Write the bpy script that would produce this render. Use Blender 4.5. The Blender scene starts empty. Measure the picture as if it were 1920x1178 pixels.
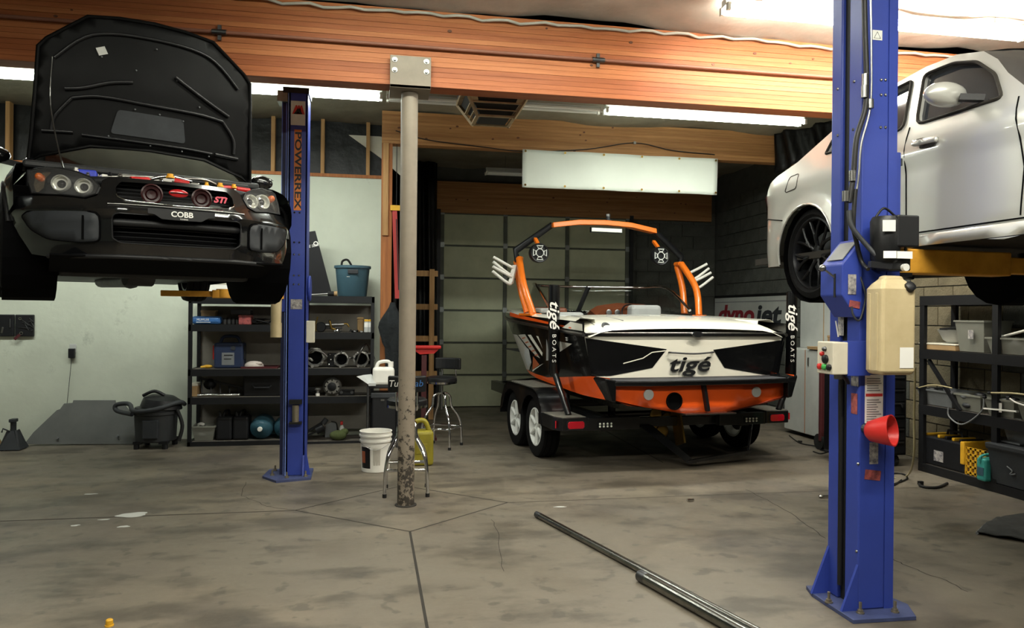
import bpy, bmesh, math, random
from mathutils import Vector as V, Matrix, noise as mnoise
from mathutils.geometry import delaunay_2d_cdt
PI = math.pi
random.seed(7)
scene = bpy.context.scene
COL = scene.collection
# ------------------------------------------------------------------ camera
FPX, YAW, ROLL, HC = 1400.0, math.radians(10.4), math.radians(.55), 1.5
cd = bpy.data.cameras.new('camera'); cam = bpy.data.objects.new('camera', cd); COL.objects.link(cam)
cd.sensor_width = 36; cd.lens = FPX / 1920 * 36; cd.clip_start = .05
cam.matrix_world = Matrix.Translation((0, 0, HC)) @ Matrix.Rotation(-YAW, 4, 'Z') @ Matrix.Rotation(PI/2, 4, 'X') @ Matrix.Rotation(ROLL, 4, 'Z')
scene.camera = cam
# ------------------------------------------------------------------ world + exposure
w = bpy.data.worlds.new('world'); scene.world = w; w.use_nodes = True
w.node_tree.nodes['Background'].inputs[0].default_value = (.8, .9, 1, 1)
w.node_tree.nodes['Background'].inputs[1].default_value = .02
vs = scene.view_settings
vs.view_transform = 'Standard'; vs.look = 'None'; vs.gamma = 1; vs.use_curve_mapping = False
vs.exposure = 0.22
# ------------------------------------------------------------------ pixel rays (photo frame 1920x1178) to world points
def ray(u, v):
    a, b = u-960, v-589
    x = (a*math.cos(ROLL)+b*math.sin(ROLL))/FPX; z = -(-a*math.sin(ROLL)+b*math.cos(ROLL))/FPX
    return V((x*math.cos(YAW)+math.sin(YAW), -x*math.sin(YAW)+math.cos(YAW), z))
CP = V((0, 0, HC))
def atd(u, v, d): return CP+ray(u, v)*d
def onY(u, v, Y): r = ray(u, v); return CP+r*(Y/r.y)
def onX(u, v, X): r = ray(u, v); return CP+r*(X/r.x)
def onZ(u, v, z=0): r = ray(u, v); return CP+r*((z-HC)/r.z)
class Frame:
    """a thing's local frame: origin + turn about z"""
    def __init__(s, ox, oy, oz, deg):
        s.o = V((ox, oy, oz)); s.a = math.radians(deg)
        s.x = V((math.cos(s.a), math.sin(s.a), 0)); s.y = V((-math.sin(s.a), math.cos(s.a), 0))
    def loc(s, p): q = p-s.o; return V((q.dot(s.x), q.dot(s.y), q.z))
    def cast(s, u, v, g, t0=2.0, t1=13.0):
        """first point on the ray where g(local point) >= 0"""
        r = ray(u, v); n = 220; pt = t0; pg = g(s.loc(CP+r*t0))
        for i in range(1, n+1):
            t = t0+(t1-t0)*i/n; gv = g(s.loc(CP+r*t))
            if gv >= 0 and pg < 0:
                a, b = pt, t
                for _ in range(18):
                    m = (a+b)/2
                    if g(s.loc(CP+r*m)) >= 0: b = m
                    else: a = m
                return s.loc(CP+r*b)
            pt, pg = t, gv
        return s.loc(CP+r*t1)
    def px(s, u, v, axis, val):
        """local point of a pixel on the local plane axis=val"""
        r = ray(u, v); o = s.loc(CP); e = V((r.dot(s.x), r.dot(s.y), r.z)); k = 'xyz'.index(axis)
        return o+e*((val-o[k])/e[k])
# ------------------------------------------------------------------ materials
def lin(c):
    if isinstance(c, str):
        c = c.lstrip('#'); c = [int(c[i:i+2], 16)/255 for i in (0, 2, 4)]
        c = [x/12.92 if x <= .04045 else ((x+.055)/1.055)**2.4 for x in c]
    return (c[0], c[1], c[2], 1)
MATS = {}
def mat(name, col, rough=.5, metal=0, var=0, vs=6, bump=0, bs=40, coat=0, spec=.5, trans=0, alpha=1, emit=None, es=0, col2=None, stretch=None, ior=1.45):
    if name in MATS: return MATS[name]
    m = bpy.data.materials.new(name); m.use_nodes = True; nt = m.node_tree; N = nt.nodes; L = nt.links
    b = N['Principled BSDF']
    b.inputs['Base Color'].default_value = lin(col); b.inputs['Roughness'].default_value = rough; b.inputs['Metallic'].default_value = metal
    b.inputs['Coat Weight'].default_value = coat; b.inputs['Coat Roughness'].default_value = .05
    b.inputs['Specular IOR Level'].default_value = spec; b.inputs['Transmission Weight'].default_value = trans; b.inputs['Alpha'].default_value = alpha
    b.inputs['IOR'].default_value = ior
    if emit: b.inputs['Emission Color'].default_value = lin(emit); b.inputs['Emission Strength'].default_value = es
    if var or bump or col2:
        tc = N.new('ShaderNodeTexCoord'); src = tc.outputs['Object']
        if stretch:
            mp = N.new('ShaderNodeMapping'); mp.inputs['Scale'].default_value = stretch; L.new(src, mp.inputs[0]); src = mp.outputs[0]
    if var or col2:
        n = N.new('ShaderNodeTexNoise'); n.inputs['Scale'].default_value = vs; n.inputs['Detail'].default_value = 5; n.inputs['Roughness'].default_value = .65
        L.new(src, n.inputs['Vector'])
        r = N.new('ShaderNodeMapRange'); r.inputs[1].default_value = .32; r.inputs[2].default_value = .68
        L.new(n.outputs['Fac'], r.inputs[0])
        mx = N.new('ShaderNodeMix'); mx.data_type = 'RGBA'
        c = lin(col); c2 = lin(col2) if col2 else tuple(x*(1-var) for x in c[:3])+(1,)
        mx.inputs[6].default_value = c2; mx.inputs[7].default_value = c
        L.new(r.outputs[0], mx.inputs[0]); L.new(mx.outputs[2], b.inputs['Base Color'])
        r2 = N.new('ShaderNodeMapRange'); r2.inputs[3].default_value = min(1, rough+.12); r2.inputs[4].default_value = max(0, rough-.06)
        L.new(n.outputs['Fac'], r2.inputs[0]); L.new(r2.outputs[0], b.inputs['Roughness'])
    if bump:
        n2 = N.new('ShaderNodeTexNoise'); n2.inputs['Scale'].default_value = bs; n2.inputs['Detail'].default_value = 4
        L.new(src, n2.inputs['Vector'])
        bp = N.new('ShaderNodeBump'); bp.inputs['Strength'].default_value = bump; bp.inputs['Distance'].default_value = .02
        L.new(n2.outputs['Fac'], bp.inputs['Height']); L.new(bp.outputs[0], b.inputs['Normal'])
    MATS[name] = m; return m
# ------------------------------------------------------------------ mesh builder
class MB:
    def __init__(s): s.v = []; s.f = []
    def add(s, vs, fs):
        k = len(s.v); s.v += [tuple(p) for p in vs]; s.f += [tuple(i+k for i in f) for f in fs]; return s
    def box(s, c, d, rot=None):
        hx, hy, hz = d[0]/2, d[1]/2, d[2]/2
        p = [V((x, y, z)) for x in (-hx, hx) for y in (-hy, hy) for z in (-hz, hz)]
        if rot is not None:
            R = rot if isinstance(rot, Matrix) else Matrix.Rotation(rot, 3, 'Z')
            p = [R @ q for q in p]
        c = V(c)
        return s.add([q+c for q in p], [(0, 1, 3, 2), (4, 6, 7, 5), (0, 4, 5, 1), (2, 3, 7, 6), (0, 2, 6, 4), (1, 5, 7, 3)])
    def bx(s, x0, x1, y0, y1, z0, z1): return s.box(((x0+x1)/2, (y0+y1)/2, (z0+z1)/2), (abs(x1-x0), abs(y1-y0), abs(z1-z0)))
    def bar(s, a, b, w, h=None, up=(0, 0, 1)):
        """rectangular bar from a to b"""
        a, b = V(a), V(b); h = h or w; d = (b-a); l = d.length; d.normalize(); u = V(up)
        if abs(d.dot(u)) > .98: u = V((1, 0, 0))
        x = d.cross(u).normalized(); z = x.cross(d)
        R = Matrix((x, d, z)).transposed()
        return s.box((a+b)/2, (w, l, h), R)
    def tube(s, pts, r, n=8, closed=False, caps=True):
        pts = [V(p) for p in pts]; m = len(pts); rs = r if isinstance(r, (list, tuple)) else [r]*m
        T = []
        for i in range(m):
            if closed: t = pts[(i+1) % m]-pts[i-1]
            else: t = pts[min(i+1, m-1)]-pts[max(i-1, 0)]
            T.append(t.normalized() if t.length > 1e-9 else V((0, 0, 1)))
        u = V((0, 0, 1)) if abs(T[0].z) < .9 else V((1, 0, 0)); vs = []
        for i in range(m):
            u = (u-T[i]*u.dot(T[i]))
            if u.length < 1e-6: u = T[i].orthogonal()
            u.normalize(); w_ = T[i].cross(u)
            for k in range(n):
                a = 2*PI*k/n; vs.append(pts[i]+(u*math.cos(a)+w_*math.sin(a))*rs[i])
        fs = []
        for i in range(m if closed else m-1):
            j = (i+1) % m
            for k in range(n): fs.append((i*n+k, i*n+(k+1) % n, j*n+(k+1) % n, j*n+k))
        if caps and not closed: fs += [tuple(range(n-1, -1, -1)), tuple((m-1)*n+k for k in range(n))]
        return s.add(vs, fs)
    def cyl(s, a, b, r, n=16, r2=None): return s.tube([a, b], [r, r if r2 is None else r2], n)
    def lathe(s, prof, n=24, c=(0, 0, 0), R=None, closed=False, caps=True):
        c = V(c); vs = []; fs = []; m = len(prof)
        for r, z in prof:
            for k in range(n):
                a = 2*PI*k/n; p = V((r*math.cos(a), r*math.sin(a), z))
                if R is not None: p = R @ p
                vs.append(p+c)
        for i in range(m if closed else m-1):
            j = (i+1) % m
            for k in range(n): fs.append((i*n+k, i*n+(k+1) % n, j*n+(k+1) % n, j*n+k))
        if not closed and caps:
            if prof[0][0] > 1e-5: fs.append(tuple(range(n-1, -1, -1)))
            if prof[-1][0] > 1e-5: fs.append(tuple((m-1)*n+k for k in range(n)))
        return s.add(vs, fs)
    def prism(s, poly, a, b):
        """closed outline (list of 3-vectors) swept from +a to +b (vectors)"""
        a, b = V(a), V(b); n = len(poly); P = [V(p) for p in poly]
        vs = [p+a for p in P]+[p+b for p in P]
        return s.add(vs, [tuple(range(n-1, -1, -1)), tuple(range(n, 2*n))]+[(i, (i+1) % n, n+(i+1) % n, n+i) for i in range(n)])
    def loft(s, rings, closed=True, caps=True):
        n = len(rings[0]); vs = [V(p) for r in rings for p in r]; fs = []
        for i in range(len(rings)-1):
            for k in range(n if closed else n-1): fs.append((i*n+k, i*n+(k+1) % n, (i+1)*n+(k+1) % n, (i+1)*n+k))
        if caps and closed: fs += [tuple(range(n-1, -1, -1)), tuple((len(rings)-1)*n+k for k in range(n))]
        return s.add(vs, fs)
    def sphere(s, c, r, n=12, m=8, sc=(1, 1, 1)):
        c = V(c)
        k = len(s.v); s.lathe([(max(1e-6, r*math.sin(PI*i/m)), -r*math.cos(PI*i/m)) for i in range(m+1)], n)
        for i in range(k, len(s.v)):
            p = s.v[i]; s.v[i] = (p[0]*sc[0]+c.x, p[1]*sc[1]+c.y, p[2]*sc[2]+c.z)
        return s
    def xform(s, M): s.v = [tuple(M @ V(p)) for p in s.v]; return s
    def build(s, name, material, parent=None, smooth=None, bevel=0, seg=2, fix=False, sub=0, solid=0, sol_off=-1):
        me = bpy.data.meshes.new(name); me.from_pydata(s.v, [], s.f); me.update()
        if fix or solid:
            bm = bmesh.new(); bm.from_mesh(me); bmesh.ops.remove_doubles(bm, verts=bm.verts, dist=1e-5); bmesh.ops.recalc_face_normals(bm, faces=bm.faces); bm.to_mesh(me); bm.free()
        me.materials.append(MATS[material] if isinstance(material, str) else material)
        if smooth:
            me.shade_smooth()
            if smooth < 180: me.set_sharp_from_angle(angle=math.radians(smooth))
        o = bpy.data.objects.new(name, me); COL.objects.link(o)
        if parent: o.parent = parent
        if solid:
            md = o.modifiers.new('s', 'SOLIDIFY'); md.thickness = solid; md.offset = sol_off
        if bevel:
            md = o.modifiers.new('b', 'BEVEL'); md.width = bevel; md.segments = seg; md.limit_method = 'ANGLE'; md.angle_limit = math.radians(35)
        if sub:
            md = o.modifiers.new('u', 'SUBSURF'); md.levels = sub; md.render_levels = sub
        return o
def inpoly(p, poly):
    x, y = p; c = False; n = len(poly); j = n-1
    for i in range(n):
        xi, yi = poly[i]; xj, yj = poly[j]
        if (yi > y) != (yj > y) and x < (xj-xi)*(y-yi)/(yj-yi)+xi: c = not c
        j = i
    return c
def resample(poly, step, closed=True):
    out = []; n = len(poly)
    for i in range(n if closed else n-1):
        a, b = poly[i], poly[(i+1) % n]; l = math.hypot(b[0]-a[0], b[1]-a[1]); k = max(1, int(l/step+.5))
        out += [(a[0]+(b[0]-a[0])*t/k, a[1]+(b[1]-a[1])*t/k) for t in range(k)]
    if not closed: out.append(poly[-1])
    return out
def rounded(poly, r=.3, n=4):
    """round the corners of a closed 2-D outline (r = share of the shorter neighbour edge)"""
    out = []; m = len(poly)
    for i in range(m):
        a, b, c = [V((*poly[k % m], 0)) for k in (i-1, i, i+1)]
        l = min((a-b).length, (c-b).length)*r; p = b+(a-b).normalized()*l; q = b+(c-b).normalized()*l
        for t in range(n+1):
            t /= n; z = p*(1-t)**2+b*2*t*(1-t)+q*t*t; out.append((z.x, z.y))
    return out
def surf(mb, outline, fmap, holes=(), step=.05, lip=None):
    """triangulate a 2-D outline with holes, lift it onto a surface; lip = vector added for rim walls of the holes"""
    o = resample(outline, step); hs = [resample(h, step) for h in holes]
    pts = []; eds = []
    for poly in [o]+hs:
        k = len(pts); n = len(poly); pts += poly; eds += [(k+i, k+(i+1) % n) for i in range(n)]
    xs = [p[0] for p in o]; ys = [p[1] for p in o]
    y = min(ys)+step/2; r_ = 0
    while y < max(ys):
        x = min(xs)+step*(.5 if r_ % 2 else .98)
        while x < max(xs):
            if inpoly((x, y), o) and not any(inpoly((x, y), h) for h in hs):
                if all((x-p[0])**2+(y-p[1])**2 > (step*.45)**2 for p in pts[:len(o)+sum(map(len, hs))]): pts.append((x, y))
            x += step
        y += step*.87; r_ += 1
    vs, _, fs, *_ = delaunay_2d_cdt([V(p) for p in pts], eds, [], 0, 1e-6)
    keep = []
    for f in fs:
        c = (sum(vs[i][0] for i in f)/len(f), sum(vs[i][1] for i in f)/len(f))
        if inpoly(c, o) and not any(inpoly(c, h) for h in hs): keep.append(tuple(f))
    mb.add([fmap(p[0], p[1]) for p in vs], keep)
    if lip is not None:
        for h in hs:
            P = [V(fmap(*p)) for p in h]; n = len(P)
            lv = lip if callable(lip) else (lambda p: V(lip))
            mb.add(P+[p+lv(p) for p in P], [(i, (i+1) % n, n+(i+1) % n, n+i) for i in range(n)])
    return mb
def tag(o, label=None, cat=None, group=None, kind=None):
    if label: o['label'] = label
    if cat: o['category'] = cat
    if group: o['group'] = group
    if kind: o['kind'] = kind
    return o
def thing(name, label, cat, loc=(0, 0, 0), rz=0, group=None, parent=None):
    o = bpy.data.objects.new(name, None); COL.objects.link(o); o.location = loc; o.rotation_euler.z = rz; o.empty_display_size = .1
    return tag(o, label, cat, group)
def struct(o, label=None): o['kind'] = 'structure'; tag(o, label); return o
def copy_tree(o, parent=None):
    c = o.copy(); COL.objects.link(c)
    if parent: c.parent = parent
    for ch in list(o.children): copy_tree(ch, c)
    return c
_fc = {}
def text(name, s, size, material, parent, M, ext=.002, shear=0, align='CENTER', spacing=1, width=None, bold=0):
    """lettering as a thin mesh; M places it (text lies in local XY, facing +Z)"""
    cu = bpy.data.curves.new('t', 'FONT'); cu.body = s; cu.size = size; cu.extrude = ext; cu.shear = shear; cu.align_x = align; cu.align_y = 'CENTER'; cu.space_character = spacing; cu.offset = bold; cu.resolution_u = 3
    t = bpy.data.objects.new('t', cu); COL.objects.link(t); bpy.context.view_layer.update()
    me = bpy.data.meshes.new_from_object(t.evaluated_get(bpy.context.evaluated_depsgraph_get())); bpy.data.objects.remove(t); bpy.data.curves.remove(cu)
    if width:
        xs = [v.co.x for v in me.vertices]; k = width/max(1e-6, max(xs)-min(xs)); me.transform(Matrix.Diagonal((k, 1, 1, 1)))
    me.transform(M); me.materials.clear(); me.materials.append(MATS[material]); me.name = name
    o = bpy.data.objects.new(name, me); COL.objects.link(o)
    if parent: o.parent = parent
    return o
def face(pos, normal, up=(0, 0, 1)):
    """matrix whose Z is normal and Y is up"""
    n = V(normal).normalized(); u = V(up); x = u.cross(n).normalized(); y = n.cross(x)
    return Matrix.Translation(pos) @ Matrix((x, y, n)).transposed().to_4x4()
def spline(pts, k=6, closed=False):
    """Catmull-Rom through points"""
    P = [V(p) for p in pts]; n = len(P); out = []
    for i in range(n if closed else n-1):
        if closed: a, b, c, d = P[i-1], P[i], P[(i+1) % n], P[(i+2) % n]
        else: a, b, c, d = P[max(i-1, 0)], P[i], P[i+1], P[min(i+2, n-1)]
        for t in range(k):
            t /= k; out.append(.5*((2*b)+(c-a)*t+(2*a-5*b+4*c-d)*t*t+(3*b-a-3*c+d)*t**3))
    if not closed: out.append(P[-1])
    return out
def hose(name, pts, r, material, parent=None, n=8, k=6): return MB().tube(spline(pts, k), r, n).build(name, material, parent, smooth=60)
def interp(x, xs, ys):
    if x <= xs[0]: return ys[0]
    for i in range(1, len(xs)):
        if x <= xs[i]: t = (x-xs[i-1])/(xs[i]-xs[i-1]); return ys[i-1]+(ys[i]-ys[i-1])*t
    return ys[-1]
# common materials
mat('black_plastic', '#15161a', .45, var=.3); mat('black_rubber', '#141414', .75, var=.35, bump=.15); mat('black_metal', '#17181b', .4, .3, var=.3)
mat('dark_grey', '#33363a', .55, var=.3); mat('mid_grey', '#75787a', .5, var=.2); mat('white_plastic', '#e8e6de', .4, var=.08); mat('off_white', '#d8d3c2', .55, var=.15)
mat('chrome', '#d8d8d8', .08, 1); mat('steel', '#9a9a98', .28, 1, var=.3); mat('dull_steel', '#6f7072', .4, 1, var=.4); mat('cast_alu', '#b0afab', .42, .9, var=.35, vs=20, bump=.3)
mat('red', '#c02a26', .4); mat('orange', '#e8641a', .3, coat=.5); mat('yellow', '#d9a52a', .45, var=.2); mat('brass', '#a88a4a', .3, 1, var=.3)
mat('letter_white', '#ecebe6', .5); mat('letter_black', '#121214', .5); mat('letter_red', '#c83a38', .5); mat('cardboard', '#a88a62', .8, var=.25)
mat('cable_black', '#101012', .5); mat('cable_tan', '#a89d78', .55); mat('sticker_white', '#d9d9d4', .5, var=.1, vs=30); mat('sticker_mix', '#b9b4ae', .45, col2='#3d3f52', vs=38); mat('sticker_red', '#b05a55', .45, col2='#5a3036', vs=30)
# ================================================================== THE BUILDING
ZC, YB1, YW, YD, XR = 3.86, 5.80, 9.30, 11.95, 5.72      # ceiling, beam face, white wall, door wall, right wall
def floor_mat():
    m = bpy.data.materials.new('concrete'); m.use_nodes = True; nt = m.node_tree; N = nt.nodes; L = nt.links; b = N['Principled BSDF']
    tc = N.new('ShaderNodeTexCoord')
    def nz(sc, det=6, ro=.6, st=(1, 1, 1), off=0):
        mp = N.new('ShaderNodeMapping'); mp.inputs['Scale'].default_value = st; mp.inputs['Location'].default_value = (off, off*.7, 0); L.new(tc.outputs['Object'], mp.inputs[0])
        n = N.new('ShaderNodeTexNoise'); n.inputs['Scale'].default_value = sc; n.inputs['Detail'].default_value = det; n.inputs['Roughness'].default_value = ro; L.new(mp.outputs[0], n.inputs[0]); return n.outputs['Fac']
    def ramp(s, a, b_, c=0, d=1):
        r = N.new('ShaderNodeMapRange'); r.inputs[1].default_value = a; r.inputs[2].default_value = b_; r.inputs[3].default_value = c; r.inputs[4].default_value = d; L.new(s, r.inputs[0]); return r.outputs[0]
    def mix(f, a, c):
        x = N.new('ShaderNodeMix'); x.data_type = 'RGBA'; L.new(f, x.inputs[0])
        for k, q in ((6, a), (7, c)):
            if isinstance(q, str): x.inputs[k].default_value = lin(q)
            else: L.new(q, x.inputs[k])
        return x.outputs[2]
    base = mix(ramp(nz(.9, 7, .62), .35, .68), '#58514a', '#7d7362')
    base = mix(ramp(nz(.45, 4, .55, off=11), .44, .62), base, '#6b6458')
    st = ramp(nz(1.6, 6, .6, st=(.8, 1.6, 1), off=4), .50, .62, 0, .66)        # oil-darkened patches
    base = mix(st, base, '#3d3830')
    sp = ramp(nz(7, 3, .5, off=21), .60, .66, 0, .5)                              # drips
    base = mix(sp, base, '#3d3a34')
    fine = ramp(nz(60, 4, .7), .3, .7, 0, .16)
    base = mix(fine, base, '#5d584e')
    L.new(base, b.inputs['Base Color'])
    L.new(ramp(nz(2.2, 5, off=7), .3, .7, .38, .66), b.inputs['Roughness'])
    bp = N.new('ShaderNodeBump'); bp.inputs['Strength'].default_value = .12; bp.inputs['Distance'].default_value = .01; L.new(nz(25, 6, .65), bp.inputs['Height']); L.new(bp.outputs[0], b.inputs['Normal'])
    MATS['concrete'] = m
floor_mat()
def wall_mat():
    m = mat('white_wall', '#c4cabb', .7, var=.14, vs=1.3, bump=.12, bs=14)
    nt = m.node_tree; N = nt.nodes; L = nt.links; b = N['Principled BSDF']; src = b.inputs['Base Color'].links[0].from_socket
    tc = N.new('ShaderNodeTexCoord'); n = N.new('ShaderNodeTexNoise'); n.inputs['Scale'].default_value = 2.6; n.inputs['Detail'].default_value = 8; n.inputs['Roughness'].default_value = .7; L.new(tc.outputs['Object'], n.inputs[0])
    r = N.new('ShaderNodeMapRange'); r.inputs[1].default_value = .60; r.inputs[2].default_value = .74; r.inputs[4].default_value = .55; L.new(n.outputs['Fac'], r.inputs[0])
    x = N.new('ShaderNodeMix'); x.data_type = 'RGBA'; x.inputs[7].default_value = lin('#6f726a'); L.new(src, x.inputs[6]); L.new(r.outputs[0], x.inputs[0]); L.new(x.outputs[2], b.inputs['Base Color'])
wall_mat()
mat('block', '#565852', .85, var=.3, vs=5, bump=.5, bs=60); mat('block_tan', '#756c56', .85, var=.25, vs=5, bump=.5, bs=60); mat('mortar', '#53544f', .9, var=.2)
mat('glulam', '#b2683a', .55, col2='#95502b', vs=2.2, stretch=(.5, 6, 14), bump=.1, bs=10)
mat('glulam_b', '#a55c31', .55, col2='#8a4925', vs=2.0, stretch=(.6, 6, 16), bump=.1, bs=10)
mat('glulam_c', '#b97243', .55, col2='#9d5930', vs=2.4, stretch=(.4, 6, 12), bump=.1, bs=10)
mat('tan_lam', '#b58552', .6, col2='#946539', vs=2.2, stretch=(.5, 6, 14)); mat('tan_lam_b', '#a97a49', .6, col2='#8a5d34', vs=2, stretch=(.6, 6, 16)); mat('lumber', '#b08858', .7, col2='#8f6a40', vs=3, stretch=(8, 8, .6)); mat('lumber_red', '#a8693a', .7, col2='#82502c', vs=3, stretch=(8, 8, .6))
mat('knot', '#5e3620', .6)
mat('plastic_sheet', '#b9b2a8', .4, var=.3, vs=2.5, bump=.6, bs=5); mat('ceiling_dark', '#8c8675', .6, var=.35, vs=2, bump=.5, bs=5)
mat('black_sheet', '#0b0b0c', .4, spec=.35, var=.4, bump=.8, bs=5); mat('door_panel', '#bec2a4', .6, var=.18, vs=3); mat('galv', '#8d9290', .4, .8, var=.25); mat('white_metal', '#d6d8d4', .4, var=.06)
mat('tube_on', '#ffffff', .4, emit='#f4ffee', es=26); mat('tube_bright', '#ffffff', .4, emit='#fff6e4', es=80); mat('tube_off', '#e6e6e0', .3)
S = []
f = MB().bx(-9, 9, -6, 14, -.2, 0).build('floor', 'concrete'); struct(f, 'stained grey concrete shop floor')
# saw-cut joints: open grooves drawn as thin dark sealant strips
mat('joint', '#2b2823', .9)
def strip(mb, pts, wdt, z=.0012):
    for a, b in zip(pts, pts[1:]):
        a, b = V((a[0], a[1], z)), V((b[0], b[1], z)); n = V((-(b-a).y, (b-a).x, 0)).normalized()*wdt/2
        mb.add([a-n, b-n, b+n, a+n], [(0, 1, 2, 3)])
D = .68; PX, PY = .25, 5.84
for pts, wd in [([(-9, PY), (PX-.83, PY)], .012), ([(PX+.8, PY), (XR, PY)], .007), ([(PX, PY-D), (PX+.06, -6)], .016), ([(PX-.83, PY), (PX, PY-D), (PX+.8, PY), (PX, PY+.7), (PX-.83, PY)], .012), ([(2.9, 7.2), (3.0, 11.9)], .012)]:
    mb = MB(); strip(mb, pts, wd); mb.build('control_joint', 'joint', f)
def crack(pix, wd=.006):
    pts = [onZ(*p) for p in pix]; out = []
    for a, b in zip(pts, pts[1:]):
        for k in range(6):
            q = a.lerp(b, k/6); out.append((q.x+random.uniform(-.012, .012), q.y+random.uniform(-.012, .012)))
    mb = MB(); strip(mb, out+[(pts[-1].x, pts[-1].y)], wd); mb.build('crack', 'joint', f)
crack([(1398, 918), (1440, 938), (1500, 975), (1548, 1010)]); crack([(1672, 1048), (1705, 1064), (1770, 1088), (1815, 1110)]); crack([(460, 905), (455, 930), (500, 950), (553, 957)], .004); crack([(922, 975), (936, 1010), (945, 1072)], .003)
mat('paint_spill', '#c9cbc6', .5, var=.1)
def blob(name, cx, cy, rx, ry, material, z=.0015, seed=0, ang=0, parent=None):
    r = random.Random(seed); n = 26; p = []; ph = [r.uniform(0, 6) for _ in range(3)]
    for k in range(n):
        a = 2*PI*k/n; q = 1+.16*math.sin(2*a+ph[0])+.12*math.sin(3*a+ph[1])+.08*math.sin(5*a+ph[2])
        x, y = rx*q*math.cos(a), ry*q*math.sin(a); p.append((cx+x*math.cos(ang)-y*math.sin(ang), cy+x*math.sin(ang)+y*math.cos(ang), z))
    return MB().add(p, [tuple(range(n))]).build(name, material, parent)
for i, (u, v, rx, ry) in enumerate([(248, 966, .115, .06), (195, 975, .035, .015), (141, 986, .03, .02), (232, 988, .035, .025), (170, 927, .045, .02), (1050, 951, .05, .015)]):
    q = onZ(u, v); blob('paint_spot', q.x, q.y, rx, ry, 'paint_spill', seed=i, parent=f)
# --- walls
wl = MB().bx(-9, .14, YW, YW+.12, 0, 3.14).build('wall_back_left', 'white_wall'); struct(wl, 'dirty white plaster wall behind the shelves')
wo = MB().bx(-9, -8.8, -6, YW, 0, ZC).build('wall_left', 'white_wall'); struct(wo)
wf = MB().bx(-9, 9, -6.2, -6, 0, ZC).build('wall_front', 'white_wall'); struct(wf)
wu = MB().bx(-9, .14, YW+.16, YW+.22, 3.14, ZC+.2).build('wall_upper', 'black_sheet'); struct(wu, 'black plastic behind the open studs')
wi = MB().bx(.08, .14, YW+.22, YD, 0, ZC+.2).build('wall_inner', 'black_sheet'); struct(wi)
for u in (15, 512, 605, 690, -180, -420):
    p = onY(u, 290, YW+.05); s_ = MB().bx(p.x-.022, p.x+.022, YW+.03, YW+.12, 3.18, ZC+.1).build('stud', 'lumber', wu)
MB().bx(-9, .1, YW-.01, YW+.13, 3.14, 3.18).build('top_plate', 'lumber_red', wu)
# white drywall scrap behind the studs
poly = [onY(u, v, YW+.14) for u, v in ((654, 253), (712, 256), (752, 262), (752, 330), (716, 298))]
MB().prism(poly, (0, 0, 0), (0, .015, 0)).build('drywall_offcut', 'off_white', wu)
# block walls (blocks near enough to tell apart are pieces)
wr = MB().bx(XR+.012, XR+.25, -6, YD+.3, 0, ZC+.2).build('wall_right', 'mortar'); struct(wr, 'concrete block wall on the right')
wb = MB().bx(.14, XR, YD+.012, YD+.25, 0, ZC+.2).build('wall_back', 'mortar'); struct(wb, 'dark block wall around the roller door')
bw, bh = .405, .203
def blockmesh(m, ax):
    mb = MB()
    if ax == 'x': mb.bx(-.04, 0, -bw/2+.006, bw/2-.006, -bh/2+.006, bh/2-.006)
    else: mb.bx(-bw/2+.006, bw/2-.006, -.04, 0, -bh/2+.006, bh/2-.006)
    me = bpy.data.meshes.new('concrete_block'); me.from_pydata(mb.v, [], mb.f); me.materials.append(MATS[m]); return me
bmx, bmt, bmy = blockmesh('block', 'x'), blockmesh('block_tan', 'x'), blockmesh('block', 'y')
def addblock(me, loc, par):
    o = bpy.data.objects.new('concrete_block', me); COL.objects.link(o); o.location = loc; o.parent = par
for r_ in range(17):
    z = bh*(r_+.5)
    for k in range(22):
        y = 3.95+bw*(k+(.5 if r_ % 2 else 0))
        if y > YD-.2: continue
        if y < 5.6 and z > 1.7: continue
        if 7.3 > y and z > 2.3: continue
        addblock(bmt if 5.95 < y < 7.35 else bmx, (XR+.032, y, z), wr)  # grey blocks nearer than the tan band paint in the raised car's shadow
    for k in range(5):
        x = XR-bw*(k+(.5 if r_ % 2 else 1))
        if x > 4.1: addblock(bmy, (x, YD+.032, z), wb)
# --- ceilings: sagging plastic in front of the main beam, dark behind
def sag(x0, x1, y0, y1, z, nx, ny, amp, name, m, seed):
    mb = MB(); vs = []
    for j in range(ny+1):
        for i in range(nx+1):
            x, y = x0+(x1-x0)*i/nx, y0+(y1-y0)*j/ny
            vs.append((x, y, z+amp*(mnoise.noise(V((x*.9, y*.9, seed)))+.5*mnoise.noise(V((x*2.6, y*2.6, seed+5)))+.25*mnoise.noise(V((x*6, y*7, seed+9))))))
    mb.add(vs, [(j*(nx+1)+i, (j+1)*(nx+1)+i, (j+1)*(nx+1)+i+1, j*(nx+1)+i+1) for j in range(ny) for i in range(nx)])
    return mb.build(name, m, smooth=180)
c1 = sag(-9, 9, -6, YB1+.02, ZC, 110, 70, .06, 'ceiling', 'plastic_sheet', 1); struct(c1, 'sagging pale plastic sheeting under the roof')
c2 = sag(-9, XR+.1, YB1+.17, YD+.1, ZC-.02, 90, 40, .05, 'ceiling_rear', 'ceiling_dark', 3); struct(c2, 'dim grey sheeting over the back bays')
c3 = MB().bx(-9, 9, -6.2, 14, ZC+.3, ZC+.4).build('ceiling_deck', 'mortar'); struct(c3)
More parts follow.
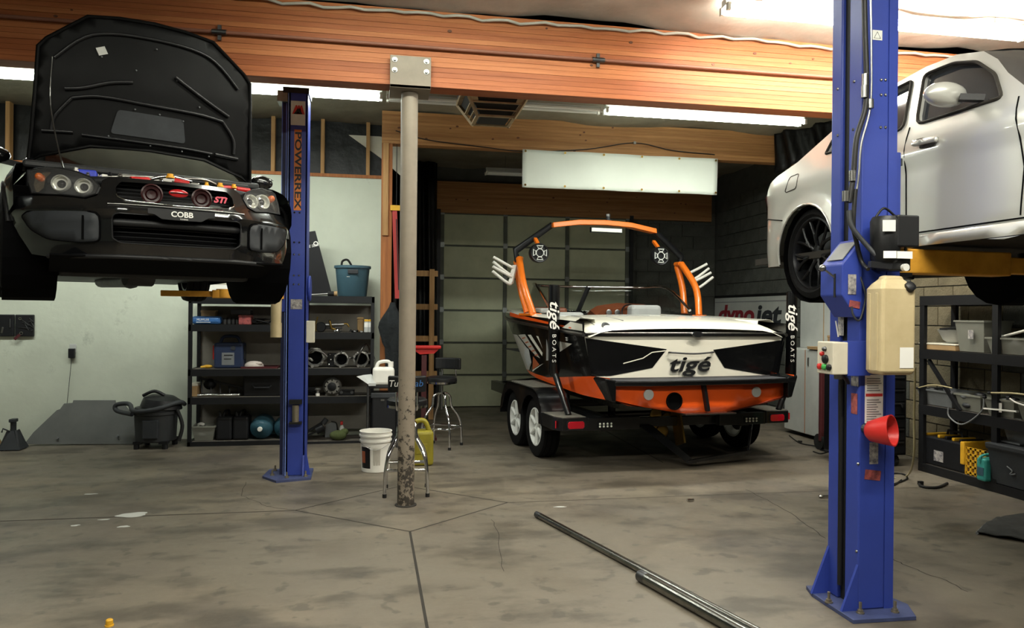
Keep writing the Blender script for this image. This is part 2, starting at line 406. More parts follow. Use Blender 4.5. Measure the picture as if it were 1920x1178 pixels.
# --- glulam beams: laminations one above another
def beam(name, x0, x1, y0, y1, z0, z1, n, label, ms=('glulam', 'glulam_b', 'glulam_c', 'glulam')):
    core = MB().bx(x0, x1, y0+.004, y1, z0, z1).build(name, ms[1]); tag(core, label, 'beam')
    h = (z1-z0)/n; rr = random.Random(n)
    for k in range(n):
        o = MB().bx(x0, x1, y0-rr.uniform(0, .0035), y0+.02, z0+k*h+.0012, z0+(k+1)*h-.0012).build('lamination', ms[rr.randrange(4)], core)
    for k in range(int((x1-x0)*5)):
        x, z = rr.uniform(x0, x1), rr.uniform(z0+.02, z1-.02); r0 = rr.uniform(.006, .014)
        if k % 2 == 0: MB().lathe([(r0, -.001), (r0*.9, .0045)], 10, (x, y0, z), Matrix.Rotation(PI/2, 3, 'X') @ Matrix.Diagonal((1.5, 1, 1))).build('knot', 'knot', core)
    return core
b1 = beam('roof_beam', -8.8, 8.8, YB1, YB1+.17, 3.25, 3.84, 15, 'long orange-brown laminated roof beam crossing the front, resting on the steel column')
Y2 = 8.80
b2 = beam('roof_beam', .06, XR-.35, Y2, Y2+.15, 3.47, 3.85, 10, 'orange-brown laminated beam above the white hanging banner', ('tan_lam', 'tan_lam_b', 'tan_lam', 'tan_lam_b'))
b3 = beam('roof_beam', .6, 5.6, YD-.1, YD+.01, 3.10, 3.60, 13, 'darkened laminated header beam over the garage door', ('tan_lam', 'tan_lam_b', 'tan_lam', 'tan_lam_b'))
# conduit along the main beam, with couplings
cdt = thing('conduit', 'thin painted conduit pipe running along the face of the front roof beam', 'pipe')
mat('conduit_paint', '#8a5a48', .5, var=.2)
MB().cyl((-8.5, YB1-.03, 3.545), (8.5, YB1-.03, 3.545), .014, 10).build('pipe', 'conduit_paint', cdt, smooth=60)
for u in (1120, 412):
    p = onY(u, 120, YB1); MB().cyl((p.x-.05, YB1-.03, 3.545), (p.x+.05, YB1-.03, 3.545), .021, 10).box((p.x, YB1-.016, 3.545), (.025, .02, .11)).build('coupling', 'dull_steel', cdt, smooth=60)
# white plastic hem along the top of the beam
mb = MB(); pts = []
for i in range(90):
    x = -3+i*.1; pts.append((x, YB1-.035+.012*math.sin(i*1.7), 3.80+.025*mnoise.noise(V((x*1.5, 3, 0)))+.01*math.sin(i*2.1)))
tag(MB().tube(pts, .012, 6).build('plastic_hem', 'plastic_sheet', smooth=90), 'bunched whitish edge of plastic sheeting stapled along the front beam top', 'plastic sheet')
# --- steel column with bracket
mat('column_paint', '#877c6d', .5, var=.25, vs=4); mat('grime_ring', '#2c2824', .8, var=.3)
pc = thing('steel_column', 'round grey steel column standing under the front beam', 'column', (PX, PY+.04, 0))
def col_mat():
    m = mat('column_shaft', '#8a7f70', .5, var=.2, vs=4); nt = m.node_tree; N = nt.nodes; L = nt.links; b = N['Principled BSDF']; src = b.inputs['Base Color'].links[0].from_socket
    tc = N.new('ShaderNodeTexCoord'); sp = N.new('ShaderNodeSeparateXYZ'); L.new(tc.outputs['Object'], sp.inputs[0])
    n = N.new('ShaderNodeTexNoise'); n.inputs['Scale'].default_value = 26; n.inputs['Detail'].default_value = 6; n.inputs['Roughness'].default_value = .7; L.new(tc.outputs['Object'], n.inputs[0])
    h = N.new('ShaderNodeMapRange'); h.inputs[1].default_value = 0; h.inputs[2].default_value = 1.5; h.inputs[3].default_value = .13; h.inputs[4].default_value = -.16; L.new(sp.outputs[2], h.inputs[0])
    a = N.new('ShaderNodeMath'); a.operation = 'ADD'; L.new(n.outputs['Fac'], a.inputs[0]); L.new(h.outputs[0], a.inputs[1])
    r = N.new('ShaderNodeMapRange'); r.inputs[1].default_value = .56; r.inputs[2].default_value = .60; L.new(a.outputs[0], r.inputs[0])
    x = N.new('ShaderNodeMix'); x.data_type = 'RGBA'; x.inputs[7].default_value = lin('#38332d'); L.new(src, x.inputs[6]); L.new(r.outputs[0], x.inputs[0]); L.new(x.outputs[2], b.inputs['Base Color'])
col_mat()
MB().cyl((0, 0, 0), (0, 0, 3.22), .066, 32).build('shaft', 'column_shaft', pc, smooth=50)
MB().lathe([(.085, 0), (.085, .006), (.067, .01)], 32, caps=False).build('base_ring', 'grime_ring', pc, smooth=40)
bk = MB().bx(-.155, .155, -.14, -.128, 3.215, 3.46).bx(-.155, .155, -.14, .15, 3.215, 3.24).bx(-.155, .155, .145, .157, 3.215, 3.46).build('bracket', 'column_paint', pc, bevel=.003)
for x in (-.12, .12):
    for z in (3.345, 3.425): MB().lathe([(.021, 0), (.021, .004), (.012, .005), (.012, .02), (.0, .021)], 12, (x, -.14, z), Matrix.Rotation(PI/2, 3, 'X')).build('bolt', 'steel', bk, smooth=40)
# --- wooden corner post and lumber behind it
wp = thing('corner_post', 'wooden corner post at the right end of the white wall', 'post', (.16, Y2+.06, 0))
MB().bx(-.10, .025, -.055, .05, 0, 3.47).build('timber', 'lumber_red', wp, bevel=.004); MB().bx(-.085, -.02, -.075, -.0555, 2.40, 3.47).build('face_board', 'lumber', wp)
# --- garage door: five columns x sections
dr = thing('door_1', None, None, (0, YD-.06, 0)); del_keys = [k for k in ('label', 'category') if k in dr.keys()]
dr['kind'] = 'structure'; dr['label'] = 'olive-grey sectional garage door behind the boat'
X0, X1 = 1.04, 4.12; hs = 3.10/6
mat('door_gap', '#3b3c33', .8); mat('door_rib', '#5e6257', .6, var=.3)
MB().bx(X0, X1, .03, .055, 0, 3.1).build('door_backing', 'door_gap', dr)
cols = [X0, X0+1.02, X0+2.05, X1]
for r_ in range(6):
    for a, b in zip(cols, cols[1:]): MB().bx(a+.03, b-.03, 0, .032, r_*hs+.014, (r_+1)*hs-.014).build('panel', 'door_panel', dr, bevel=.004)
    MB().bx(X0, X1, -.012, .03, (r_+1)*hs-.012, (r_+1)*hs+.006).build('seam', 'door_rib', dr)
for c in cols: MB().bx(c-.03, c+.03, -.022, .03, 0, 3.1).build('stile', 'door_rib', dr)
for c in cols:
    for r_ in range(6): MB().bx(c-.035, c+.035, -.03, -.02, r_*hs-.03+hs, r_*hs+.05+hs).build('hinge', 'galv', dr)
for x in (X0-.06, X1+.06): MB().bx(x-.03, x+.03, -.06, .02, 0, 3.15).build('track', 'black_metal', dr)
trm = MB().bx(.14, X0-.09, YD-.05, YD+.01, 0, 3.6).build('trim_1', 'black_sheet'); struct(trm)
# --- light fixtures
def fixture(x0, x1, y, z, lit, label, power=0, bare=False, col=(.98, 1, .93)):
    t = thing('strip_light', label, 'light', (x0, y, z), 0, 'ceiling strip lights'); l = x1-x0
    if not bare: MB().add([(0, -.11, -.01), (0, -.06, .05), (0, .06, .05), (0, .11, -.01), (l, -.11, -.01), (l, -.06, .05), (l, .06, .05), (l, .11, -.01)], [(0, 1, 5, 4), (1, 2, 6, 5), (2, 3, 7, 6), (0, 3, 2, 1), (4, 5, 6, 7)]).build('reflector', 'white_metal', t, solid=.004)
    MB().bx(0, l, -.035, .035, 0, .05).build('housing', 'white_metal', t)
    for yy in (-.055, .055):
        MB().cyl((.03, yy, -.022), (l-.03, yy, -.022), .019, 12).build('tube', ('tube_bright' if bare == 2 else 'tube_on') if lit else 'tube_off', t, smooth=50)
        for x in (.012, l-.012): MB().bx(x-.012, x+.012, yy-.018, yy+.018, -.045, .01).build('socket', 'white_plastic', t)
    for x in (.3, l-.3): MB().tube([(x, 0, .05), (x, 0, max(.06, ZC-z+.06))], .004, 6).build('hanger', 'steel', t)
    if lit and power:
        ld = bpy.data.lights.new('strip_glow', 'AREA'); ld.shape = 'RECTANGLE'; ld.size = l; ld.size_y = .16; ld.energy = power; ld.color = col
        lo = bpy.data.objects.new('strip_glow', ld); COL.objects.link(lo); lo.parent = t; lo.location = (l/2, 0, -.05)
    return t
PW = 54
fixture(-4.9, -2.45, 7.4, 3.62, 1, 'lit fluorescent strip light showing left of the raised hood', PW, True)
fixture(-2.4, .05, 7.4, 3.62, 1, 'lit fluorescent strip light behind the top of the left blue lift column', PW, True)
fixture(.09, 2.27, 7.4, 3.62, 0, 'unlit strip light running behind the steel column')
fixture(2.31, 4.55, 7.4, 3.62, 1, 'lit fluorescent strip light above the boat stern', PW, True)
WARM = (1, .94, .82)
fixture(2.5, 5.1, 5.12, 3.775, 1, 'glaring fluorescent strip light above the white car at top right', 62, 2, WARM)
fixture(-.6, 1.8, 4.80, 3.765, 1, 'lit fluorescent strip light just above the frame before the front beam', 32, True, WARM)
fixture(-2.3, .1, 1.6, 3.70, 1, 'lit fluorescent strip light over the near floor to the left', 105, False, WARM)
fixture(.6, 3.0, 1.6, 3.70, 1, 'lit fluorescent strip light over the near floor to the right', 118, False, WARM)
p = onY(910, 318, 10.8); fixture(p.x, p.x+2.4, 10.8, 3.58, 0, 'unlit white strip light half hidden behind the banner')
# --- banner
YN = Y2-.05
a, b = onY(980, 283, YN), onY(1345, 296, YN); zn0 = onY(980, 351, YN).z; hn_ = a.z-zn0+.02
mat('banner_cloth', '#d3d8cf', .7, var=.06, vs=2)
bn = thing('blank_banner', 'blank white banner hanging below the middle roof beam', 'banner', (a.x, YN, zn0)); W_ = b.x-a.x; mb = MB()
nx, nz_ = 40, 10; vsx = []
for j in range(nz_+1):
    for i in range(nx+1):
        x = W_*i/nx; vsx.append((x, .012*math.sin(x*5)+.008*math.sin(x*11+j*.3), hn_*j/nz_))
mb.add(vsx, [(j*(nx+1)+i, j*(nx+1)+i+1, (j+1)*(nx+1)+i+1, (j+1)*(nx+1)+i) for j in range(nz_) for i in range(nx)]); mb.build('sheet', 'banner_cloth', bn, smooth=180, solid=.003)
for i in range(6):
    for z in (.025, hn_-.025): MB().lathe([(.008, 0), (.008, .004), (.014, .004), (.014, 0)], 10, (.03+(W_-.06)*i/5, -.03, z), Matrix.Rotation(-PI/2, 3, 'X')).build('grommet', 'brass', bn)
# --- heater diffuser hanging behind the front beam
c = onY(925, 188, 6.75)
mat('dusty_metal', '#b39d7a', .5, .3, var=.35, vs=9)
hd = thing('air_diffuser', 'dusty square sheet-metal air diffuser hanging from the ceiling', 'vent', (c.x, 6.75, c.z-.20))
mb = MB()
def sq(h, z): return [(-h, -h, z), (h, -h, z), (h, h, z), (-h, h, z)]
MB().loft([sq(.30, .23), sq(.31, .235), sq(.31, .215), sq(.305, .21)]).build('rim', 'dusty_metal', hd)
mat('duct_dark', '#1d1b18', .8)
MB().loft([sq(.27, .215), sq(.13, .01)]).build('throat', 'duct_dark', hd)
for h, z, w2_ in ((.225, .115, .012), (.165, .01, .016), (.19, .06, .008)):
    q4 = sq(h, z); mb = MB()
    for a4, b4 in zip(q4, q4[1:]+q4[:1]): mb.bar(a4, b4, w2_*2, w2_)
    mb.build('louver', 'dusty_metal', hd)
for sx in (-1, 1):
    for sy in (-1, 1):
        MB().bar((sx*.30, sy*.30, .22), (sx*.165, sy*.165, .0), .022).build('corner_rib', 'dusty_metal', hd)
        MB().add([(sx*.30, sy*.301, .215), (sx*.20, sy*.301, .215), (sx*.165, sy*.226, .115), (sx*.225, sy*.226, .115)], [(0, 1, 2, 3)]).build('corner_plate', 'dusty_metal', hd)
MB().bx(-.3, .3, -.3, .3, .236, .52).build('duct', 'dull_steel', hd)
# --- black plastic hung at both ends of the bay + drape at the end of the middle beam
def drape(name, a, b, z0, z1, amp, label, m='black_sheet', n=30, sl=0):
    a, b = V(a), V(b); d = (b-a); nrm = V((-d.y, d.x, 0)).normalized(); vs = []; rows = 8
    for j in range(rows+1):
        for i in range(n+1):
            t = i/n; p = a+d*t+nrm*amp*(math.sin(t*19+j*.2)+.6*math.sin(t*41+1+j*.5)); vs.append((p.x, p.y, z0+(z1-z0)*j/rows+sl*t*(1-j/rows)))
    return tag(MB().add(vs, [(j*(n+1)+i, j*(n+1)+i+1, (j+1)*(n+1)+i+1, (j+1)*(n+1)+i) for j in range(rows) for i in range(n)]).build(name, m, smooth=180, solid=.003), label, 'plastic sheet')
drape('plastic_drape', (.25, 11.6, 0), (.95, 11.7, 0), .35, ZC-.0, .04, 'black plastic sheet hanging beside the garage door')
drape('plastic_drape', (4.95, 8.72, 0), (XR-.1, 7.7, 0), 3.32, 3.86, .05, 'crumpled dark plastic draped from the beam end above the white car trunk', n=30, sl=.25)
# ================================================================== BLACK CAR, HOOD UP
FS = Frame(-1.08, 4.47, 1.58, 24.5)
mat('car_black', '#0c0d0f', .22, coat=.8, spec=.6); mat('trim_black', '#17181a', .5, var=.2); mat('fog_cover', '#2b2e32', .55, var=.1); mat('void_black', '#040405', .9, spec=.1)
mat('clear_lens', '#ffffff', .02, alpha=.04, spec=.6); mat('lamp_chrome', '#e6dccb', .15, 1, var=.3, vs=30); mat('projector_dark', '#3a3a3c', .15, .8); mat('amber', '#b05a2a', .3); mat('halo', '#e8e8e0', .15, .6)
mat('hood_under', '#060607', .55, var=.3, spec=.25); mat('hood_rib', '#1c1c1e', .35); mat('glass_dark', '#0a0d0e', .04, coat=.5, spec=.8); mat('silver_eng', '#a9a7a2', .3, .9, var=.3, vs=25)
mat('blue_cap', '#2838b0', .35); mat('red_hose', '#b01c1c', .35); mat('yellow_cap', '#e8a528', .4); mat('pink', '#e0586a', .4); mat('badge_red', '#a8181c', .2, coat=.6)
mat('grille_mesh', '#0a0a0b', .5); mat('horn_red', '#2c0406', .35)
car = thing('black_sedan', 'black sedan with its hood raised on the left lift', 'car', FS.o, FS.a)
def plan(x): return interp(abs(x), [0, .15, .3, .4, .5, .6, .7, .77, .80, .815], [0, .004, .02, .07, .14, .23, .36, .5, .65, .9])
def fas(x, z): return plan(x)+.8*max(0, z-.47)-.028*math.exp(-((z-.475)/.035)**2)*(1 if abs(x) > .33 else .7)+.35*max(0, .29-z)
def F3(dy=0): return lambda x, z: V((x, fas(x, z)+dy, z))
def mir(h): return h+[(-x, z) for x, z in reversed(h) if abs(x) > 1e-6]
def flip(h): return [(-x, z) for x, z in reversed(h)]
gr = mir([(0, .655-.01), (.285, .637), (.312, .60), (.312, .545), (.27, .522), (0, .510)]); gr = rounded(gr, .25, 3)
itk = rounded(mir([(0, .446), (.34, .446), (.336, .31), (.30, .286), (0, .282)]), .25, 3)
fog = rounded([(.395, .447), (.715, .457), (.738, .435), (.70, .36), (.62, .30), (.48, .283), (.395, .29)], .3, 3)
head = [(.705, .64), (.695, .715), (.655, .722), (.558, .717), (.478, .69), (.417, .656), (.387, .606), (.407, .556), (.458, .536), (.556, .552), (.69, .566)]
half = [(0, .665), (.335, .665), (.372, .64), (.379, .60), (.402, .545), (.455, .524), (.556, .540), (.70, .553), (.79, .56), (.80, .50), (.79, .44), (.745, .33), (.69, .225), (.60, .205), (0, .222)]
mb = surf(MB(), mir(half), F3(), [gr, itk], .035, lip=(0, .09, 0))
bump = mb.build('bumper', 'car_black', car, smooth=60)
# nose panel closing the gap above grille + lower lip
MB().tube([F3(-.004)(x/20*.62, .212) for x in range(-20, 21)], .012, 6).build('lip', 'trim_black', car, smooth=60)
for h in (fog, flip(fog)):
    o = surf(MB(), h, F3(-.008), (), .05).build('fog_cover', 'fog_cover', car, smooth=60, solid=.006)
    s = 1 if h is fog else -1
    MB().tube([F3(-.012)(s*(.47 if s < 0 else .485), z) for z in (.30, .34, .38, .43)], .006, 6).build('slot', 'void_black', o)
    MB().tube([F3(-.006)(x, z) for x, z in h], .004, 5, closed=True).build('seam', 'void_black', o)
# grille insides
g = surf(MB(), mir([(0, .66), (.33, .65), (.34, .5), (0, .49)]), F3(.085), (), .08).build('grille', 'grille_mesh', car)
for k in range(5): MB().tube([F3(.06)(x/10*.3, .53+k*.024) for x in range(-10, 11)], .003, 5).build('grille_bar', 'trim_black', g)
MB().tube([F3(-.003)(x, z) for x, z in sorted([q for q in gr if q[1] < .56], key=lambda q: q[0])], .004, 6).build('grille_trim', 'chrome', car, smooth=60)
MB().tube([F3(-.006)(x/12*.36, .497-.000*abs(x)) for x in range(-12, 13)], .0045, 6).build('grille_trim', 'steel', car, smooth=60)
for x in (-.135, .13):
    hn = MB().lathe([(.03, -.03), (.05, -.012), (.058, 0), (.05, .004), (.046, -.01), (.034, -.012), (.030, -.002), (.024, -.02), (.0, -.022)], 20, (x, .085, .575), Matrix.Rotation(PI/2, 3, 'X')).build('horn', 'horn_red', g, smooth=50)
    MB().lathe([(.0, .0), (.009, .003), (.0, .009)], 8, (x, .078, .575), Matrix.Rotation(PI/2, 3, 'X')).build('center', 'chrome', hn) if False else None
MB().sphere((-.005, .04, .585), .052, 20, 10, (1, .18, .45)).build('oval_badge', 'badge_red', car, smooth=180)
MB().bx(-.05, .045, .028, .034, .582, .588).build('badge_bar', 'chrome', car)
text('sti_badge', 'STi', .048, 'pink', car, face((.222, .055, .570), (0, -1, 0)), .004, .3, width=.075, bold=.002)
# license plate bracket with lettering
pl = rounded(mir([(0, .482), (.175, .482), (.175, .452), (.14, .448), (.105, .425), (0, .423)]), .12, 2)
po = surf(MB(), pl, lambda x, z: V((x, -.032, z)), (), .05).build('plate_bracket', 'trim_black', car, solid=.012, sol_off=0)
text('plate_lettering', 'COBB', .042, 'letter_white', po, face((.0, -.04, .455), (0, -1, 0)), .001, 0, width=.115, bold=.001)
text('plate_lettering', 'TUNING', .011, 'letter_white', po, face((.01, -.04, .430), (0, -1, 0)), .001)
# intake insides
surf(MB(), itk, F3(.09), (), .1).build('intake_back', 'void_black', car)
MB().tube([F3(.03)(x/10*.33, .40) for x in range(-10, 11)], .02, 6).build('intake_bar', 'trim_black', car, smooth=60)
for k in range(4): MB().tube([F3(.06)(x/10*.33, .30+k*.025) for x in range(-10, 11)], .003, 5).build('intake_slat', 'trim_black', car)
MB().tube([F3(-.004)(x, z) for x, z in itk], .004, 5, closed=True).build('intake_rim', 'trim_black', car)
# headlights
for s in (1, -1):
    h = head if s > 0 else flip(head); hl = surf(MB(), h, F3(.085), (), .05).build('headlight', 'trim_black', car)
    mb = MB(); P = [F3(0)(*q) for q in h]; n = len(P); mb.add(P+[p+V((0, .085, 0)) for p in P], [(i, (i+1) % n, n+(i+1) % n, n+i) for i in range(n)]); mb.build('housing', 'trim_black', hl)
    for (x, z, r) in ((.56, .626, .05), (.458, .606, .047)):
        x *= s; y = fas(x, z)+.03; nrm = V((s*.45, -1, .1)).normalized(); R = face((0, 0, 0), nrm).to_3x3()
        MB().lathe([(r*.80, -.03), (r*.80, .004), (r*.88, .012), (r*.97, .004), (r*1.0, -.02)], 24, (x, y, z), R).build('halo_ring', 'halo', hl, smooth=60)
        MB().lathe([(r*.8, -.028), (r*.5, -.03), (r*.42, -.012), (.0, -.004)], 20, (x, y, z), R).build('projector', 'projector_dark', hl, smooth=60)
    rf = [(.70, .64), (.685, .71), (.63, .715), (.60, .695), (.625, .66), (.635, .60), (.66, .575), (.69, .585)]
    rf = [(s*x, z) for x, z in rf]; rf = rf if s > 0 else rf[::-1]
    surf(MB(), rf, F3(.03), (), .03).build('reflector', 'lamp_chrome', hl, smooth=30)
    MB().sphere((s*.655, fas(.655, .67)+.02, .672), .022, 10, 6).build('bulb', 'amber', hl, smooth=180)
    surf(MB(), h, F3(-.003), (), .05).build('lens', 'clear_lens', hl, smooth=60)
    MB().tube([F3(-.003)(*q) for q in h], .004, 5, closed=True).build('lens_edge', 'trim_black', hl, smooth=60)
# fenders, flanks, cabin
AY, AZ, RY, WR = .92, .325, 3.12, .305
def flank(s):
    def g(y, z):
        x = interp(y, [.42, .55, .8, 1.1, 3.0, 3.5, 3.95], [.77, .79, .805, .80, .81, .80, .70])
        x += .03*math.exp(-((y-AY)/.35)**2)*max(0, min(1, (z-.3)/.3))
        if z > .58: x -= .16*((z-.58)/.3)**2
        if z < .3: x -= .05*((.3-z)/.2)
        return V((s*x, y, z))
    return g
def arc(cy, r, a0, a1, n=14): return [(cy+r*math.cos(math.radians(a0+(a1-a0)*i/n)), AZ+r*math.sin(math.radians(a0+(a1-a0)*i/n))) for i in range(n+1)]
fo = [(.44, .565), (.50, .66), (.60, .725), (.80, .785), (1.1, .84), (1.45, .875), (1.45, .16), (1.27, .16)]+[(p[0], p[1]) for p in arc(AY, .355, -28, 158)]+[(.44, .50)]
do = [(1.455, .875), (2.5, .89), (3.3, .90), (3.9, .86), (3.95, .5), (3.9, .28), (3.5, .2)]+arc(RY, .355, -25, 205)+[(2.76, .16), (1.455, .16)]
for s in (1, -1):
    surf(MB(), fo, flank(s), (), .06).build('fender', 'car_black', car, smooth=50)
    surf(MB(), do, flank(s), (), .12).build('body_side', 'car_black', car, smooth=50)
    MB().tube([flank(s)(y, z)*1 for y, z in arc(AY, .352, -20, 165)], .012, 6).build('arch_edge', 'trim_black', car, smooth=60)
    MB().lathe([(.35, -.02), (.35, .25), (.1, .27)], 20, (s*.80, AY, AZ), Matrix.Rotation(-s*PI/2, 3, 'Y'), caps=False).build('wheel_liner', 'void_black', car)
rings = []
for y, hw, z0, z1 in ((1.05, .66, .84, .85), (1.75, .60, .84, 1.24), (2.5, .58, .86, 1.28), (3.2, .56, .88, 1.14), (3.6, .62, .88, .90)):
    rings.append([(-hw-.1*(z1 > .9), y, z0), (hw+.1*(z1 > .9), y, z0), (hw-.06, y, z1), (-hw+.06, y, z1)])
MB().loft(rings).build('greenhouse', 'glass_dark', car, smooth=20)
MB().loft([[(-.56, 1.7, 1.235), (.56, 1.7, 1.235), (.5, 1.7, 1.27), (-.5, 1.7, 1.27)], [(-.53, 2.5, 1.28), (.53, 2.5, 1.28), (.48, 2.5, 1.31), (-.48, 2.5, 1.31)], [(-.51, 3.2, 1.14), (.51, 3.2, 1.14), (.46, 3.2, 1.165), (-.46, 3.2, 1.165)]]).build('roof', 'car_black', car, bevel=.01)
for s in (1, -1):
    MB().tube([(s*.68, 1.1, .85), (s*.55, 1.75, 1.25), (s*.53, 2.5, 1.29), (s*.51, 3.2, 1.15), (s*.6, 3.6, .9)], .028, 8).build('pillar', 'car_black', car, smooth=60)
    m_ = MB().sphere((s*.86, 1.42, .93), .09, 14, 8, (1, .55, .62)).build('side_mirror', 'car_black', car, smooth=180)
    MB().bar((s*.70, 1.45, .88), (s*.84, 1.43, .90), .05, .03).build('mirror_arm', 'trim_black', m_)
    MB().tube([(s*.94, 1.38, .95), (s*.86, 1.365, .978), (s*.79, 1.375, .955)], .004, 6).build('mirror_edge', 'steel', m_)
MB().bx(-.66, .66, 3.5, 3.93, .84, .88).build('trunk_lid', 'car_black', car, bevel=.02)
MB().bx(-.70, .70, 3.86, 3.95, .25, .86).build('rear_bumper', 'car_black', car, bevel=.03)
# underbody
mb = MB().add([(-.62, .12, .22), (.62, .12, .22), (.60, .55, .155), (-.60, .55, .155), (-.58, 1.1, .15), (.58, 1.1, .15)], [(0, 3, 2, 1), (3, 4, 5, 2)]); mb.build('splash_tray', 'void_black', car, solid=.01)
MB().bx(-.70, .70, 1.1, 3.86, .19, .24).build('floor_pan', 'trim_black', car)
MB().bx(-.48, .48, .42, 1.15, .16, .52).build('engine_block', 'trim_black', car, bevel=.03)
MB().tube(spline([(-.15, .8, .16), (-.12, 1.0, .12), (-.05, 1.5, .14), (-.05, 3.2, .18)]), .055, 12).build('exhaust_pipe', 'trim_black', car, smooth=60)
MB().cyl((-.18, .75, .145), (-.02, .78, .145), .07, 12).build('oil_pan', 'trim_black', car, smooth=60)
MB().bx(-.55, .55, .62, .74, .12, .19).build('crossmember', 'trim_black', car, bevel=.02)
for s in (1, -1): MB().tube([(s*.3, .68, .16), (s*.62, AY, .2)], .03, 8).build('control_arm', 'trim_black', car)
# engine bay seen over the nose
MB().add([(-.66, .45, .60), (.66, .45, .60), (.70, 1.1, .66), (-.70, 1.1, .66)], [(0, 1, 2, 3)]).build('bay_floor', 'void_black', car)
MB().tube([F3(.10)(x/10*.6, .648) for x in range(-10, 11)], .03, 8).build('radiator_support', 'trim_black', car, smooth=60)
MB().bx(-.70, .70, 1.02, 1.12, .6, .82).build('firewall', 'trim_black', car, bevel=.02)
MB().bx(-.72, .72, .98, 1.2, .80, .85).build('cowl', 'trim_black', car, bevel=.015)
ey = .42
for nm, m, c, d in (('engine_part', 'silver_eng', (-.05, .62, .715), (.34, .18, .07)), ('engine_part', 'silver_eng', (.12, .50, .70), (.16, .08, .05)), ('reservoir', 'blue_cap', (-.42, .46, .705), (.10, .07, .05)), ('reservoir', 'white_plastic', (-.33, .44, .695), (.05, .05, .035)), ('fuse_box', 'black_plastic', (.42, .62, .72), (.2, .16, .08)), ('battery', 'black_plastic', (-.52, .72, .71), (.18, .2, .1)), ('engine_part', 'silver_eng', (-.22, .52, .69), (.1, .06, .04))):
    MB().box(c, d, random.uniform(-.2, .2)).build(nm, m, car, bevel=.008)
for pts, r, m in (([(-.3, .45, .705), (-.15, .42, .72), (-.02, .45, .725)], .008, 'silver_eng'), ([(-.12, .44, .70), (.0, .40, .735), (.14, .42, .72)], .01, 'chrome'), ([(.1, .42, .735), (.22, .42, .74), (.30, .45, .72)], .009, 'silver_eng'), ([(-.2, .4, .69), (-.1, .42, .70)], .022, 'red_hose'), ([(.30, .42, .70), (.42, .46, .715)], .016, 'red_hose'), ([(.42, .50, .715), (.52, .52, .715)], .018, 'red_hose'), ([(.04, .40, .71), (.12, .38, .70)], .016, 'red_hose')):
    MB().tube(spline(pts), r, 8).build('hose', m, car, smooth=60)
for c, r, m in (((.015, .40, .725), .026, 'yellow_cap'), ((.31, .42, .705), .022, 'yellow_cap'), ((.40, .44, .71), .018, 'yellow_cap'), ((.23, .42, .70), .015, 'yellow_cap'), ((-.48, .44, .71), .02, 'silver_eng')):
    MB().lathe([(r, 0), (r, .012), (r*.7, .014), (r*.7, .026), (0, .027)], 12, c).build('filler_cap', m, car, smooth=50)
rr = random.Random(3)
for k in range(16):
    x = -.42+k*.055; c = (x, .40+rr.uniform(0, .1), .675+rr.uniform(0, .035))
    MB().lathe([(.012, 0), (.012, .01), (.007, .011), (.007, .02)], 8, c, Matrix.Rotation(rr.uniform(0, 1.5), 3, 'X')).build('fitting', ('silver_eng', 'chrome', 'black_plastic')[k % 3], car, smooth=50)
# hood, raised, underside towards the camera
def hoodf(dy=0):
    return lambda x, z: V((x, interp(z, [.85, 1.0, 1.4, 1.82], [1.08, 1.03, .955, .93])+.05*(x/.68)**2*(1 if z < 1.5 else 1)+dy, z))
ho = [(0, 1.0), (.35, .985), (.62, .90), (.69, .855), (.675, 1.0), (.66, 1.25), (.645, 1.56), (.60, 1.615), (.38, 1.79), (.2, 1.815), (0, 1.825)]
ho = ho+[(-x, z) for x, z in reversed(ho[1:-1])]
hood = surf(MB(), ho, hoodf(), (), .06).build('hood', 'hood_under', car, smooth=50, solid=.006, sol_off=0)
MB().tube([hoodf(-.006)(*p) for p in ho], .012, 6, closed=True).build('hood_edge', 'hood_under', hood, smooth=60)
for pts, r in (([(-.50, 1.32), (-.40, 1.34), (-.25, 1.395), (-.12, 1.42)], .014), ([(.50, 1.30), (.36, 1.37), (.22, 1.45), (.14, 1.50)], .014), ([(-.46, 1.27), (-.3, 1.30), (0, 1.29), (.3, 1.28), (.46, 1.26)], .013), ([(-.62, 1.05), (-.45, 1.06)], .012), ([(-.40, 1.05), (-.1, 1.045), (.2, 1.04), (.40, 1.03)], .010), ([(.42, 1.03), (.58, 1.02)], .014), ([(-.56, 1.5), (-.35, 1.68), (0, 1.72), (.35, 1.68), (.56, 1.5)], .012), ([(.46, 1.26), (.54, 1.15), (.55, 1.05)], .012), ([(-.46, 1.27), (-.55, 1.15), (-.57, 1.06)], .012)):
    MB().tube(spline([hoodf(-.014)(*p) for p in pts]), r, 8).build('hood_rib', 'hood_rib', hood, smooth=60)
surf(MB(), rounded([(-.24, 1.08), (.22, 1.075), (.2, 1.23), (-.2, 1.235)], .15), hoodf(-.010), (), .1).build('scoop_panel', 'dark_grey', hood)
surf(MB(), [(-.335, 1.60), (-.285, 1.62), (-.265, 1.575), (-.315, 1.555)], hoodf(-.012), (), .1).build('sticker', 'sticker_white', hood)
for k, (x, z) in enumerate(((-.3, 1.55), (-.1, 1.5), (.02, 1.66), (.15, 1.48), (.3, 1.33), (.34, 1.28), (-.25, 1.06), (0, 1.03), (.2, 1.02), (.38, 1.01), (-.55, 1.15), (-.1, 1.25), (.05, 1.24), (.2, 1.22))):
    MB().sphere(hoodf(-.012)(x, z), .006, 8, 5).build('clip', 'mid_grey', hood)
MB().tube(spline([hoodf(-.03)(-.57, 1.50), hoodf(-.04)(-.575, 1.2), (-.52, .75, .78), (-.49, .55, .70)]), .0045, 6).build('prop_rod', 'steel', car)
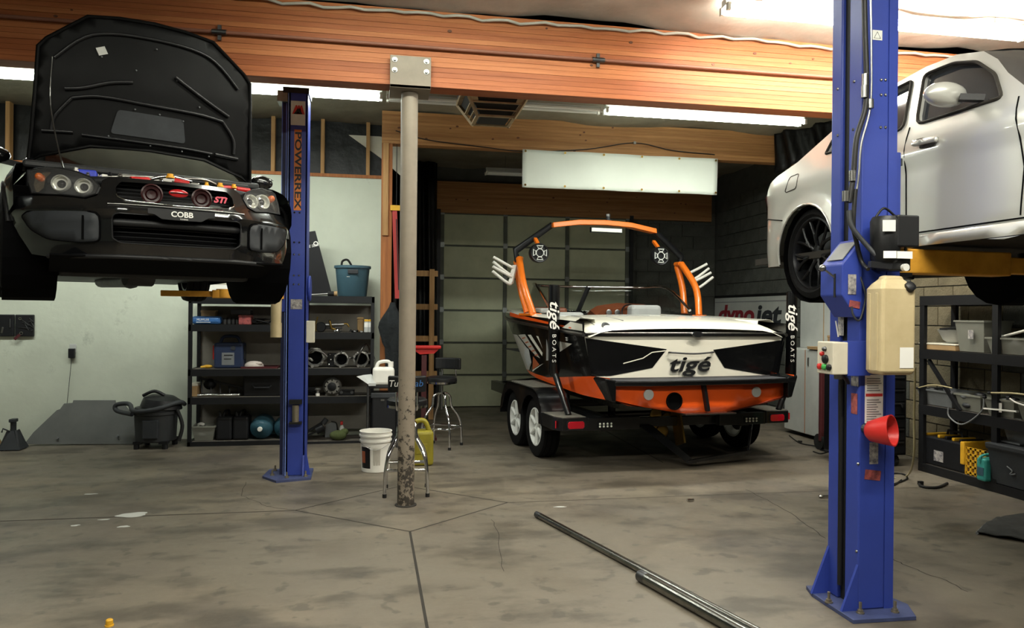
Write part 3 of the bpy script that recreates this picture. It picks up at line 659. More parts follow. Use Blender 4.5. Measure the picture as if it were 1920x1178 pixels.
# wheels
mat('tyre', '#0b0b0c', .85, spec=.25, var=.3, bump=.2, bs=30)
def tyre_prof(R, w, rim):
    h = w/2; return [(rim, -h*.8), (R-.05, -h), (R-.012, -h*.86), (R-.003, -h*.62), (R-.003, -h*.60), (R-.012, -h*.58), (R-.012, -h*.52), (R, -h*.5), (R, -h*.08), (R-.01, -h*.06), (R-.01, h*.06), (R, h*.08), (R, h*.5), (R-.012, h*.52), (R-.012, h*.58), (R-.003, h*.6), (R-.003, h*.62), (R-.012, h*.86), (R-.05, h), (rim, h*.8)]
def car_wheel(parent, c, s, R=WR, w=.215, rim=.215, rm='dull_steel', spokes=10, steer=0, sw=.018, y_split=False):
    """s = +1: outer face towards +x"""
    M = Matrix.Translation(c) @ Matrix.Rotation(steer, 4, 'Z') @ Matrix.Rotation(s*PI/2, 4, 'Y')
    t = MB().lathe(tyre_prof(R, w, rim), 48, closed=True).xform(M).build('tyre', 'tyre', parent, smooth=40)
    r = MB().lathe([(rim, -w*.4), (rim+.004, w*.36), (rim+.006, w*.42), (rim-.006, w*.43), (rim-.018, w*.36), (rim-.022, -w*.4)], 40, closed=True).xform(M).build('rim', rm, parent, smooth=50)
    MB().lathe([(.0, -.02), (rim*.62, -.02), (rim*.62, 0), (0, .0)], 24).xform(M).build('brake_disc', 'dull_steel', parent, smooth=40)
    for k in range(spokes):
        a = 2*PI*k/spokes; d = V((math.cos(a), math.sin(a), 0)); e = V((-math.sin(a), math.cos(a), 0)); mb = MB()
        if y_split:
            mb.tube([d*.045+V((0, 0, w*.26)), d*rim*.55+e*.0+V((0, 0, w*.33))], [sw*.8, sw*.7], 6)
            for q in (-1, 1): mb.tube(spline([d*rim*.3+V((0, 0, w*.31)), d*rim*.65+e*q*.022+V((0, 0, w*.34)), (d*.97+e*q*.26).normalized()*(rim-.006)+V((0, 0, w*.34))]), sw*.55, 6)
        else: mb.tube([d*.04+V((0, 0, w*.27)), d*(rim-.006)+V((0, 0, w*.34))], [sw, sw*.8], 6)
        mb.xform(M).build('spoke', rm, r, smooth=60)
    MB().lathe([(.055, w*.2), (.055, w*.3), (.03, w*.32), (0, w*.325)], 20).xform(M).build('hub', rm, r, smooth=50)
for s in (1, -1):
    car_wheel(car, (s*.75, AY, AZ+.02), s, w=.175); car_wheel(car, (s*.725, RY, AZ-.01), s, w=.205)
# ================================================================== SILVER SEDAN ON THE RIGHT LIFT
FB = Frame(2.84, 4.56, 1.58, 0)
mat('silver_paint', '#c4c4be', .3, .35, coat=.9, spec=.6); mat('glass_grey', '#34363a', .05, coat=.6, spec=.8); mat('rim_black', '#1d1e20', .35, .5); mat('tail_red', '#8d1b1b', .15, coat=.5); mat('grime', '#2a2620', .8, var=.4)
bmw = thing('silver_sedan', 'silver-white sedan raised on the right lift, seen from its rear side', 'car', FB.o, FB.a)
R0 = .45
def bflank(s, off=0):
    def g(y, z):
        x = off; yy = y
        if z > .86: x += (z-.86)*.38
        elif z < .40: x += (.40-z)*.10
        x -= .012*math.exp(-((z-.80)/.03)**2)
        x -= .022*math.exp(-((math.hypot(y, z-.345)-.33)/.05)**2)
        if y > .40:
            a = (y-.40)/R0; x += R0*(1-math.cos(a)); yy = .40+R0*math.sin(a)
        if y < -2.6: x += .5*(y+2.6)**2
        return V((x, yy, z)) if s < 0 else V((1.75-x, yy, z))
    return g
def barc(cy, r, a0, a1, n=16): return [(cy+r*math.cos(math.radians(a0+(a1-a0)*i/n)), .345+r*math.sin(math.radians(a0+(a1-a0)*i/n))) for i in range(n+1)]
bo = [(1.05, .30), (1.05, .62), (1.0, .76), (.82, .86), (.47, .93), (.21, 1.0), (0, 1.095), (-.1, 1.14), (-.35, 1.235), (-.6, 1.295), (-.87, 1.325), (-1.1, 1.315), (-1.3, 1.262), (-1.42, 1.18), (-1.52, 1.08), (-1.66, .97), (-2.4, .90), (-3.0, .78), (-3.25, .62), (-3.25, .3), (-2.99, .30)]
bo += barc(-2.62, .335, -8, 188)+[(-2.28, .31), (-.55, .31)]+[(p[0], p[1]) for p in reversed(barc(0, .332, -15, 194))][0:0]
bo += [(-.33, .31)]+[p for p in reversed(barc(0, .332, -12, 192))]+[(.36, .28)]
w1 = rounded([(-.13, .985), (-.16, 1.075), (-.40, 1.20), (-.62, 1.262), (-.79, 1.272), (-.87, .972)], .15, 3)
w2 = rounded([(-.885, 1.275), (-1.1, 1.268), (-1.28, 1.215), (-1.44, 1.10), (-1.54, .955), (-.97, .968)], .18, 3)
ext = [(-.30, 1.0)]
for s in (-1, 1):
    body = surf(MB(), bo, bflank(s), [w1, w2], .05, lip=(-s*.03, 0, 0)).build('body_side', 'silver_paint', bmw, smooth=50)
    for nm, w_ in (('rear_window', w1), ('front_window', w2)):
        g_ = surf(MB(), w_, bflank(s, .025), (), .1).build(nm, 'glass_grey', bmw, smooth=50)
        MB().tube([bflank(s, -.003)(*p) for p in resample(w_, .08)], .009, 6, closed=True).build('window_trim', 'trim_black' if s > 0 else 'grime', g_, smooth=60)
    MB().tube([bflank(s, .0)(*p) for p in barc(0, .328, -10, 190)], .008, 6).build('arch_edge', 'silver_paint', bmw, smooth=60)
    MB().lathe([(.33, 0), (.33, .25), (.08, .27)], 20, (.02 if s < 0 else 1.73, 0, .345), Matrix.Rotation(-s*PI/2, 3, 'Y'), caps=False).build('wheel_liner', 'void_black', bmw)
    for pts in ([(-.24, .96), (-.30, .80), (-.34, .62), (-.42, .42), (-.44, .39)], [(-.92, .965), (-.945, .7), (-.95, .385)], [(-1.64, .93), (-1.70, .6), (-1.68, .385)], [(-.44, .383), (-1.0, .375), (-1.68, .372), (-2.25, .37)]):
        MB().tube([bflank(s, -.0005)(*p) for p in resample(pts, .06, False)], .004, 5).build('panel_seam', 'void_black', bmw)
    MB().tube([bflank(s, -.0005)(*p) for p in resample([(.30, .60), (.55, .64), (1.0, .64)], .05, False)], .004, 5).build('bumper_seam', 'void_black', bmw)
    for y0 in (-.30, -1.0):
        h_ = surf(MB(), rounded([(y0-.02, .835), (y0-.2, .822), (y0-.2, .85), (y0-.02, .866)], .4), bflank(s, -.022), (), .05).build('door_handle', 'silver_paint', bmw, smooth=50, solid=.018, sol_off=0)
        surf(MB(), rounded([(y0-.05, .815), (y0-.17, .805), (y0-.17, .86), (y0-.05, .87)], .4), bflank(s, -.003), (), .05).build('handle_cup', 'grime', h_)
    surf(MB(), rounded([(.62, .68), (1.03, .68), (1.0, .77), (.70, .845), (.60, .80)], .2), bflank(s, -.006), (), .06).build('tail_light', 'tail_red', bmw, smooth=50)
    sk = surf(MB(), rounded([(-.36, .305), (-2.24, .295), (-2.27, .355), (-.38, .36)], .2), bflank(s, -.012), (), .12).build('side_skirt', 'silver_paint', bmw, smooth=50, solid=.02)
    my = -1.30
    mr = MB().sphere(bflank(s)(-1.30, 1.03)+V((s*.13, 0, 0)), .1, 18, 10, (1.15, .62, .62)).build('side_mirror', 'silver_paint', bmw, smooth=180)
    MB().bar(bflank(s)(-1.42, .985), bflank(s)(-1.36, 1.0)+V((s*.09, 0, 0)), .05, .03).build('mirror_arm', 'trim_black', mr)
# fuel flap outline on the near side
MB().tube([bflank(-1, -.0005)(*p) for p in resample(rounded([(.12, .80), (.26, .79), (.24, .90), (.13, .905)], .2), .04)], .003, 5, closed=True).build('fuel_flap', 'grime', bmw)
# roof, rear, hood, glass
mb = MB(); rows = []
for y, z in ((.21, 1.0), (0, 1.095), (-.1, 1.14), (-.35, 1.235), (-.6, 1.295), (-.87, 1.325), (-1.1, 1.315), (-1.3, 1.262)):
    a = bflank(-1)(y, z); b = bflank(1)(y, z); rows.append([a.lerp(b, k/10)+V((0, 0, .05*math.sin(PI*k/10)**.6)) for k in range(11)])
MB().loft(rows[3:], closed=False).build('roof', 'silver_paint', bmw, smooth=60); MB().loft(rows[:4], closed=False).build('rear_glass', 'glass_grey', bmw, smooth=60)
def span(pts, name, m, c=.04):
    rows = []
    for y, z in pts:
        a = bflank(-1)(y, z); b = bflank(1)(y, z); rows.append([a.lerp(b, k/8)+V((0, 0, c*math.sin(PI*k/8)**.6)) for k in range(9)])
    MB().loft(rows, closed=False).build(name, m, bmw, smooth=60)
span([(-1.3, 1.262), (-1.42, 1.18), (-1.52, 1.08), (-1.66, .97)], 'windshield', 'glass_grey'); span([(-1.66, .97), (-2.4, .90), (-3.0, .78), (-3.25, .62)], 'hood', 'silver_paint')
span([(.21, 1.0), (.47, .93), (.82, .86), (1.0, .76)], 'trunk_lid', 'silver_paint', .03)
span([(1.0, .76), (1.05, .62), (1.05, .30)], 'rear_bumper', 'silver_paint', .0); span([(-3.25, .62), (-3.25, .3)], 'front_bumper', 'silver_paint', 0)
MB().bx(.06, 1.69, -3.1, .8, .315, .36).build('floor_pan', 'grime', bmw)
MB().tube([(1.1, -2, .25), (1.15, -.4, .24), (1.25, .8, .27)], .04, 10).build('exhaust_pipe', 'grime', bmw, smooth=60)
MB().tube([(.3, 0, .33), (1.45, 0, .33)], .05, 10).build('rear_axle', 'grime', bmw, smooth=60)
for y in (0, -2.62):
    car_wheel(bmw, (.14, y, .345), -1, R=.312, w=.235, rim=.24, rm='rim_black', spokes=7, sw=.02, y_split=True)
    car_wheel(bmw, (1.61, y, .345), 1, R=.312, w=.235, rim=.24, rm='rim_black', spokes=7, sw=.02, y_split=True)
# ================================================================== TWO-POST LIFTS
mat('lift_blue', '#2f4196', .42, var=.12, vs=3, spec=.5); mat('lift_blue_edge', '#7086c8', .4); mat('arm_yellow', '#f0b040', .5, col2='#cf8f2c', vs=5); mat('steel_bolt', '#9c9482', .4, .8, var=.3)
mat('tank_poly', '#c9b892', .45, col2='#b3a27c', vs=3); mat('box_white', '#cfc8b6', .5, var=.15); mat('lift_black', '#141517', .4, var=.2); mat('slot', '#0b0c12', .7)
mat('green_button', '#3f9a4a', .4); mat('orange_decal', '#d2762a', .5)
def gusset(mb, a, b, top, t=.008):
    a, b, top = V(a), V(b), V(top); n = (b-a).cross(top-a).normalized()*t; mb.prism([a, b, top], -n, n)
def bolt(par, p, h=.05):
    MB().cyl((p[0], p[1], p[2]), (p[0], p[1], p[2]+.006), .02, 14).lathe([(.015, .006), (.015, .018), (.008, .019), (.008, h), (.0, h+.001)], 6, p).build('anchor_bolt', 'steel_bolt', par, smooth=40)
# ---- right lift column
lr = thing('lift_column', 'blue two-post lift column with power unit, stickers and plastic tank in the right foreground', 'car lift', (2.485, 3.52, 0))
o_ = V((2.485, 3.52, 0))
def L_(p): return V(p)-o_
x0, x1, y0, y1 = 2.41-2.485, 2.56-2.485, 3.39-3.52, 3.65-3.52
TOP = 3.62
col_ = MB().bx(x0, x1, y0, y0+.11, .02, TOP).build('column', 'lift_blue', lr, bevel=.008)
MB().bx(x0, x1, y1-.09, y1, .02, TOP).build('column_flange', 'lift_blue', lr, bevel=.008)
MB().bx(x0+.02, x1, y0+.11, y1-.09, .02, TOP).build('column_slot', 'slot', lr)
MB().bx(x1, x1+.05, y1-.03, y1, .02, TOP).bx(x1, x1+.05, y0, y0+.03, .02, TOP).build('column_lip', 'lift_blue', lr)
pl_ = [L_(onZ(u, v, .02)) for u, v in ((1522, 1112), (1546, 1128), (1600, 1163), (1718, 1156), (1702, 1133))]
pl_ += [V((x1+.10, y1+.08, .02)), V((x0-.06, y1+.10, .02))]
mat('lift_plate', '#414a72', .5, var=.3, vs=8)
bp = MB().prism(pl_, (0, 0, -.02), (0, 0, 0)).build('base_plate', 'lift_plate', lr, bevel=.002)
for u, v in ((1535, 1105), (1554, 1130), (1613, 1150), (1678, 1148)): bolt(bp, L_(onZ(u, v, .02)), .055)
bolt(bp, (x1+.05, y1+.04, .02)); 
mb = MB(); gusset(mb, (x0, y0+.005, .02), (x0-.09, y0+.005, .02), (x0, y0+.005, .25)); gusset(mb, (x0, y1-.01, .02), (x0-.1, y1-.01, .02), (x0, y1-.01, .27)); mb.build('gusset', 'lift_blue', lr)
# hydraulic hose in the slot, upper cover plates
hose('slot_hose', [(x0-.004, y0+.14, .1), (x0-.004, y0+.14, 1.2), (x0-.004, y0+.135, 1.35)], .014, 'cable_black', lr)
# hoses from the top down to the power unit: on the near face edge
def fp(u, v, dy=.03): return L_(onY(u, v, 3.39-dy))
def lp(u, v, dx=.03): return L_(onX(u, v, 2.41-dx))
hose('hydraulic_hose', [fp(1620, -40), fp(1622, 60), fp(1625, 150), fp(1622, 205), fp(1606, 260), fp(1600, 330), fp(1592, 380)], .013, 'cable_black', lr, 10)
hose('hydraulic_hose', [fp(1592, 395, .04), fp(1597, 425, .05), fp(1625, 460, .08), fp(1650, 485, .12), fp(1672, 498, .13)], .012, 'dark_grey', lr, 10)
hose('hydraulic_hose', [fp(1604, 355), fp(1600, 420), fp(1605, 450), fp(1615, 490), fp(1628, 505, .08)], .011, 'cable_black', lr, 10)
hose('air_line', [fp(1632, -40), fp(1634, 100), fp(1632, 200), fp(1615, 270), fp(1610, 330), fp(1598, 420)], .005, 'steel', lr)
hose('air_line', [lp(1598, 480), lp(1620, 540, .0), fp(1622, 565, .02), fp(1612, 600), fp(1600, 592), fp(1597, 575)], .005, 'dark_grey', lr)
for (u, v, w2_) in ((1622, 150, 8), (1621, 172, 8), (1585, 368, 7), (1598, 330, 7), (1632, 195, 6)): MB().cyl(fp(u, v-w2_*1.4, .035), fp(u, v+w2_*1.4, .035), .016, 12).build('hose_fitting', 'steel', lr, smooth=50)
for u, v in ((1660, 150), (1652, 150), (1660, 178), (1652, 178), (1660, 239), (1651, 239), (1571, 167), (1602, 153), (1571, 254), (1600, 243), (1609, 870), (1606, 1034)):
    MB().sphere(fp(u, v, .0) if u > 1640 else lp(u, v, 0), .008, 8, 5, (1, 1, 1)).build('rivet', 'steel', lr)
q_ = fp(1645, 66, .0025); MB().tube([q_+V((-.018, 0, -.015)), q_+V((.018, 0, -.015)), q_+V((0, 0, .017))], .0022, 5, closed=True).build('decal', 'letter_black', lr)
MB().box(fp(1645, 66, .0012), (.055, .002, .05)).build('decal_plate', 'sticker_white', lr)
# release mechanism housing on the left face
hp = [lp(1540, 500, .0), ]
mb = MB(); Yc0, Yc1 = y0+.0, y0+.13
prof = [(x0-.0, 1.90), (x0-.115, 1.765), (x0-.115, 1.61), (x0-.035, 1.50), (x0, 1.50)]
mb.prism([(x, Yc0, z) for x, z in prof], (0, -.015, 0), (0, .17, 0)); hs_ = mb.build('release_housing', 'lift_blue', lr, bevel=.006)
MB().box((x0-.062, Yc0+.07, 1.836), (.12, .13, .004), Matrix.Rotation(-.866, 3, 'Y')).build('cover_plate', 'mid_grey', hs_)
MB().bx(x0-.118, x0-.114, Yc0+.035, Yc0+.05, 1.60, 1.72).build('slot_opening', 'slot', hs_)
MB().tube([(x0-.11, Yc0+.045, 1.70), (x0-.175, Yc0+.05, 1.745)], .006, 8).sphere((x0-.18, Yc0+.05, 1.748), .018).build('release_lever', 'steel', hs_, smooth=60)
def sticker(c, n, w_, h_, m, nm='sticker', tilt=0, par=lr):
    M = face(c, n) @ Matrix.Rotation(tilt, 4, 'Z')
    return MB().add([M @ V((x, y, .0015)) for x, y in ((-w_/2, -h_/2), (w_/2, -h_/2), (w_/2, h_/2), (-w_/2, h_/2))], [(0, 1, 2, 3)]).build(nm, m, par)
sticker((x0-.06, Yc0-.0165, 1.665), (0, -1, 0), .045, .10, 'sticker_mix'); sticker((x0-.045, Yc0-.0165, 1.565), (0, -1, 0), .06, .035, 'sticker_red', tilt=-.15)
sticker(lp(1577, 608, .0), (-1, 0, 0), .05, .12, 'sticker_mix'); sticker(lp(1602, 757, .0), (-1, 0, 0), .05, .105, 'sticker_red'); sticker(lp(1603, 715, .0), (-1, 0, 0), .06, .05, 'sticker_mix')
sticker(fp(1638, 850, 0), (0, -1, 0), .05, .11, 'sticker_mix'); sticker(fp(1636, 891, 0), (0, -1, 0), .09, .05, 'sticker_red', tilt=-.12)
# instruction sheet: white card with printed rows and a red band
q0, q1 = fp(1622, 703, .002), fp(1655, 808, .002)
sh = MB().bx(q0.x, q1.x, q0.y-.001, q0.y, q1.z, q0.z).build('instruction_sheet', 'letter_white', lr)
hgt = q0.z-q1.z; MB().bx(q0.x+.004, q1.x-.004, q0.y-.002, q0.y-.001, q1.z+hgt*.615, q1.z+hgt*.665).build('red_band', 'letter_red', sh)
mat('print_grey', '#8b8b8d', .6)
mb = MB(); rr = random.Random(5)
for k in range(22):
    z = q1.z+hgt*(.04+k*.042)
    if .58 < (z-q1.z)/hgt < .69: continue
    mb.bx(q0.x+.01, q1.x-.01-rr.uniform(0, .03), q0.y-.002, q0.y-.001, z, z+.005)
mb.build('printed_lines', 'print_grey', sh)
# control box
a_, b_ = onY(1562, 642, 3.345), onY(1590, 703, 3.345); cx0, cx1 = a_.x-o_.x, b_.x-o_.x; cyb = onX(1532, 670, a_.x).y-o_.y
cb = MB().bx(cx0, cx1, y0-.045, cyb, b_.z, a_.z).build('control_box', 'box_white', lr, bevel=.005)
MB().bx(cx1, x0+.03, y0-.04, y0+.0, b_.z-.005, a_.z+.005).build('box_bracket', 'lift_blue', cb)
for (yy, zz, m, r) in ((.045, .10, 'red', .012), (.025, .075, 'lift_black', .022), (.03, .035, 'green_button', .016), (.06, .035, 'red', .016), (.0, .035, 'lift_black', .016), (.03, .125, 'dull_steel', .012)):
    MB().lathe([(r, 0), (r*.95, .012), (r*.6, .016), (0, .017)], 14, (cx0, y0-.02+yy*1.3, b_.z+zz), Matrix.Rotation(-PI/2, 3, 'Y')).build('button', m, cb, smooth=50)
MB().cyl((cx0+.06, y0, b_.z-.025), (cx0+.06, y0, b_.z), .02, 12).build('cable_gland', 'mid_grey', cb, smooth=50)
hose('control_cable', [(cx0+.08, y0, b_.z), (x0-.03, y0+.05, b_.z-.05), (x0-.012, y0+.14, b_.z-.03), (x0-.01, y0+.14, b_.z-.4)], .009, 'cable_black', lr)
MB().tube([lp(1567, 602, .003), lp(1572, 632, .003)], .004, 6).build('pen', 'white_plastic', lr)
# power unit: motor, capacitor cover, pump block
pu = MB().bx(fp(1642, 420).x, fp(1650, 420).x+.03, y0-.02, y0, fp(1640, 505).z, fp(1640, 410).z).build('motor_bracket', 'lift_black', lr)
mz0, mz1 = fp(1660, 497, .1).z, fp(1660, 404, .1).z; mx = fp(1660, 450, .1).x; my = y0-.10
MB().lathe([(.052, mz0), (.068, mz0+.03), (.07, mz1-.03), (.06, mz1-.008), (0, mz1)], 28, (mx, my, 0)).build('motor', 'lift_black', pu, smooth=50)
MB().bx(mx+.012, mx+.135, my-.07, my+.05, mz0+.085, mz1-.004).build('capacitor_cover', 'black_plastic', pu, bevel=.008)
MB().bx(mx-.02, mx+.10, my-.055, my+.04, mz0-.03, mz0+.05).build('pump_block', 'lift_black', pu, bevel=.006)
hose('motor_handle', [(mx-.06, my, mz1-.02), (mx-.01, my, mz1+.035), (mx+.05, my, mz1)], .006, 'cable_black', pu)
sticker((mx-.035, my-.072, mz1-.06), (-.3, -1, 0), .06, .055, 'sticker_white', 'label', par=pu); sticker((mx-.03, my-.073, mz0+.045), (-.3, -1, 0), .06, .035, 'letter_white', 'label', par=pu); sticker((mx+.05, my-.073, mz0+.045), (0, -1, 0), .085, .035, 'letter_white', 'label', par=pu)
MB().cyl((mx+.06, my-.055, mz0-.015), (mx+.06, my-.075, mz0-.015), .018, 14).build('gauge', 'sticker_white', pu, smooth=50)
MB().bar((mx-.10, my-.02, mz0+.0), (mx+.0, my-.04, mz0-.01), .035, .03).build('valve_handle', 'black_plastic', pu)
MB().cyl((mx+.085, my-.04, mz0), (mx+.088, my-.03, mz0+.09), .006, 8).build('release_rod', 'steel', pu)
# plastic reservoir
ta, tb = fp(1622, 517, .19), fp(1717, 704, .19); tx0, tx1, tz0, tz1 = fp(1654, 600, .19).x, tb.x, tb.z, ta.z; ty0 = y0-.19; ty1 = onX(1622, 600, tx0+o_.x).y-o_.y
tk = MB().loft([[(tx0+i, ty0+i, z), (tx1-i, ty0+i, z), (tx1-i, ty1-i, z), (tx0+i, ty1-i, z)] for z, i in ((tz0, .010), (tz0+.02, 0), (tz1-.06, 0), (tz1-.035, .015), (tz1-.012, .036), (tz1+.006, .04))]).build('oil_tank', 'tank_poly', lr, bevel=.014, seg=3)
for k in (.03, .085): MB().bx(tx0-.003, tx0+.002, ty0+k, ty0+k+.02, tz0+.02, tz1-.08).build('mould_rib', 'tank_poly', tk, bevel=.003)
MB().lathe([(.026, 0), (.026, .022), (.02, .026), (0, .027)], 10, (tx1-.035, ty0+.012, tz1-.055), Matrix.Rotation(1.05, 3, 'X')).build('tank_cap', 'black_plastic', tk, smooth=40)
ls_ = sticker(((tx1-.052), ty0-.001, tz0+.085), (0, -1, 0), .075, .10, 'letter_white', 'label', par=tk)
# arms + carriage on the car side
ca = MB().bx(x1+.005, x1+.09, y0+.02, y1-.02, 1.62, 2.35).build('carriage', 'lift_blue', lr, bevel=.006)
am = thing('lift_arm', 'yellow steel lift arm reaching under the silver sedan', 'lift arm', (2.66, 3.55, 1.735))
MB().bar((.0, 0, .065), (.78, .06, .065), .13, .13).build('arm_tube', 'arm_yellow', am, bevel=.008); MB().bar((.70, .05, .06), (1.05, .08, .06), .09, .09).build('arm_extension', 'arm_yellow', am, bevel=.006)
MB().bx(-.02, .1, -.09, .09, -.02, .0).bx(-.02, .1, -.09, .09, .13, .15).build('hinge_ears', 'lift_black', am); MB().cyl((.98, .075, .105), (.98, .075, .135), .06, 16).build('pad', 'black_rubber', am, smooth=40)
am2 = thing('lift_arm', 'dark lift arm running back beneath the silver sedan', 'lift arm', (2.66, 3.66, 1.745)); MB().bar((0, 0, .05), (.7, .62, .05), .11, .1).build('arm_tube', 'lift_black', am2, bevel=.006); MB().cyl((.64, .57, .10), (.64, .57, .12), .055, 16).build('pad', 'black_rubber', am2)
# grey limit switch hanging on a wire behind the column
ls2 = thing('limit_switch', 'small grey switch box hanging beside the right blue column', 'switch', onY(1680, 305, 3.50)); MB().box((0, 0, 0), (.05, .04, .04)).build('box', 'dark_grey', ls2, bevel=.004); MB().tube([(0, 0, -.02), (.0, 0, -.22)], .002, 5).bar((-.1, 0, .0), (-.02, 0, .0), .012).build('wire', 'mid_grey', ls2)
# ---- left lift column
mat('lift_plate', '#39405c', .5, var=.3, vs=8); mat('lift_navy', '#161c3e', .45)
ll = thing('lift_column', 'blue two-post lift column with orange lettering beside the black sedan', 'car lift', (-.70, 7.13, 0))
X0_, X1_, Y0_, Y1_ = -.085, .085, -.13, .14; TL = 3.50
MB().bx(X0_, X1_, Y0_, Y0_+.02, .02, TL).bx(X1_-.02, X1_, Y0_, Y1_, .02, TL).bx(X0_, X1_, Y1_-.02, Y1_, .02, TL).build('column', 'lift_blue', ll, bevel=.005)
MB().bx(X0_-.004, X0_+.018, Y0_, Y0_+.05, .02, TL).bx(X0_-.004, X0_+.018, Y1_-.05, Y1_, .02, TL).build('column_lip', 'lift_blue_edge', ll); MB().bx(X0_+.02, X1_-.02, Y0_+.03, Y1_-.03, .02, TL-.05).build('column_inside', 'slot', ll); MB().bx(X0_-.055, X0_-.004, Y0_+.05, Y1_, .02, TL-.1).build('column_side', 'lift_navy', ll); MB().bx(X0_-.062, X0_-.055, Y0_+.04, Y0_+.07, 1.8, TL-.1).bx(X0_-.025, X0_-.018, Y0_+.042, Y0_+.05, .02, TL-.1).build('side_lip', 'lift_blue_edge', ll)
bq = [V((q.x, q.y, .02))-V((-.70, 7.13, 0)) for q in (onZ(492, 893, .02), onZ(518, 902, .02), onZ(583, 896, .02))]+[V((.14, .18, .02)), V((-.26, .18, .02))]
bl = MB().prism(bq, (0, 0, -.02), (0, 0, 0)).build('base_plate', 'lift_plate', ll)
for p in ((-.2, -.1, .02), (-.06, -.22, .02), (.1, -.19, .02), (-.2, .1, .02)): bolt(bl, p, .05)
mb = MB(); gusset(mb, (X1_-.01, Y0_, .02), (X1_-.01, Y0_-.05, .02), (X1_-.01, Y0_, .2)); mb.build('gusset', 'lift_blue', ll); mb = MB(); gusset(mb, (X1_, Y0_+.02, .02), (X1_+.05, Y0_+.02, .02), (X1_, Y0_+.02, .3)); mb.build('gusset', 'lift_blue', ll)
MB().bx(X0_-.05, X1_+.01, Y0_-.01, Y1_+.01, TL-.02, TL+.03).build('top_cap', 'lift_black', ll); MB().bx(X0_-.10, X0_-.01, Y0_, Y1_-.1, TL-.10, TL-.0).build('top_bracket', 'galv', ll)
yf = Y0_-.0005
lg = MB().bx(-.065, .062, yf-.002, yf, 3.19, 3.41).build('logo_plate', 'sticker_white', ll)
mb = MB()
for k in (-1, 0, 1): mb.prism([(k*.022-.03, 0, 3.29), (k*.022, 0, 3.37), (k*.022+.012, 0, 3.37), (k*.022+.034, 0, 3.29)], (0, yf-.004, 0), (0, yf-.002, 0))
mb.build('logo_mark', 'letter_red', lg); MB().prism([(-.04, 0, 3.29), (-.005, 0, 3.34), (.005, 0, 3.34), (.04, 0, 3.29), (.02, 0, 3.29), (0, 0, 3.315), (-.02, 0, 3.29)], (0, yf-.006, 0), (0, yf-.004, 0)).build('logo_peak', 'letter_black', lg)
text('logo_small_text', 'MOHAWK', .018, 'letter_red', lg, face((0, yf-.004, 3.255), (0, -1, 0)), .0005) if False else None
pn = MB().bx(-.032, .032, yf-.002, yf, 2.42, 3.15).build('lettering_panel', 'orange_decal', ll)
text('lettering', 'POWERREX', .078, 'letter_black', pn, face((.0, yf-.003, 2.785), (0, -1, 0)) @ Matrix.Rotation(-PI/2, 4, 'Z'), .0005, width=.70, bold=.002)
for z in (2.40, 2.13, 2.02, 1.83, 1.75):
    for x in (-.025, .02): MB().sphere((x, yf, z), .009, 8, 5).build('rivet', 'slot' if z > 2.1 else 'steel', ll)
stk = sticker((.0, yf-.001, 1.57), (0, -1, 0), .10, .09, 'sticker_mix', par=ll)
lk = MB().bx(-.05, .06, Y0_-.06, Y0_, .67, .71).bx(-.05, .06, Y0_-.06, Y0_, .49, .51).build('lock_bracket', 'lift_black', ll); MB().cyl((.005, Y0_-.035, .51), (.005, Y0_-.035, .66), .03, 16).build('lock_solenoid', 'steel_bolt', lk, smooth=50)
MB().lathe([(.0, 0), (.115, 0), (.12, .01), (.115, .02), (0, .02)], 24, (X1_+.005, .05, 1.72), Matrix.Rotation(PI/2, 3, 'Y')).build('pulley_guard', 'lift_blue', ll, smooth=40)
bx_ = MB().bx(X1_, X1_+.075, Y0_+.02, Y0_+.07, 1.22, 1.42).build('junction_box', 'off_white', ll, bevel=.006)
MB().bx(X0_-.10, X0_-.012, Y0_+.03, Y1_-.03, 1.50, 2.3).build('carriage', 'lift_blue', ll, bevel=.005)
MB().lathe([(.05, 1.27), (.05, 1.40), (.045, 1.40), (.05, 1.68), (.04, 1.74), (.015, 1.76), (.015, 1.79)], 20, (X0_-.09, Y0_+.0, 0)).build('air_filter_housing', 'tank_poly', ll, smooth=40)
la = thing('lift_arm', 'orange-yellow lift arm with black pad under the black sedan', 'lift arm', (-.86, 7.05, 1.62))
MB().bar((.04, 0, .03), (-.55, -.12, .03), .11, .07).build('arm_tube', 'arm_yellow', la, bevel=.006); MB().bar((-.5, -.11, .03), (-.95, -.2, .03), .08, .05).build('arm_extension', 'arm_yellow', la, bevel=.005); MB().cyl((-.12, -.08, .06), (-.12, -.08, .13), .05, 16).lathe([(.06, .13), (.06, .15), (.0, .152)], 16, (-.12, -.08, 0)).build('pad', 'black_rubber', la, smooth=40); MB().cyl((-.45, -.1, .0), (-.45, -.1, .075), .07, 16).build('pivot', 'arm_yellow', la, smooth=40)
# ================================================================== WAKE BOAT AND TRAILER
FT = Frame(3.079, 6.61, 0, 6.6)
mat('gel_white', '#e6e4d6', .22, coat=.6); mat('gel_grey', '#a6a79d', .3, coat=.4); mat('gel_black', '#08090b', .25, coat=.25); mat('gel_orange', '#e8581a', .3, coat=.5); mat('tower_orange', '#e8741c', .35, coat=.3); mat('pad_grey', '#35363a', .8, var=.2)
mat('windshield_tint', '#20261f', .02, alpha=.2, spec=.8); mat('vinyl', '#b8bab8', .5, var=.1); mat('dash_brown', '#7d4428', .5); mat('led_white', '#e8ecdf', .4); mat('lens_red', '#b01525', .2, coat=.5); mat('logo_steel', '#5a5c60', .22, .9); mat('graphic_grey', '#b4b0a6', .35); mat('graphic_rust', '#a85a38', .35); mat('carpet_grey', '#77756c', .9, var=.4, vs=30)
bt = thing('wake_boat', 'white, black and orange wake boat on its trailer with an orange tower', 'boat', FT.o, FT.a)
LEN = 5.15
def zr(y): return 1.31+.045*max(0, y-.3)            # rub rail height
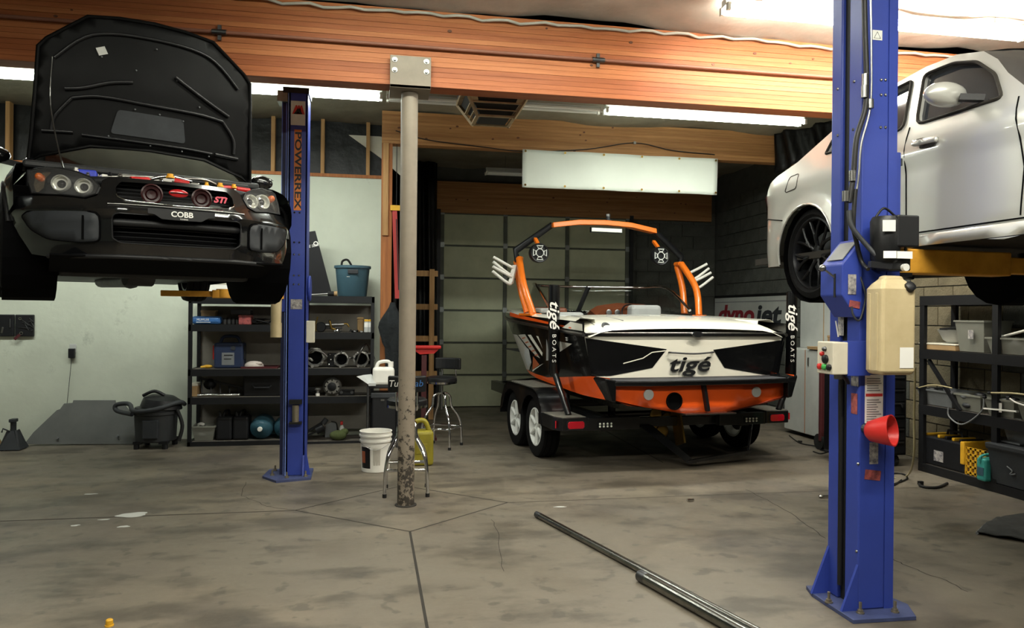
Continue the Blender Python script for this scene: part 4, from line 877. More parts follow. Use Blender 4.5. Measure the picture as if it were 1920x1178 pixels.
def ztop(y): return 1.43+.03*max(0, y-.3)
def zb(y): return interp(y, [-.1, .3, 1.6, 3, 4.2, LEN], [.93, .92, .80, .82, .98, 1.36])
def zc(y): return interp(y, [-.1, .7, 1.6, 3, 4.2, LEN], [.72, .71, .74, .80, .95, 1.35])
def hb(y, z):
    t = max(0, (y-2.1)/(LEN-2.08)); b = 1.125*(1-t**2.3); k = max(0, (zr(y)-z)/.6)
    b -= (.12+.42*t)*k*(1 if z < zr(y) else 0)
    if y < .5: b -= .06*((.5-y)/.5)**2
    return max(.004, b)
def side(s, off=0): return lambda y, z: V((s*(hb(y, z)+off), y, z))
ysl = [-.0, .15, .3, .6, .9, 1.2, 1.6, 2, 2.4, 2.8, 3.2, 3.6, 4, 4.4, 4.8, LEN]
def strip_(s, fa, fb, m, name, n=6, off=0, ys=None):
    rows = []
    for y in (ys or ysl): rows.append([side(s, off)(y, fa(y)+(fb(y)-fa(y))*k/n) for k in range(n+1)])
    return MB().loft(rows, closed=False, caps=False).build(name, m, bt, smooth=60)
hl_ = []
for s in (-1, 1):
    hl_.append(strip_(s, zb, zr, 'gel_black', 'hull_side', ys=[y for y in ysl if y >= .3])); strip_(s, zc, zb, 'gel_orange', 'chine_strip', 3); strip_(s, zr, ztop, 'gel_black', 'gunwale_band', 3, ys=[y for y in ysl if y >= .3])
    strip_(s, lambda y: zr(y)+.035+.006*y, lambda y: zr(y)+.05+.022*max(0, y-.5), 'gel_orange', 'gunwale_stripe', 2, .004, ys=[.6, .9, 1.2, 1.6, 2, 2.4, 2.8])
    MB().tube([side(s, .008)(y, zr(y)) for y in ysl if y >= .3], .018, 8).build('rub_rail', 'steel', bt, smooth=60)
rows = []
for y in ysl: a = side(-1)(y, zc(y)); b = side(1)(y, zc(y)); rows.append([a, V((a.x*.5, y, zc(y)-.10*min(1, (LEN-y)/2+.1))), V((0, y, zc(y)-.17*min(1, (LEN-y)/2))), V((b.x*.5, y, zc(y)-.10*min(1, (LEN-y)/2+.1))), b])
MB().loft(rows, closed=False, caps=False).build('hull_bottom', 'gel_black', bt, smooth=60)
# side graphics, left side (polygons lifted onto the hull)
def hp_(u, v): p = FT.cast(u, v, lambda q: q.x+hb(q.y, q.z) if q.y > -.3 else -1, 4, 11); return (p.y, p.z)
def gfx(px, m, nm='graphic', off=.004):
    poly = [hp_(*p) for p in px]; ok = all(-.2 < p[0] < LEN for p in poly)
    if ok: surf(MB(), poly, side(-1, off), (), .12).build(nm, m, hl_[0])
    poly2 = poly
gfx([(1037, 638), (1073, 645), (1037, 669)], 'graphic_grey')
gfx([(972, 628), (985, 627), (1013, 672), (1006, 668)], 'graphic_grey'); gfx([(990, 628), (996, 628), (1018, 662), (1017, 668)], 'gel_white'); gfx([(1006, 630), (1010, 631), (1018, 655), (1014, 645)], 'gel_white')
gfx([(1000, 668), (1012, 684), (999, 694)], 'graphic_rust'); gfx([(1013, 685), (1019, 682), (999, 697), (999, 694)], 'gel_white')
gfx([(948, 622), (970, 628), (990, 655), (997, 680), (993, 694), (975, 688), (955, 655)], 'graphic_grey', off=.003); gfx([(985, 650), (992, 655), (997, 680), (991, 690), (984, 670)], 'vinyl', off=.005)
for k in range(5): gfx([(979+k*6, 634+k*8), (985+k*6, 632+k*8), (986+k*6, 634+k*8), (980+k*6, 636+k*8)], 'graphic_rust', off=.006)
def rawtext(s, size, m, par, u, v, off=.006, w=None, sh=.25, rot=0):
    y, z = hp_(u, v); p = side(-1, off)(y, z); n = (side(-1)(y, z+.03)-side(-1)(y, z-.03)).cross(side(-1)(y+.03, z)-side(-1)(y-.03, z)); n = n if n.x < 0 else -n
    return text('lettering', s, size, m, par, face(p, n) @ Matrix.Rotation(rot, 4, 'Z'), .001, sh, width=w)
rawtext('tigé', .12, 'logo_steel', hl_[0], 1077, 670, w=.26); rawtext('22', .05, 'letter_white', hl_[0], 1063, 636)
# transom
def tz(x, z): return .30-.05*(x/1.1)**2*0+.04*(abs(x)/1.1)**2+.06*(1.31-z)
def TP(u, v): p = FT.cast(u, v, lambda q: q.y-tz(q.x, q.z), 4, 10); return (p.x, p.z)
tl = [(-1.10, 1.31), (1.10, 1.31), (1.075, 1.1), (1.02, .88), (-1.02, .88), (-1.075, 1.1)]
tr_ = surf(MB(), tl, lambda x, z: V((x, tz(x, z), z)), (), .15).build('transom', 'gel_white', bt, smooth=60)
for px in ([(1097, 634), (1250, 655), (1223, 690), (1145, 705), (1108, 706)], [(1337, 656), (1476, 638), (1458, 703), (1440, 704), (1358, 690)]):
    poly = [TP(*p) for p in px]; poly = [(max(-1.09, min(1.09, x)), min(1.305, max(.885, z))) for x, z in poly]
    surf(MB(), poly, lambda x, z: V((x, tz(x, z)-.004, z)), (), .15).build('transom_panel', 'gel_black', tr_)
MB().tube([V((x, tz(x, z)-.006, z)) for x, z in [TP(1168, 682), TP(1205, 672), TP(1222, 661), TP(1248, 658)]], .005, 5).build('pinstripe', 'gel_white', tr_)
q = TP(1290, 684); text('lettering', 'tigé', .21, 'logo_steel', tr_, face((q[0], tz(*q)-.010, q[1]-.0), (0, -1, .06)), .006, .28, width=.46, bold=.003)
a, b = TP(1254, 661), TP(1334, 666); MB().tube(spline([V((a[0], tz(*a), a[1])), V((a[0]+.02, tz(*a)-.05, a[1])), V(((a[0]+b[0])/2, tz(*a)-.055, a[1]-.012)), V((b[0]-.02, tz(*b)-.05, a[1])), V((b[0], tz(*b), a[1]))]), .009, 8).build('tow_handle', 'dull_steel', tr_, smooth=60)
MB().tube([V((x, tz(x, 1.31)-.012, 1.315)) for x in [-1.1+.11*k for k in range(21)]], .020, 8).build('stern_rail', 'gel_black', bt, smooth=60); MB().tube([V((x, tz(x, 1.31)-.022, 1.328)) for x in [-1.1+.11*k for k in range(21)]], .010, 8).build('rail_cap', 'steel', bt, smooth=60)
q = TP(1303, 633); MB().prism([(q[0]-.07, 0, 1.318), (q[0]-.02, 0, 1.345), (q[0]+.02, 0, 1.345), (q[0]+.07, 0, 1.318), (q[0]+.02, 0, 1.29), (q[0]-.02, 0, 1.29)], (0, .24, 0), (0, .27, 0)).build('stern_emblem', 'logo_steel', bt)
# sun deck
def deck(x, y):
    z = interp(y, [.28, .34, .5, .9, 1.35], [1.335, 1.385, 1.425, 1.462, 1.478]); return V((x, y, z+.03*(1-(x/1.05)**2)-.05*max(0, abs(x)-.9)/.15))
dk = surf(MB(), [(-1.07, .29), (1.07, .29), (1.10, .6), (1.10, 1.4), (-1.10, 1.4), (-1.10, .6)], deck, (), .12).build('sun_deck', 'gel_white', bt, smooth=50)
MB().add([(-1.1, 1.4, 1.0), (1.1, 1.4, 1.0), (1.1, 1.4, 1.47), (-1.1, 1.4, 1.47)], [(0, 1, 2, 3)]).build('deck_bulkhead', 'vinyl', bt)
for pts in ([(-.62, .5), (-.58, 1.0), (-.3, 1.12), (-.1, .95)], [(-.95, .45), (-.9, .9), (-.85, 1.3)], [(.2, 1.15), (.5, 1.0), (.9, 1.05)]):
    MB().tube(spline([deck(*p)+V((0, 0, .002)) for p in pts]), .004, 5).build('deck_seam', 'mid_grey', dk)
q = FT.cast(1136, 612, lambda p: p.y-.36, 4, 10); MB().lathe([(.045, 0), (.045, .006), (.03, .008), (.028, .002), (0, .002)], 20, (q.x, .36, q.z), Matrix.Rotation(.9, 3, 'X')).build('speaker_vent', 'dark_grey', dk, smooth=40)
for s in (-1, 1):
    rows = [[side(s)(y, ztop(y)), side(s, -.05)(y, ztop(y)+.03), side(s, -.20)(y, ztop(y)+.02), side(s, -.22)(y, ztop(y)-.4)] for y in (.5, 1.0, 1.4, 2.0, 2.6, 3.2, 3.7, 4.1)]
    MB().loft(rows, closed=False, caps=False).build('coaming', 'gel_white' if s > 0 else 'gel_white', bt, smooth=50)
rows = [[side(-1, -.2 if y < 4.2 else 0)(y, ztop(y)+.02), V((0, y, ztop(y)+.06)), side(1, -.2 if y < 4.2 else 0)(y, ztop(y)+.02)] for y in (4.1, 4.5, 4.9, LEN)]
MB().loft(rows, closed=False, caps=False).build('bow_deck', 'gel_white', bt, smooth=60)
gq = side(-1, .006)
MB().add([gq(.32, 1.345), gq(.33, 1.41), gq(.62, 1.43), gq(.85, 1.365)], [(0, 1, 2, 3)]).build('gunwale_graphic', 'gel_white', bt)
MB().add([(-.9, 1.5, 1.0), (.9, 1.5, 1.0), (.8, 4.2, 1.0), (-.8, 4.2, 1.0)], [(0, 1, 2, 3)]).build('cockpit_floor', 'dark_grey', bt)
# interior seen over the deck
MB().box((.55, 2.35, 1.42), (.42, .18, .42)).build('driver_seat', 'vinyl', bt, bevel=.05, seg=3); MB().box((-.55, 2.5, 1.38), (.5, .5, .3)).build('passenger_seat', 'vinyl', bt, bevel=.04); MB().box((-.85, 1.8, 1.42), (.25, .8, .14)).build('side_cushion', 'vinyl', bt, bevel=.03)
ds = MB().loft([[(x, 2.72, 1.2), (x, 2.66, 1.50+h), (x, 2.85, 1.56+h), (x, 2.95, 1.5)] for x, h in ((.02, 0), (.12, .06), (.4, .10), (.8, .09), (.95, .02))]).build('dashboard', 'dash_brown', bt, smooth=40)
for x in (.2, .32): MB().lathe([(.04, 0), (.04, .01), (.03, .012), (0, .01)], 16, (x, 2.65, 1.53), Matrix.Rotation(PI/2-.2, 3, 'X')).build('gauge', 'steel', ds, smooth=40)
MB().lathe([(.13, -.01), (.14, 0), (.13, .01), (.12, 0)], 24, (.47, 2.55, 1.52), Matrix.Rotation(1.1, 3, 'X'), closed=True).build('steering_wheel', 'black_plastic', ds, smooth=60)
MB().box((-.62, 2.8, 1.44), (.55, .2, .3)).build('side_console', 'dash_brown', bt, bevel=.04); MB().box((-.80, 2.3, 1.545), (.22, .14, .06), .3).build('folded_towel', 'sticker_white', bt, bevel=.02)
# windshield
wsb = [(-1.0, 1.95), (-.98, 2.5), (-.82, 2.95), (-.35, 3.12), (0, 3.15), (.35, 3.12), (.82, 2.95), (.98, 2.5), (1.0, 1.95)]
wb_ = spline([(x, y, 1.51) for x, y in wsb], 4); wt_ = spline([(x*.9, y-.12, 1.51+.36*(1 if abs(x) < .9 else (.95 if y > 2.2 else .15))) for x, y in wsb], 4)
ws_ = MB().loft([wb_, wt_], closed=False, caps=False).build('windshield', 'windshield_tint', bt, smooth=60, solid=.006); MB().tube(wt_, .017, 8).build('windshield_frame', 'chrome', ws_, smooth=60); MB().tube(wb_, .016, 8).build('windshield_base', 'black_metal', ws_, smooth=60)
for x in (-.42, .02): MB().bar((x-.08, 3.11, 1.50), (x+.04, 3.0, 1.87), .07, .04).build('windshield_post', 'black_metal', ws_)
# tower
tw = MB()
def leg(s):
    e = V((s*1.10, 2.45, 2.17)); t = []
    return e, [V((s*1.08, 1.92, 1.50)), V((s*1.14, 2.1, 1.85)), e+V((0, -.05, 0))], [V((s*1.05, 2.22, 1.52)), V((s*1.10, 2.36, 1.85)), e+V((0, .05, -.03))]
for s in (-1, 1):
    e, A_, B_ = leg(s)
    for c in (A_, B_): MB().tube(spline(c), .042, 12).build('tower_leg', 'tower_orange', bt, smooth=60)
    MB().box((s*1.07, 2.06, 1.495), (.14, .44, .03)).build('tower_foot', 'tower_orange', bt, bevel=.008)
    el = V((s*1.13, 2.46, 2.27)); tp = V((s*.68, 2.40, 2.60))
    MB().tube([e+V((0, 0, -.03)), el, tp], [.045, .045, .038], 10).build('tower_arm', 'black_metal', bt, smooth=60)
    MB().cyl(e+V((-s*.02, -.06, .0)), e+V((-s*.02, .06, 0)), .03, 12).build('tower_pivot', 'tower_orange', bt, smooth=50)
    # speaker can
    c = V((s*.90, 2.28, 2.235)) if s < 0 else V((s*.71, 2.28, 2.25))
    sp = MB().lathe([(0, .06), (.09, .06), (.115, .02), (.118, -.05), (.112, -.065), (.10, -.06), (.098, -.045), (0, -.045)], 28, c, Matrix.Rotation(-PI/2, 3, 'X')).build('speaker', 'black_plastic', bt, smooth=40)
    Rf = Matrix.Rotation(PI/2, 3, 'X')
    MB().lathe([(.045, .055), (.05, .06), (.05, .066), (.042, .066)], 20, c, Rf, closed=True).build('speaker_ring', 'white_metal', sp, smooth=50)
    for k in range(4):
        a = k*PI/2+PI/4*0; pts = []
        for rr_, da in ((.055, -.35), (.092, -.45), (.092, .45), (.055, .35)): pts.append(c+Rf @ V((rr_*math.cos(a+da), rr_*math.sin(a+da), .064)))
        MB().tube(pts, .007, 5, closed=True).build('speaker_grille', 'white_metal', sp)
    MB().bar(c+V((0, 0, .10)), c+V((s*.0, .14, .20)), .04, .03).build('speaker_bracket', 'tower_orange', sp)
    # board rack: four fingers
    rb = V((s*1.14, 2.38, 1.98)); dr_ = V((s*.9, -.15, .32)).normalized()
    for k in range(4):
        o1 = rb+V((s*(.05+.012*k), -.05*k*.6, .085-.058*k))
        MB().tube(spline([o1, o1+V((s*.05, -.03, -.03)) if k % 2 else o1+V((s*.03, -.03, 0)), o1+dr_*.27+V((0, 0, .02))]), .018, 8).build('rack_finger', 'white_plastic', bt, smooth=60)
    MB().bar(rb+V((s*.02, 0, .10)), rb+V((s*.10, -.1, -.11)), .05, .04).build('rack_bracket', 'white_plastic', bt)
rows = []
for x, z in ((-.70, 2.585), (-.35, 2.635), (0, 2.645), (.35, 2.63), (.70, 2.57)): rows.append([(x, 2.30, z-.03), (x, 2.48, z-.02), (x, 2.50, z+.02), (x, 2.32, z+.035)])
MB().loft(rows).build('tower_top', 'tower_orange', bt, bevel=.008)
lb = MB().bx(.0-.22, .20, 2.27, 2.31, 2.515, 2.580).build('light_bar', 'black_metal', bt); MB().bx(-.212, .192, 2.264, 2.27, 2.525, 2.57).build('led_strip', 'led_white', lb)
MB().bx(.02, .08, 2.33, 2.42, 2.66, 2.69).cyl((.05, 2.37, 2.69), (.05, 2.37, 2.73), .025, 12).build('tow_point', 'dark_grey', bt); MB().cyl((.05, 2.37, 2.73), (.05, 2.37, 2.76), .03, 12).build('tow_cap', 'steel', bt, smooth=50)
# swim platform + lower transom
pf = rounded([(-.96, .0), (-1.02, .38), (1.02, .38), (.96, 0), (.5, -.07), (-.5, -.07)], .12, 3)
P2 = MB().prism([(x, y, .85) for x, y in pf], (0, 0, 0), (0, 0, .045)).build('swim_platform', 'gel_black', bt, bevel=.008); surf(MB(), [(x*.97, .015+y*.94) for x, y in pf], lambda x, y: V((x, y, .897)), (), .3).build('platform_pad', 'pad_grey', P2)
lo = [(-.93, .85), (.93, .85), (.93, .72), (.60, .645), (.25, .585), (-.25, .585), (-.60, .645), (-.93, .72)]
lt = surf(MB(), lo, lambda x, z: V((x, .05+.06*x*x, z)), (), .15).build('lower_transom', 'gel_orange', bt, smooth=40, solid=.03)
for s in (-1, 1):
    MB().prism([(s*.92, .0, .70), (s*.97, .0, .71), (s*1.03, .0, .90), (s*1.03, .0, .925), (s*.92, .0, .905)], (0, 0, 0), (0, .3, 0)).build('hull_wing', 'gel_black', bt, bevel=.01)
    MB().lathe([(.05, 0), (.05, .012), (.04, .014), (0, .012)], 20, (s*.58, .035, .765), Matrix.Rotation(PI/2, 3, 'X')).build('underwater_light', 'vinyl', lt, smooth=40); MB().lathe([(.05, 0), (.056, .016), (.044, .016)], 20, (s*.58, .225, .77), Matrix.Rotation(PI/2, 3, 'X')).build('light_ring', 'steel', lt, smooth=40) if False else None
MB().lathe([(.082, 0), (.082, .02), (.07, .022), (.07, .004), (0, .004)], 24, (-.32, .025, .70), Matrix.Rotation(PI/2, 3, 'X')).build('exhaust_port', 'void_black', lt, smooth=40)
MB().bar((-.03, -.01, .86), (.02, -.01, .60), .05, .03).build('hydraulic_ram', 'black_metal', bt); MB().bx(-.24, .30, -.06, .12, .572, .584).build('trim_plate', 'steel', bt)
MB().bar((.03, .5, .20), (.03, .62, .55), .02, .18).build('rudder', 'brass', bt); MB().lathe([(.0, -.05), (.03, -.04), (.03, .04), (0, .06)], 12, (.0, .9, .36), Matrix.Rotation(PI/2, 3, 'X')).build('propeller_hub', 'brass', bt)
for k in range(4):
    a = k*PI/2+.4; MB().sphere((.10*math.cos(a), .9, .36+.10*math.sin(a)), .075, 10, 6, (1, .15, 1)).build('propeller_blade', 'brass', bt, smooth=180)
# ---------------- trailer
tr = thing('boat_trailer', 'black tandem-axle trailer under the wake boat', 'trailer', FT.o, FT.a)
mat('trailer_black', '#101113', .3, coat=.3)
for s in (-1, 1):
    MB().bx(s*.78-.05, s*.78+.05, .5, 4.6, .36, .50).build('frame_rail', 'trailer_black', tr, bevel=.005)
    MB().bx(s*.55-.06, s*.55+.06, .6, 3.4, .56, .61).build('bunk', 'carpet_grey', tr)
    for y in (.9, 2.2, 3.2): MB().bx(s*.55-.03, s*.55+.03, y-.03, y+.03, .44, .56).build('bunk_bracket', 'trailer_black', tr)
    # step box with lights
    bxx = sorted((s*1.0, s*1.31)); st_ = MB().prism([(s*1.0, .45, 0), (s*1.27, .45, 0), (s*1.33, .55, 0), (s*1.33, .98, 0), (s*1.0, .98, 0)], (0, 0, .385), (0, 0, .51)).build('step_box', 'trailer_black', tr, bevel=.006)
    MB().prism([(s*1.02, .47, 0), (s*1.26, .47, 0), (s*1.31, .56, 0), (s*1.31, .97, 0), (s*1.02, .97, 0)], (0, 0, .51), (0, 0, .514)).build('step_tread', 'carpet_grey', st_)
    lv = [(1.045, .42), (1.06, .405), (1.2, .405), (1.215, .42), (1.215, .46), (1.2, .475), (1.06, .475), (1.045, .46)]
    MB().prism([(s*x, .45, z) for x, z in lv], (0, -.012, 0), (0, 0, 0)).build('tail_lamp', 'lens_red', st_, bevel=.004); MB().prism([(s*(x*1.12-.135), .45, z*1.3-.132) for x, z in lv], (0, -.006, 0), (0, 0, 0)).build('lamp_bezel', 'black_plastic', st_)
    MB().box((s*1.31, .51, .445), (.008, .04, .07), s*.6).build('side_marker', 'lens_red', st_)
    MB().bx(s*.45, s*1.0, .46, .53, .38, .50).build('rear_bar', 'trailer_black', tr, bevel=.004)
    wl_ = MB().bx(s*.74, s*.90, .45, .46, .40, .46).build('reverse_lamp', 'black_plastic', tr)
    for k in range(4):
        for j in (0, 1): MB().sphere((s*(.76+.04*k), .448, .417+.026*j), .011, 8, 5).build('led', 'led_white', wl_)
    # fender over both wheels
    ys_ = [.86, .90, 1.0, 1.15, 1.3, 1.45, 1.6, 1.75, 1.9, 2.05, 2.2, 2.32, 2.36]; zs_ = [.36, .55, .68, .725, .73, .73, .73, .73, .73, .725, .66, .5, .36]
    fe = MB().loft([[(s*1.01, y, z), (s*1.335, y, z), (s*1.335, y, z-.03), (s*1.01, y, z-.03)] for y, z in zip(ys_, zs_)]).build('fender', 'trailer_black', tr, smooth=50)
    skt = [(.86, .36), (.90, .55), (1.0, .68), (1.15, .725), (2.05, .725), (2.2, .66), (2.32, .5), (2.36, .36)]+[(1.95+.34*math.cos(a), .31+.34*math.sin(a)) for a in [i*PI/10 for i in range(1, 10)]]+[(1.60, .40)]+[(1.24+.34*math.cos(a), .31+.34*math.sin(a)) for a in [i*PI/10 for i in range(1, 10)]]
    surf(MB(), skt, lambda y, z: V((s*1.335, y, z)), (), .1).build('fender_skirt', 'trailer_black', fe, solid=.008); MB().bx(min(s*1.05, s*1.31), max(s*1.05, s*1.31), 1.2, 2.0, .73, .735).build('fender_tread', 'carpet_grey', fe)
    for y in (1.24, 1.95): car_wheel(tr, (s*1.19, y, .315), s, R=.315, w=.20, rim=.195, rm='white_metal', spokes=6, sw=.026)
for y in (1.24, 1.95): MB().cyl((-1.1, y, .315), (1.1, y, .315), .035, 10).build('axle', 'trailer_black', tr)
for y in (.6, 2.3, 3.6): MB().bx(-.8, .8, y-.04, y+.04, .38, .47).build('crossmember', 'trailer_black', tr)
MB().bar((-.75, 4.5, .43), (0, 5.0, .43), .09, .12).bar((.75, 4.5, .43), (0, 5.0, .43), .09, .12).build('tongue', 'trailer_black', tr)
MB().prism([(-.42, .52, .40), (.0, .30, .045), (.10, .30, .045), (-.28, .52, .40)], (0, 0, 0), (0, .02, 0)).bar((0, .31, .06), (.75, .36, .12), .03).build('rudder_guard', 'trailer_black', tr); MB().bar((.72, .36, .11), (.86, .5, .40), .02).build('guard_stay', 'trailer_black', tr)
# guide posts with printed sleeves
for s in (-1, 1):
    if s < 0: T, Mid, Bt, nm = FT.px(1026, 537, 'x', -1.20), FT.px(1034, 690, 'x', -1.20), V((-1.14, .62, .515)), 'left'
    else: T, Mid, Bt = V((1.38, .55, 1.76)), V((1.37, .55, .85)), V((1.2, .52, .515))
    if s < 0: T = V((-1.20, .90, T.z)); Mid = V((-1.20, .88, .93))
    gp = MB().tube([Mid+V((0, 0, -.05)), Mid, T, T+V((0, 0, .01))], [.045, .058, .058, .045], 14).build('guide_sleeve', 'gel_black', tr, smooth=50)
    MB().tube([Bt, Mid], .032, 10).build('guide_post', 'trailer_black', tr, smooth=50)
    nrm = V((-.42, -1, 0)).normalized(); Mt = lambda z: face(V((Mid.x, Mid.y+.0, z))+nrm*.059, nrm) @ Matrix.Rotation(-PI/2, 4, 'Z')
    text('sleeve_lettering', 'tigé', .14, 'letter_white', gp, Mt(1.50), .001, .25, width=.28, bold=.002); text('sleeve_lettering', 'B O A T S', .055, 'letter_white', gp, Mt(1.16), .001, width=.28)
# ================================================================== wall banner behind the boat
mat('banner_white', '#b9bcb6', .6, var=.08); mat('banner_red', '#8d2a33', .6)
BX = XR-.03
c0, c1 = onX(1341, 560, BX), onX(1479, 546, BX)
wbn = thing('wall_banner', 'white wall banner with dark red and black lettering behind the boat stern', 'banner', (BX, c1.y, 1.22)); Lb = c0.y-c1.y
MB().bx(-.006, 0, 0, Lb, 0, .62).build('sheet', 'banner_white', wbn); 
for z in (.0, .58): MB().bx(-.010, -.006, 0, Lb, z, z+.04).build('border', 'letter_black', wbn)
MB().bx(-.009, -.006, .02, Lb-.02, .50, .515).build('line', 'print_grey', wbn); MB().bx(-.009, -.006, .02, Lb-.02, .09, .10).build('line', 'print_grey', wbn)
Rt = lambda y, z: face((-.012, y, z), (-1, 0, 0))
text('lettering', 'dyno', .40, 'banner_red', wbn, Rt(Lb*.68, .30), .002, .15, width=Lb*.52, bold=.012); text('lettering', 'jet', .40, 'dark_grey', wbn, Rt(Lb*.24, .30), .002, .15, width=Lb*.34, bold=.012)
# ================================================================== LEFT SHELVES
mat('shelf_black', '#1b1c1f', .45, .2, var=.25); mat('particle_board', '#5c564e', .8, var=.2); mat('shelf_back', '#8a857c', .8, var=.15)
YF, YBk = 8.75, 9.2
def zz(u, v): return onY(u, v, YF).z
def shelf_unit(x0, x1, zs, label):
    t = thing('storage_shelf', label, 'shelf', (x0, YF, 0)); W = x1-x0; Dp = YBk-YF
    for x in (.02, W-.02):
        for y in (.015, Dp-.015): MB().bx(x-.02, x+.02, y-.015, y+.015, 0, zs[0]+.0).build('upright', 'shelf_black', t)
    for z in zs:
        b = MB().bx(.04, W-.04, .03, Dp-.03, z-.014, z).build('shelf_board', 'particle_board', t); MB().bx(.03, W-.03, -.004, .022, z-.075, z+.002).bx(.03, W-.03, Dp-.022, Dp+.004, z-.075, z+.002).bx(.0, .03, .0, Dp, z-.07, z).bx(W-.03, W, .0, Dp, z-.07, z).build('edge_beam', 'shelf_black', b)
    MB().bx(.03, W-.03, Dp-.01, Dp-.004, .1, zs[0]-.1).build('back_panel', 'shelf_back', t)
    return t
xl = onY(352, 700, YF).x; xr_ = onY(701, 700, YF).x; xm = -.82
ZL = [zz(400, 557), zz(400, 609), zz(400, 693), zz(400, 746), zz(400, 829)]; ZR = [zz(650, 556), zz(650, 624), zz(650, 691), zz(650, 744), zz(650, 828)]
shelf_unit(xl, xm-.01, ZL, 'black steel shelf unit between the wet vacuum and the left lift column'); shelf_unit(xm+.01, xr_, ZR, 'black steel shelf unit between the left lift column and the wooden post')
def sx(u, v=700, Y=YF+.12): return onY(u, v, Y).x
def hz(u, va, vb, Y=YF+.12): return onY(u, va, Y).z-onY(u, vb, Y).z
def boxthing(name, label, cat, x0, x1, z, h, m, y0=YF+.1, dep=.25, bevel=.006, lid=None, rz=0):
    t = thing(name, label, cat, ((x0+x1)/2, y0+dep/2, z), rz); W = x1-x0
    MB().bx(-W/2, W/2, -dep/2, dep/2, 0, h).build('body', m, t, bevel=bevel)
    if lid: MB().bx(-W/2-.004, W/2+.004, -dep/2-.004, dep/2+.004, h*.82, h+.004).build('lid', lid, t, bevel=bevel)
    return t
mat('charger_blue', '#24304c', .45, var=.2); mat('bottle_blue', '#5f93a8', .08, trans=.75, ior=1.2); mat('tub_clear', '#8f9086', .3, alpha=.6); mat('tub_blue', '#3b5a68', .5, var=.1); mat('box_blue', '#3565a0', .5, var=.2); mat('cloth_white', '#c3b8b0', .9, var=.15); mat('maroon', '#4a1f22', .5); mat('olive', '#8f8426', .45, var=.2); mat('teal', '#3fa098', .45, var=.15)  # tub_clear tint darkened to stand in for shade under the raised car
mat('foil', '#c8c6c0', .2, 1, bump=.8, bs=30); mat('cloth_green', '#566038', .9, var=.4, vs=12); mat('brown_bag', '#7d6440', .8, var=.3)
# -- top, left unit
boxthing('white_carton', 'long white carton on the shelf top under the raised black sedan', 'box', sx(380), sx(430), ZL[0]+.002, .17, 'white_plastic', dep=.2, lid='off_white'); boxthing('white_carton', 'small white carton beside the long one on the shelf top', 'box', sx(438), sx(462), ZL[0]+.002, .11, 'white_plastic', dep=.15, lid='letter_white')
# -- second shelf, left
t = boxthing('parts_roll', 'blue boxed roll with white print on the upper left shelf', 'box', sx(358), sx(413), ZL[1]+.002, hz(380, 594, 609), 'box_blue', dep=.14, bevel=.03); text('print', 'MUFFLER', .035, 'letter_white', t, face((-.03, -.0715, .05), (0, -1, 0)), .0005, width=.13); MB().bx(-.1, .05, -.0725, -.071, .02, .026).build('print_line', 'letter_white', t)
boxthing('carton', 'brown carton behind the blue roll on the upper left shelf', 'box', sx(370), sx(397), ZL[1]+.002, hz(380, 583, 609), 'cardboard', y0=YF+.27, dep=.14, lid='cardboard')
t = boxthing('parts_box', 'red and white parts box on the upper left shelf', 'box', sx(447), sx(470), ZL[1]+.002, hz(380, 592, 609), 'sticker_red', dep=.15, lid='sticker_red')
boxthing('parts_tray', 'black flat case lying on top of the red and white box', 'case', sx(432), sx(469), ZL[1]+.012+hz(380, 592, 609), hz(380, 582, 591), 'black_plastic', dep=.15, lid='black_plastic')
for i, u in enumerate((418, 426, 434, 442)):
    t = thing('small_jar', ('small grey jar standing right next to the blue roll', 'small grey jar second from the blue roll', 'small grey jar second from the red parts box', 'small grey jar standing right next to the red parts box')[i], 'jar', (sx(u), YF+.2, ZL[1]+.002), 0, 'small jars on the upper left shelf'); MB().lathe([(.018, 0), (.02, .005), (.02, .05), (.016, .055)], 14).build('jar', 'mid_grey', t, smooth=40); MB().cyl((0, 0, .055), (0, 0, .068), .018, 12).build('cap', 'black_plastic', t)
rr = random.Random(11); t = thing('wire_harness', 'tangled black wiring harness on the upper left shelf', 'wiring', (sx(492), YF+.2, ZL[1]+.01))
for k in range(6): MB().tube(spline([(rr.uniform(-.12, .12), rr.uniform(-.08, .08), rr.uniform(0, .06)) for _ in range(5)]), .007, 6).build('wire', 'cable_black', t, smooth=60)
MB().box((.08, -.05, .012), (.03, .02, .025)).box((-.1, -.04, .03), (.05, .03, .03)).build('connector', 'dark_grey', t)
# -- third shelf, left
t = boxthing('jump_starter', 'dark blue jump starter with a grey label on the left shelf', 'jump starter', sx(401), sx(456), ZL[2]+.002, hz(420, 645, 693), 'charger_blue', dep=.22, bevel=.02); H_ = hz(420, 645, 693); Wd = (sx(456)-sx(401))/2
MB().tube(spline([(-Wd*.7, 0, H_-.01), (-Wd*.5, 0, H_+.06), (0, 0, H_+.075), (Wd*.5, 0, H_+.06), (Wd*.7, 0, H_-.01)]), .018, 8).build('handle', 'charger_blue', t, smooth=60); MB().bx(-Wd*.45, Wd*.4, -.1125, -.11, .04, H_*.62).build('label', 'mid_grey', t); MB().bx(-Wd*.3, Wd*.3, -.114, -.1125, H_*.5, H_*.54).bx(-Wd*.3, Wd*.2, -.114, -.1125, H_*.36, H_*.39).build('label_print', 'letter_black', t)
for s, m in ((-1, 'red'), (1, 'black_plastic')): MB().box((s*(Wd+.008), -.05, H_*.62), (.02, .05, .16)).build('clamp', m, t, bevel=.005)
MB().cyl((.05, -.11, H_*.8), (.05, -.116, H_*.8), .025, 14).build('gauge', 'dark_grey', t)
t = thing('work_glove', 'yellow crumpled glove beside the jump starter', 'glove', (sx(388), YF+.16, ZL[2]+.002)); MB().sphere((0, 0, .02), .045, 10, 6, (1.2, .8, .45)).build('palm', 'yellow', t, smooth=180)
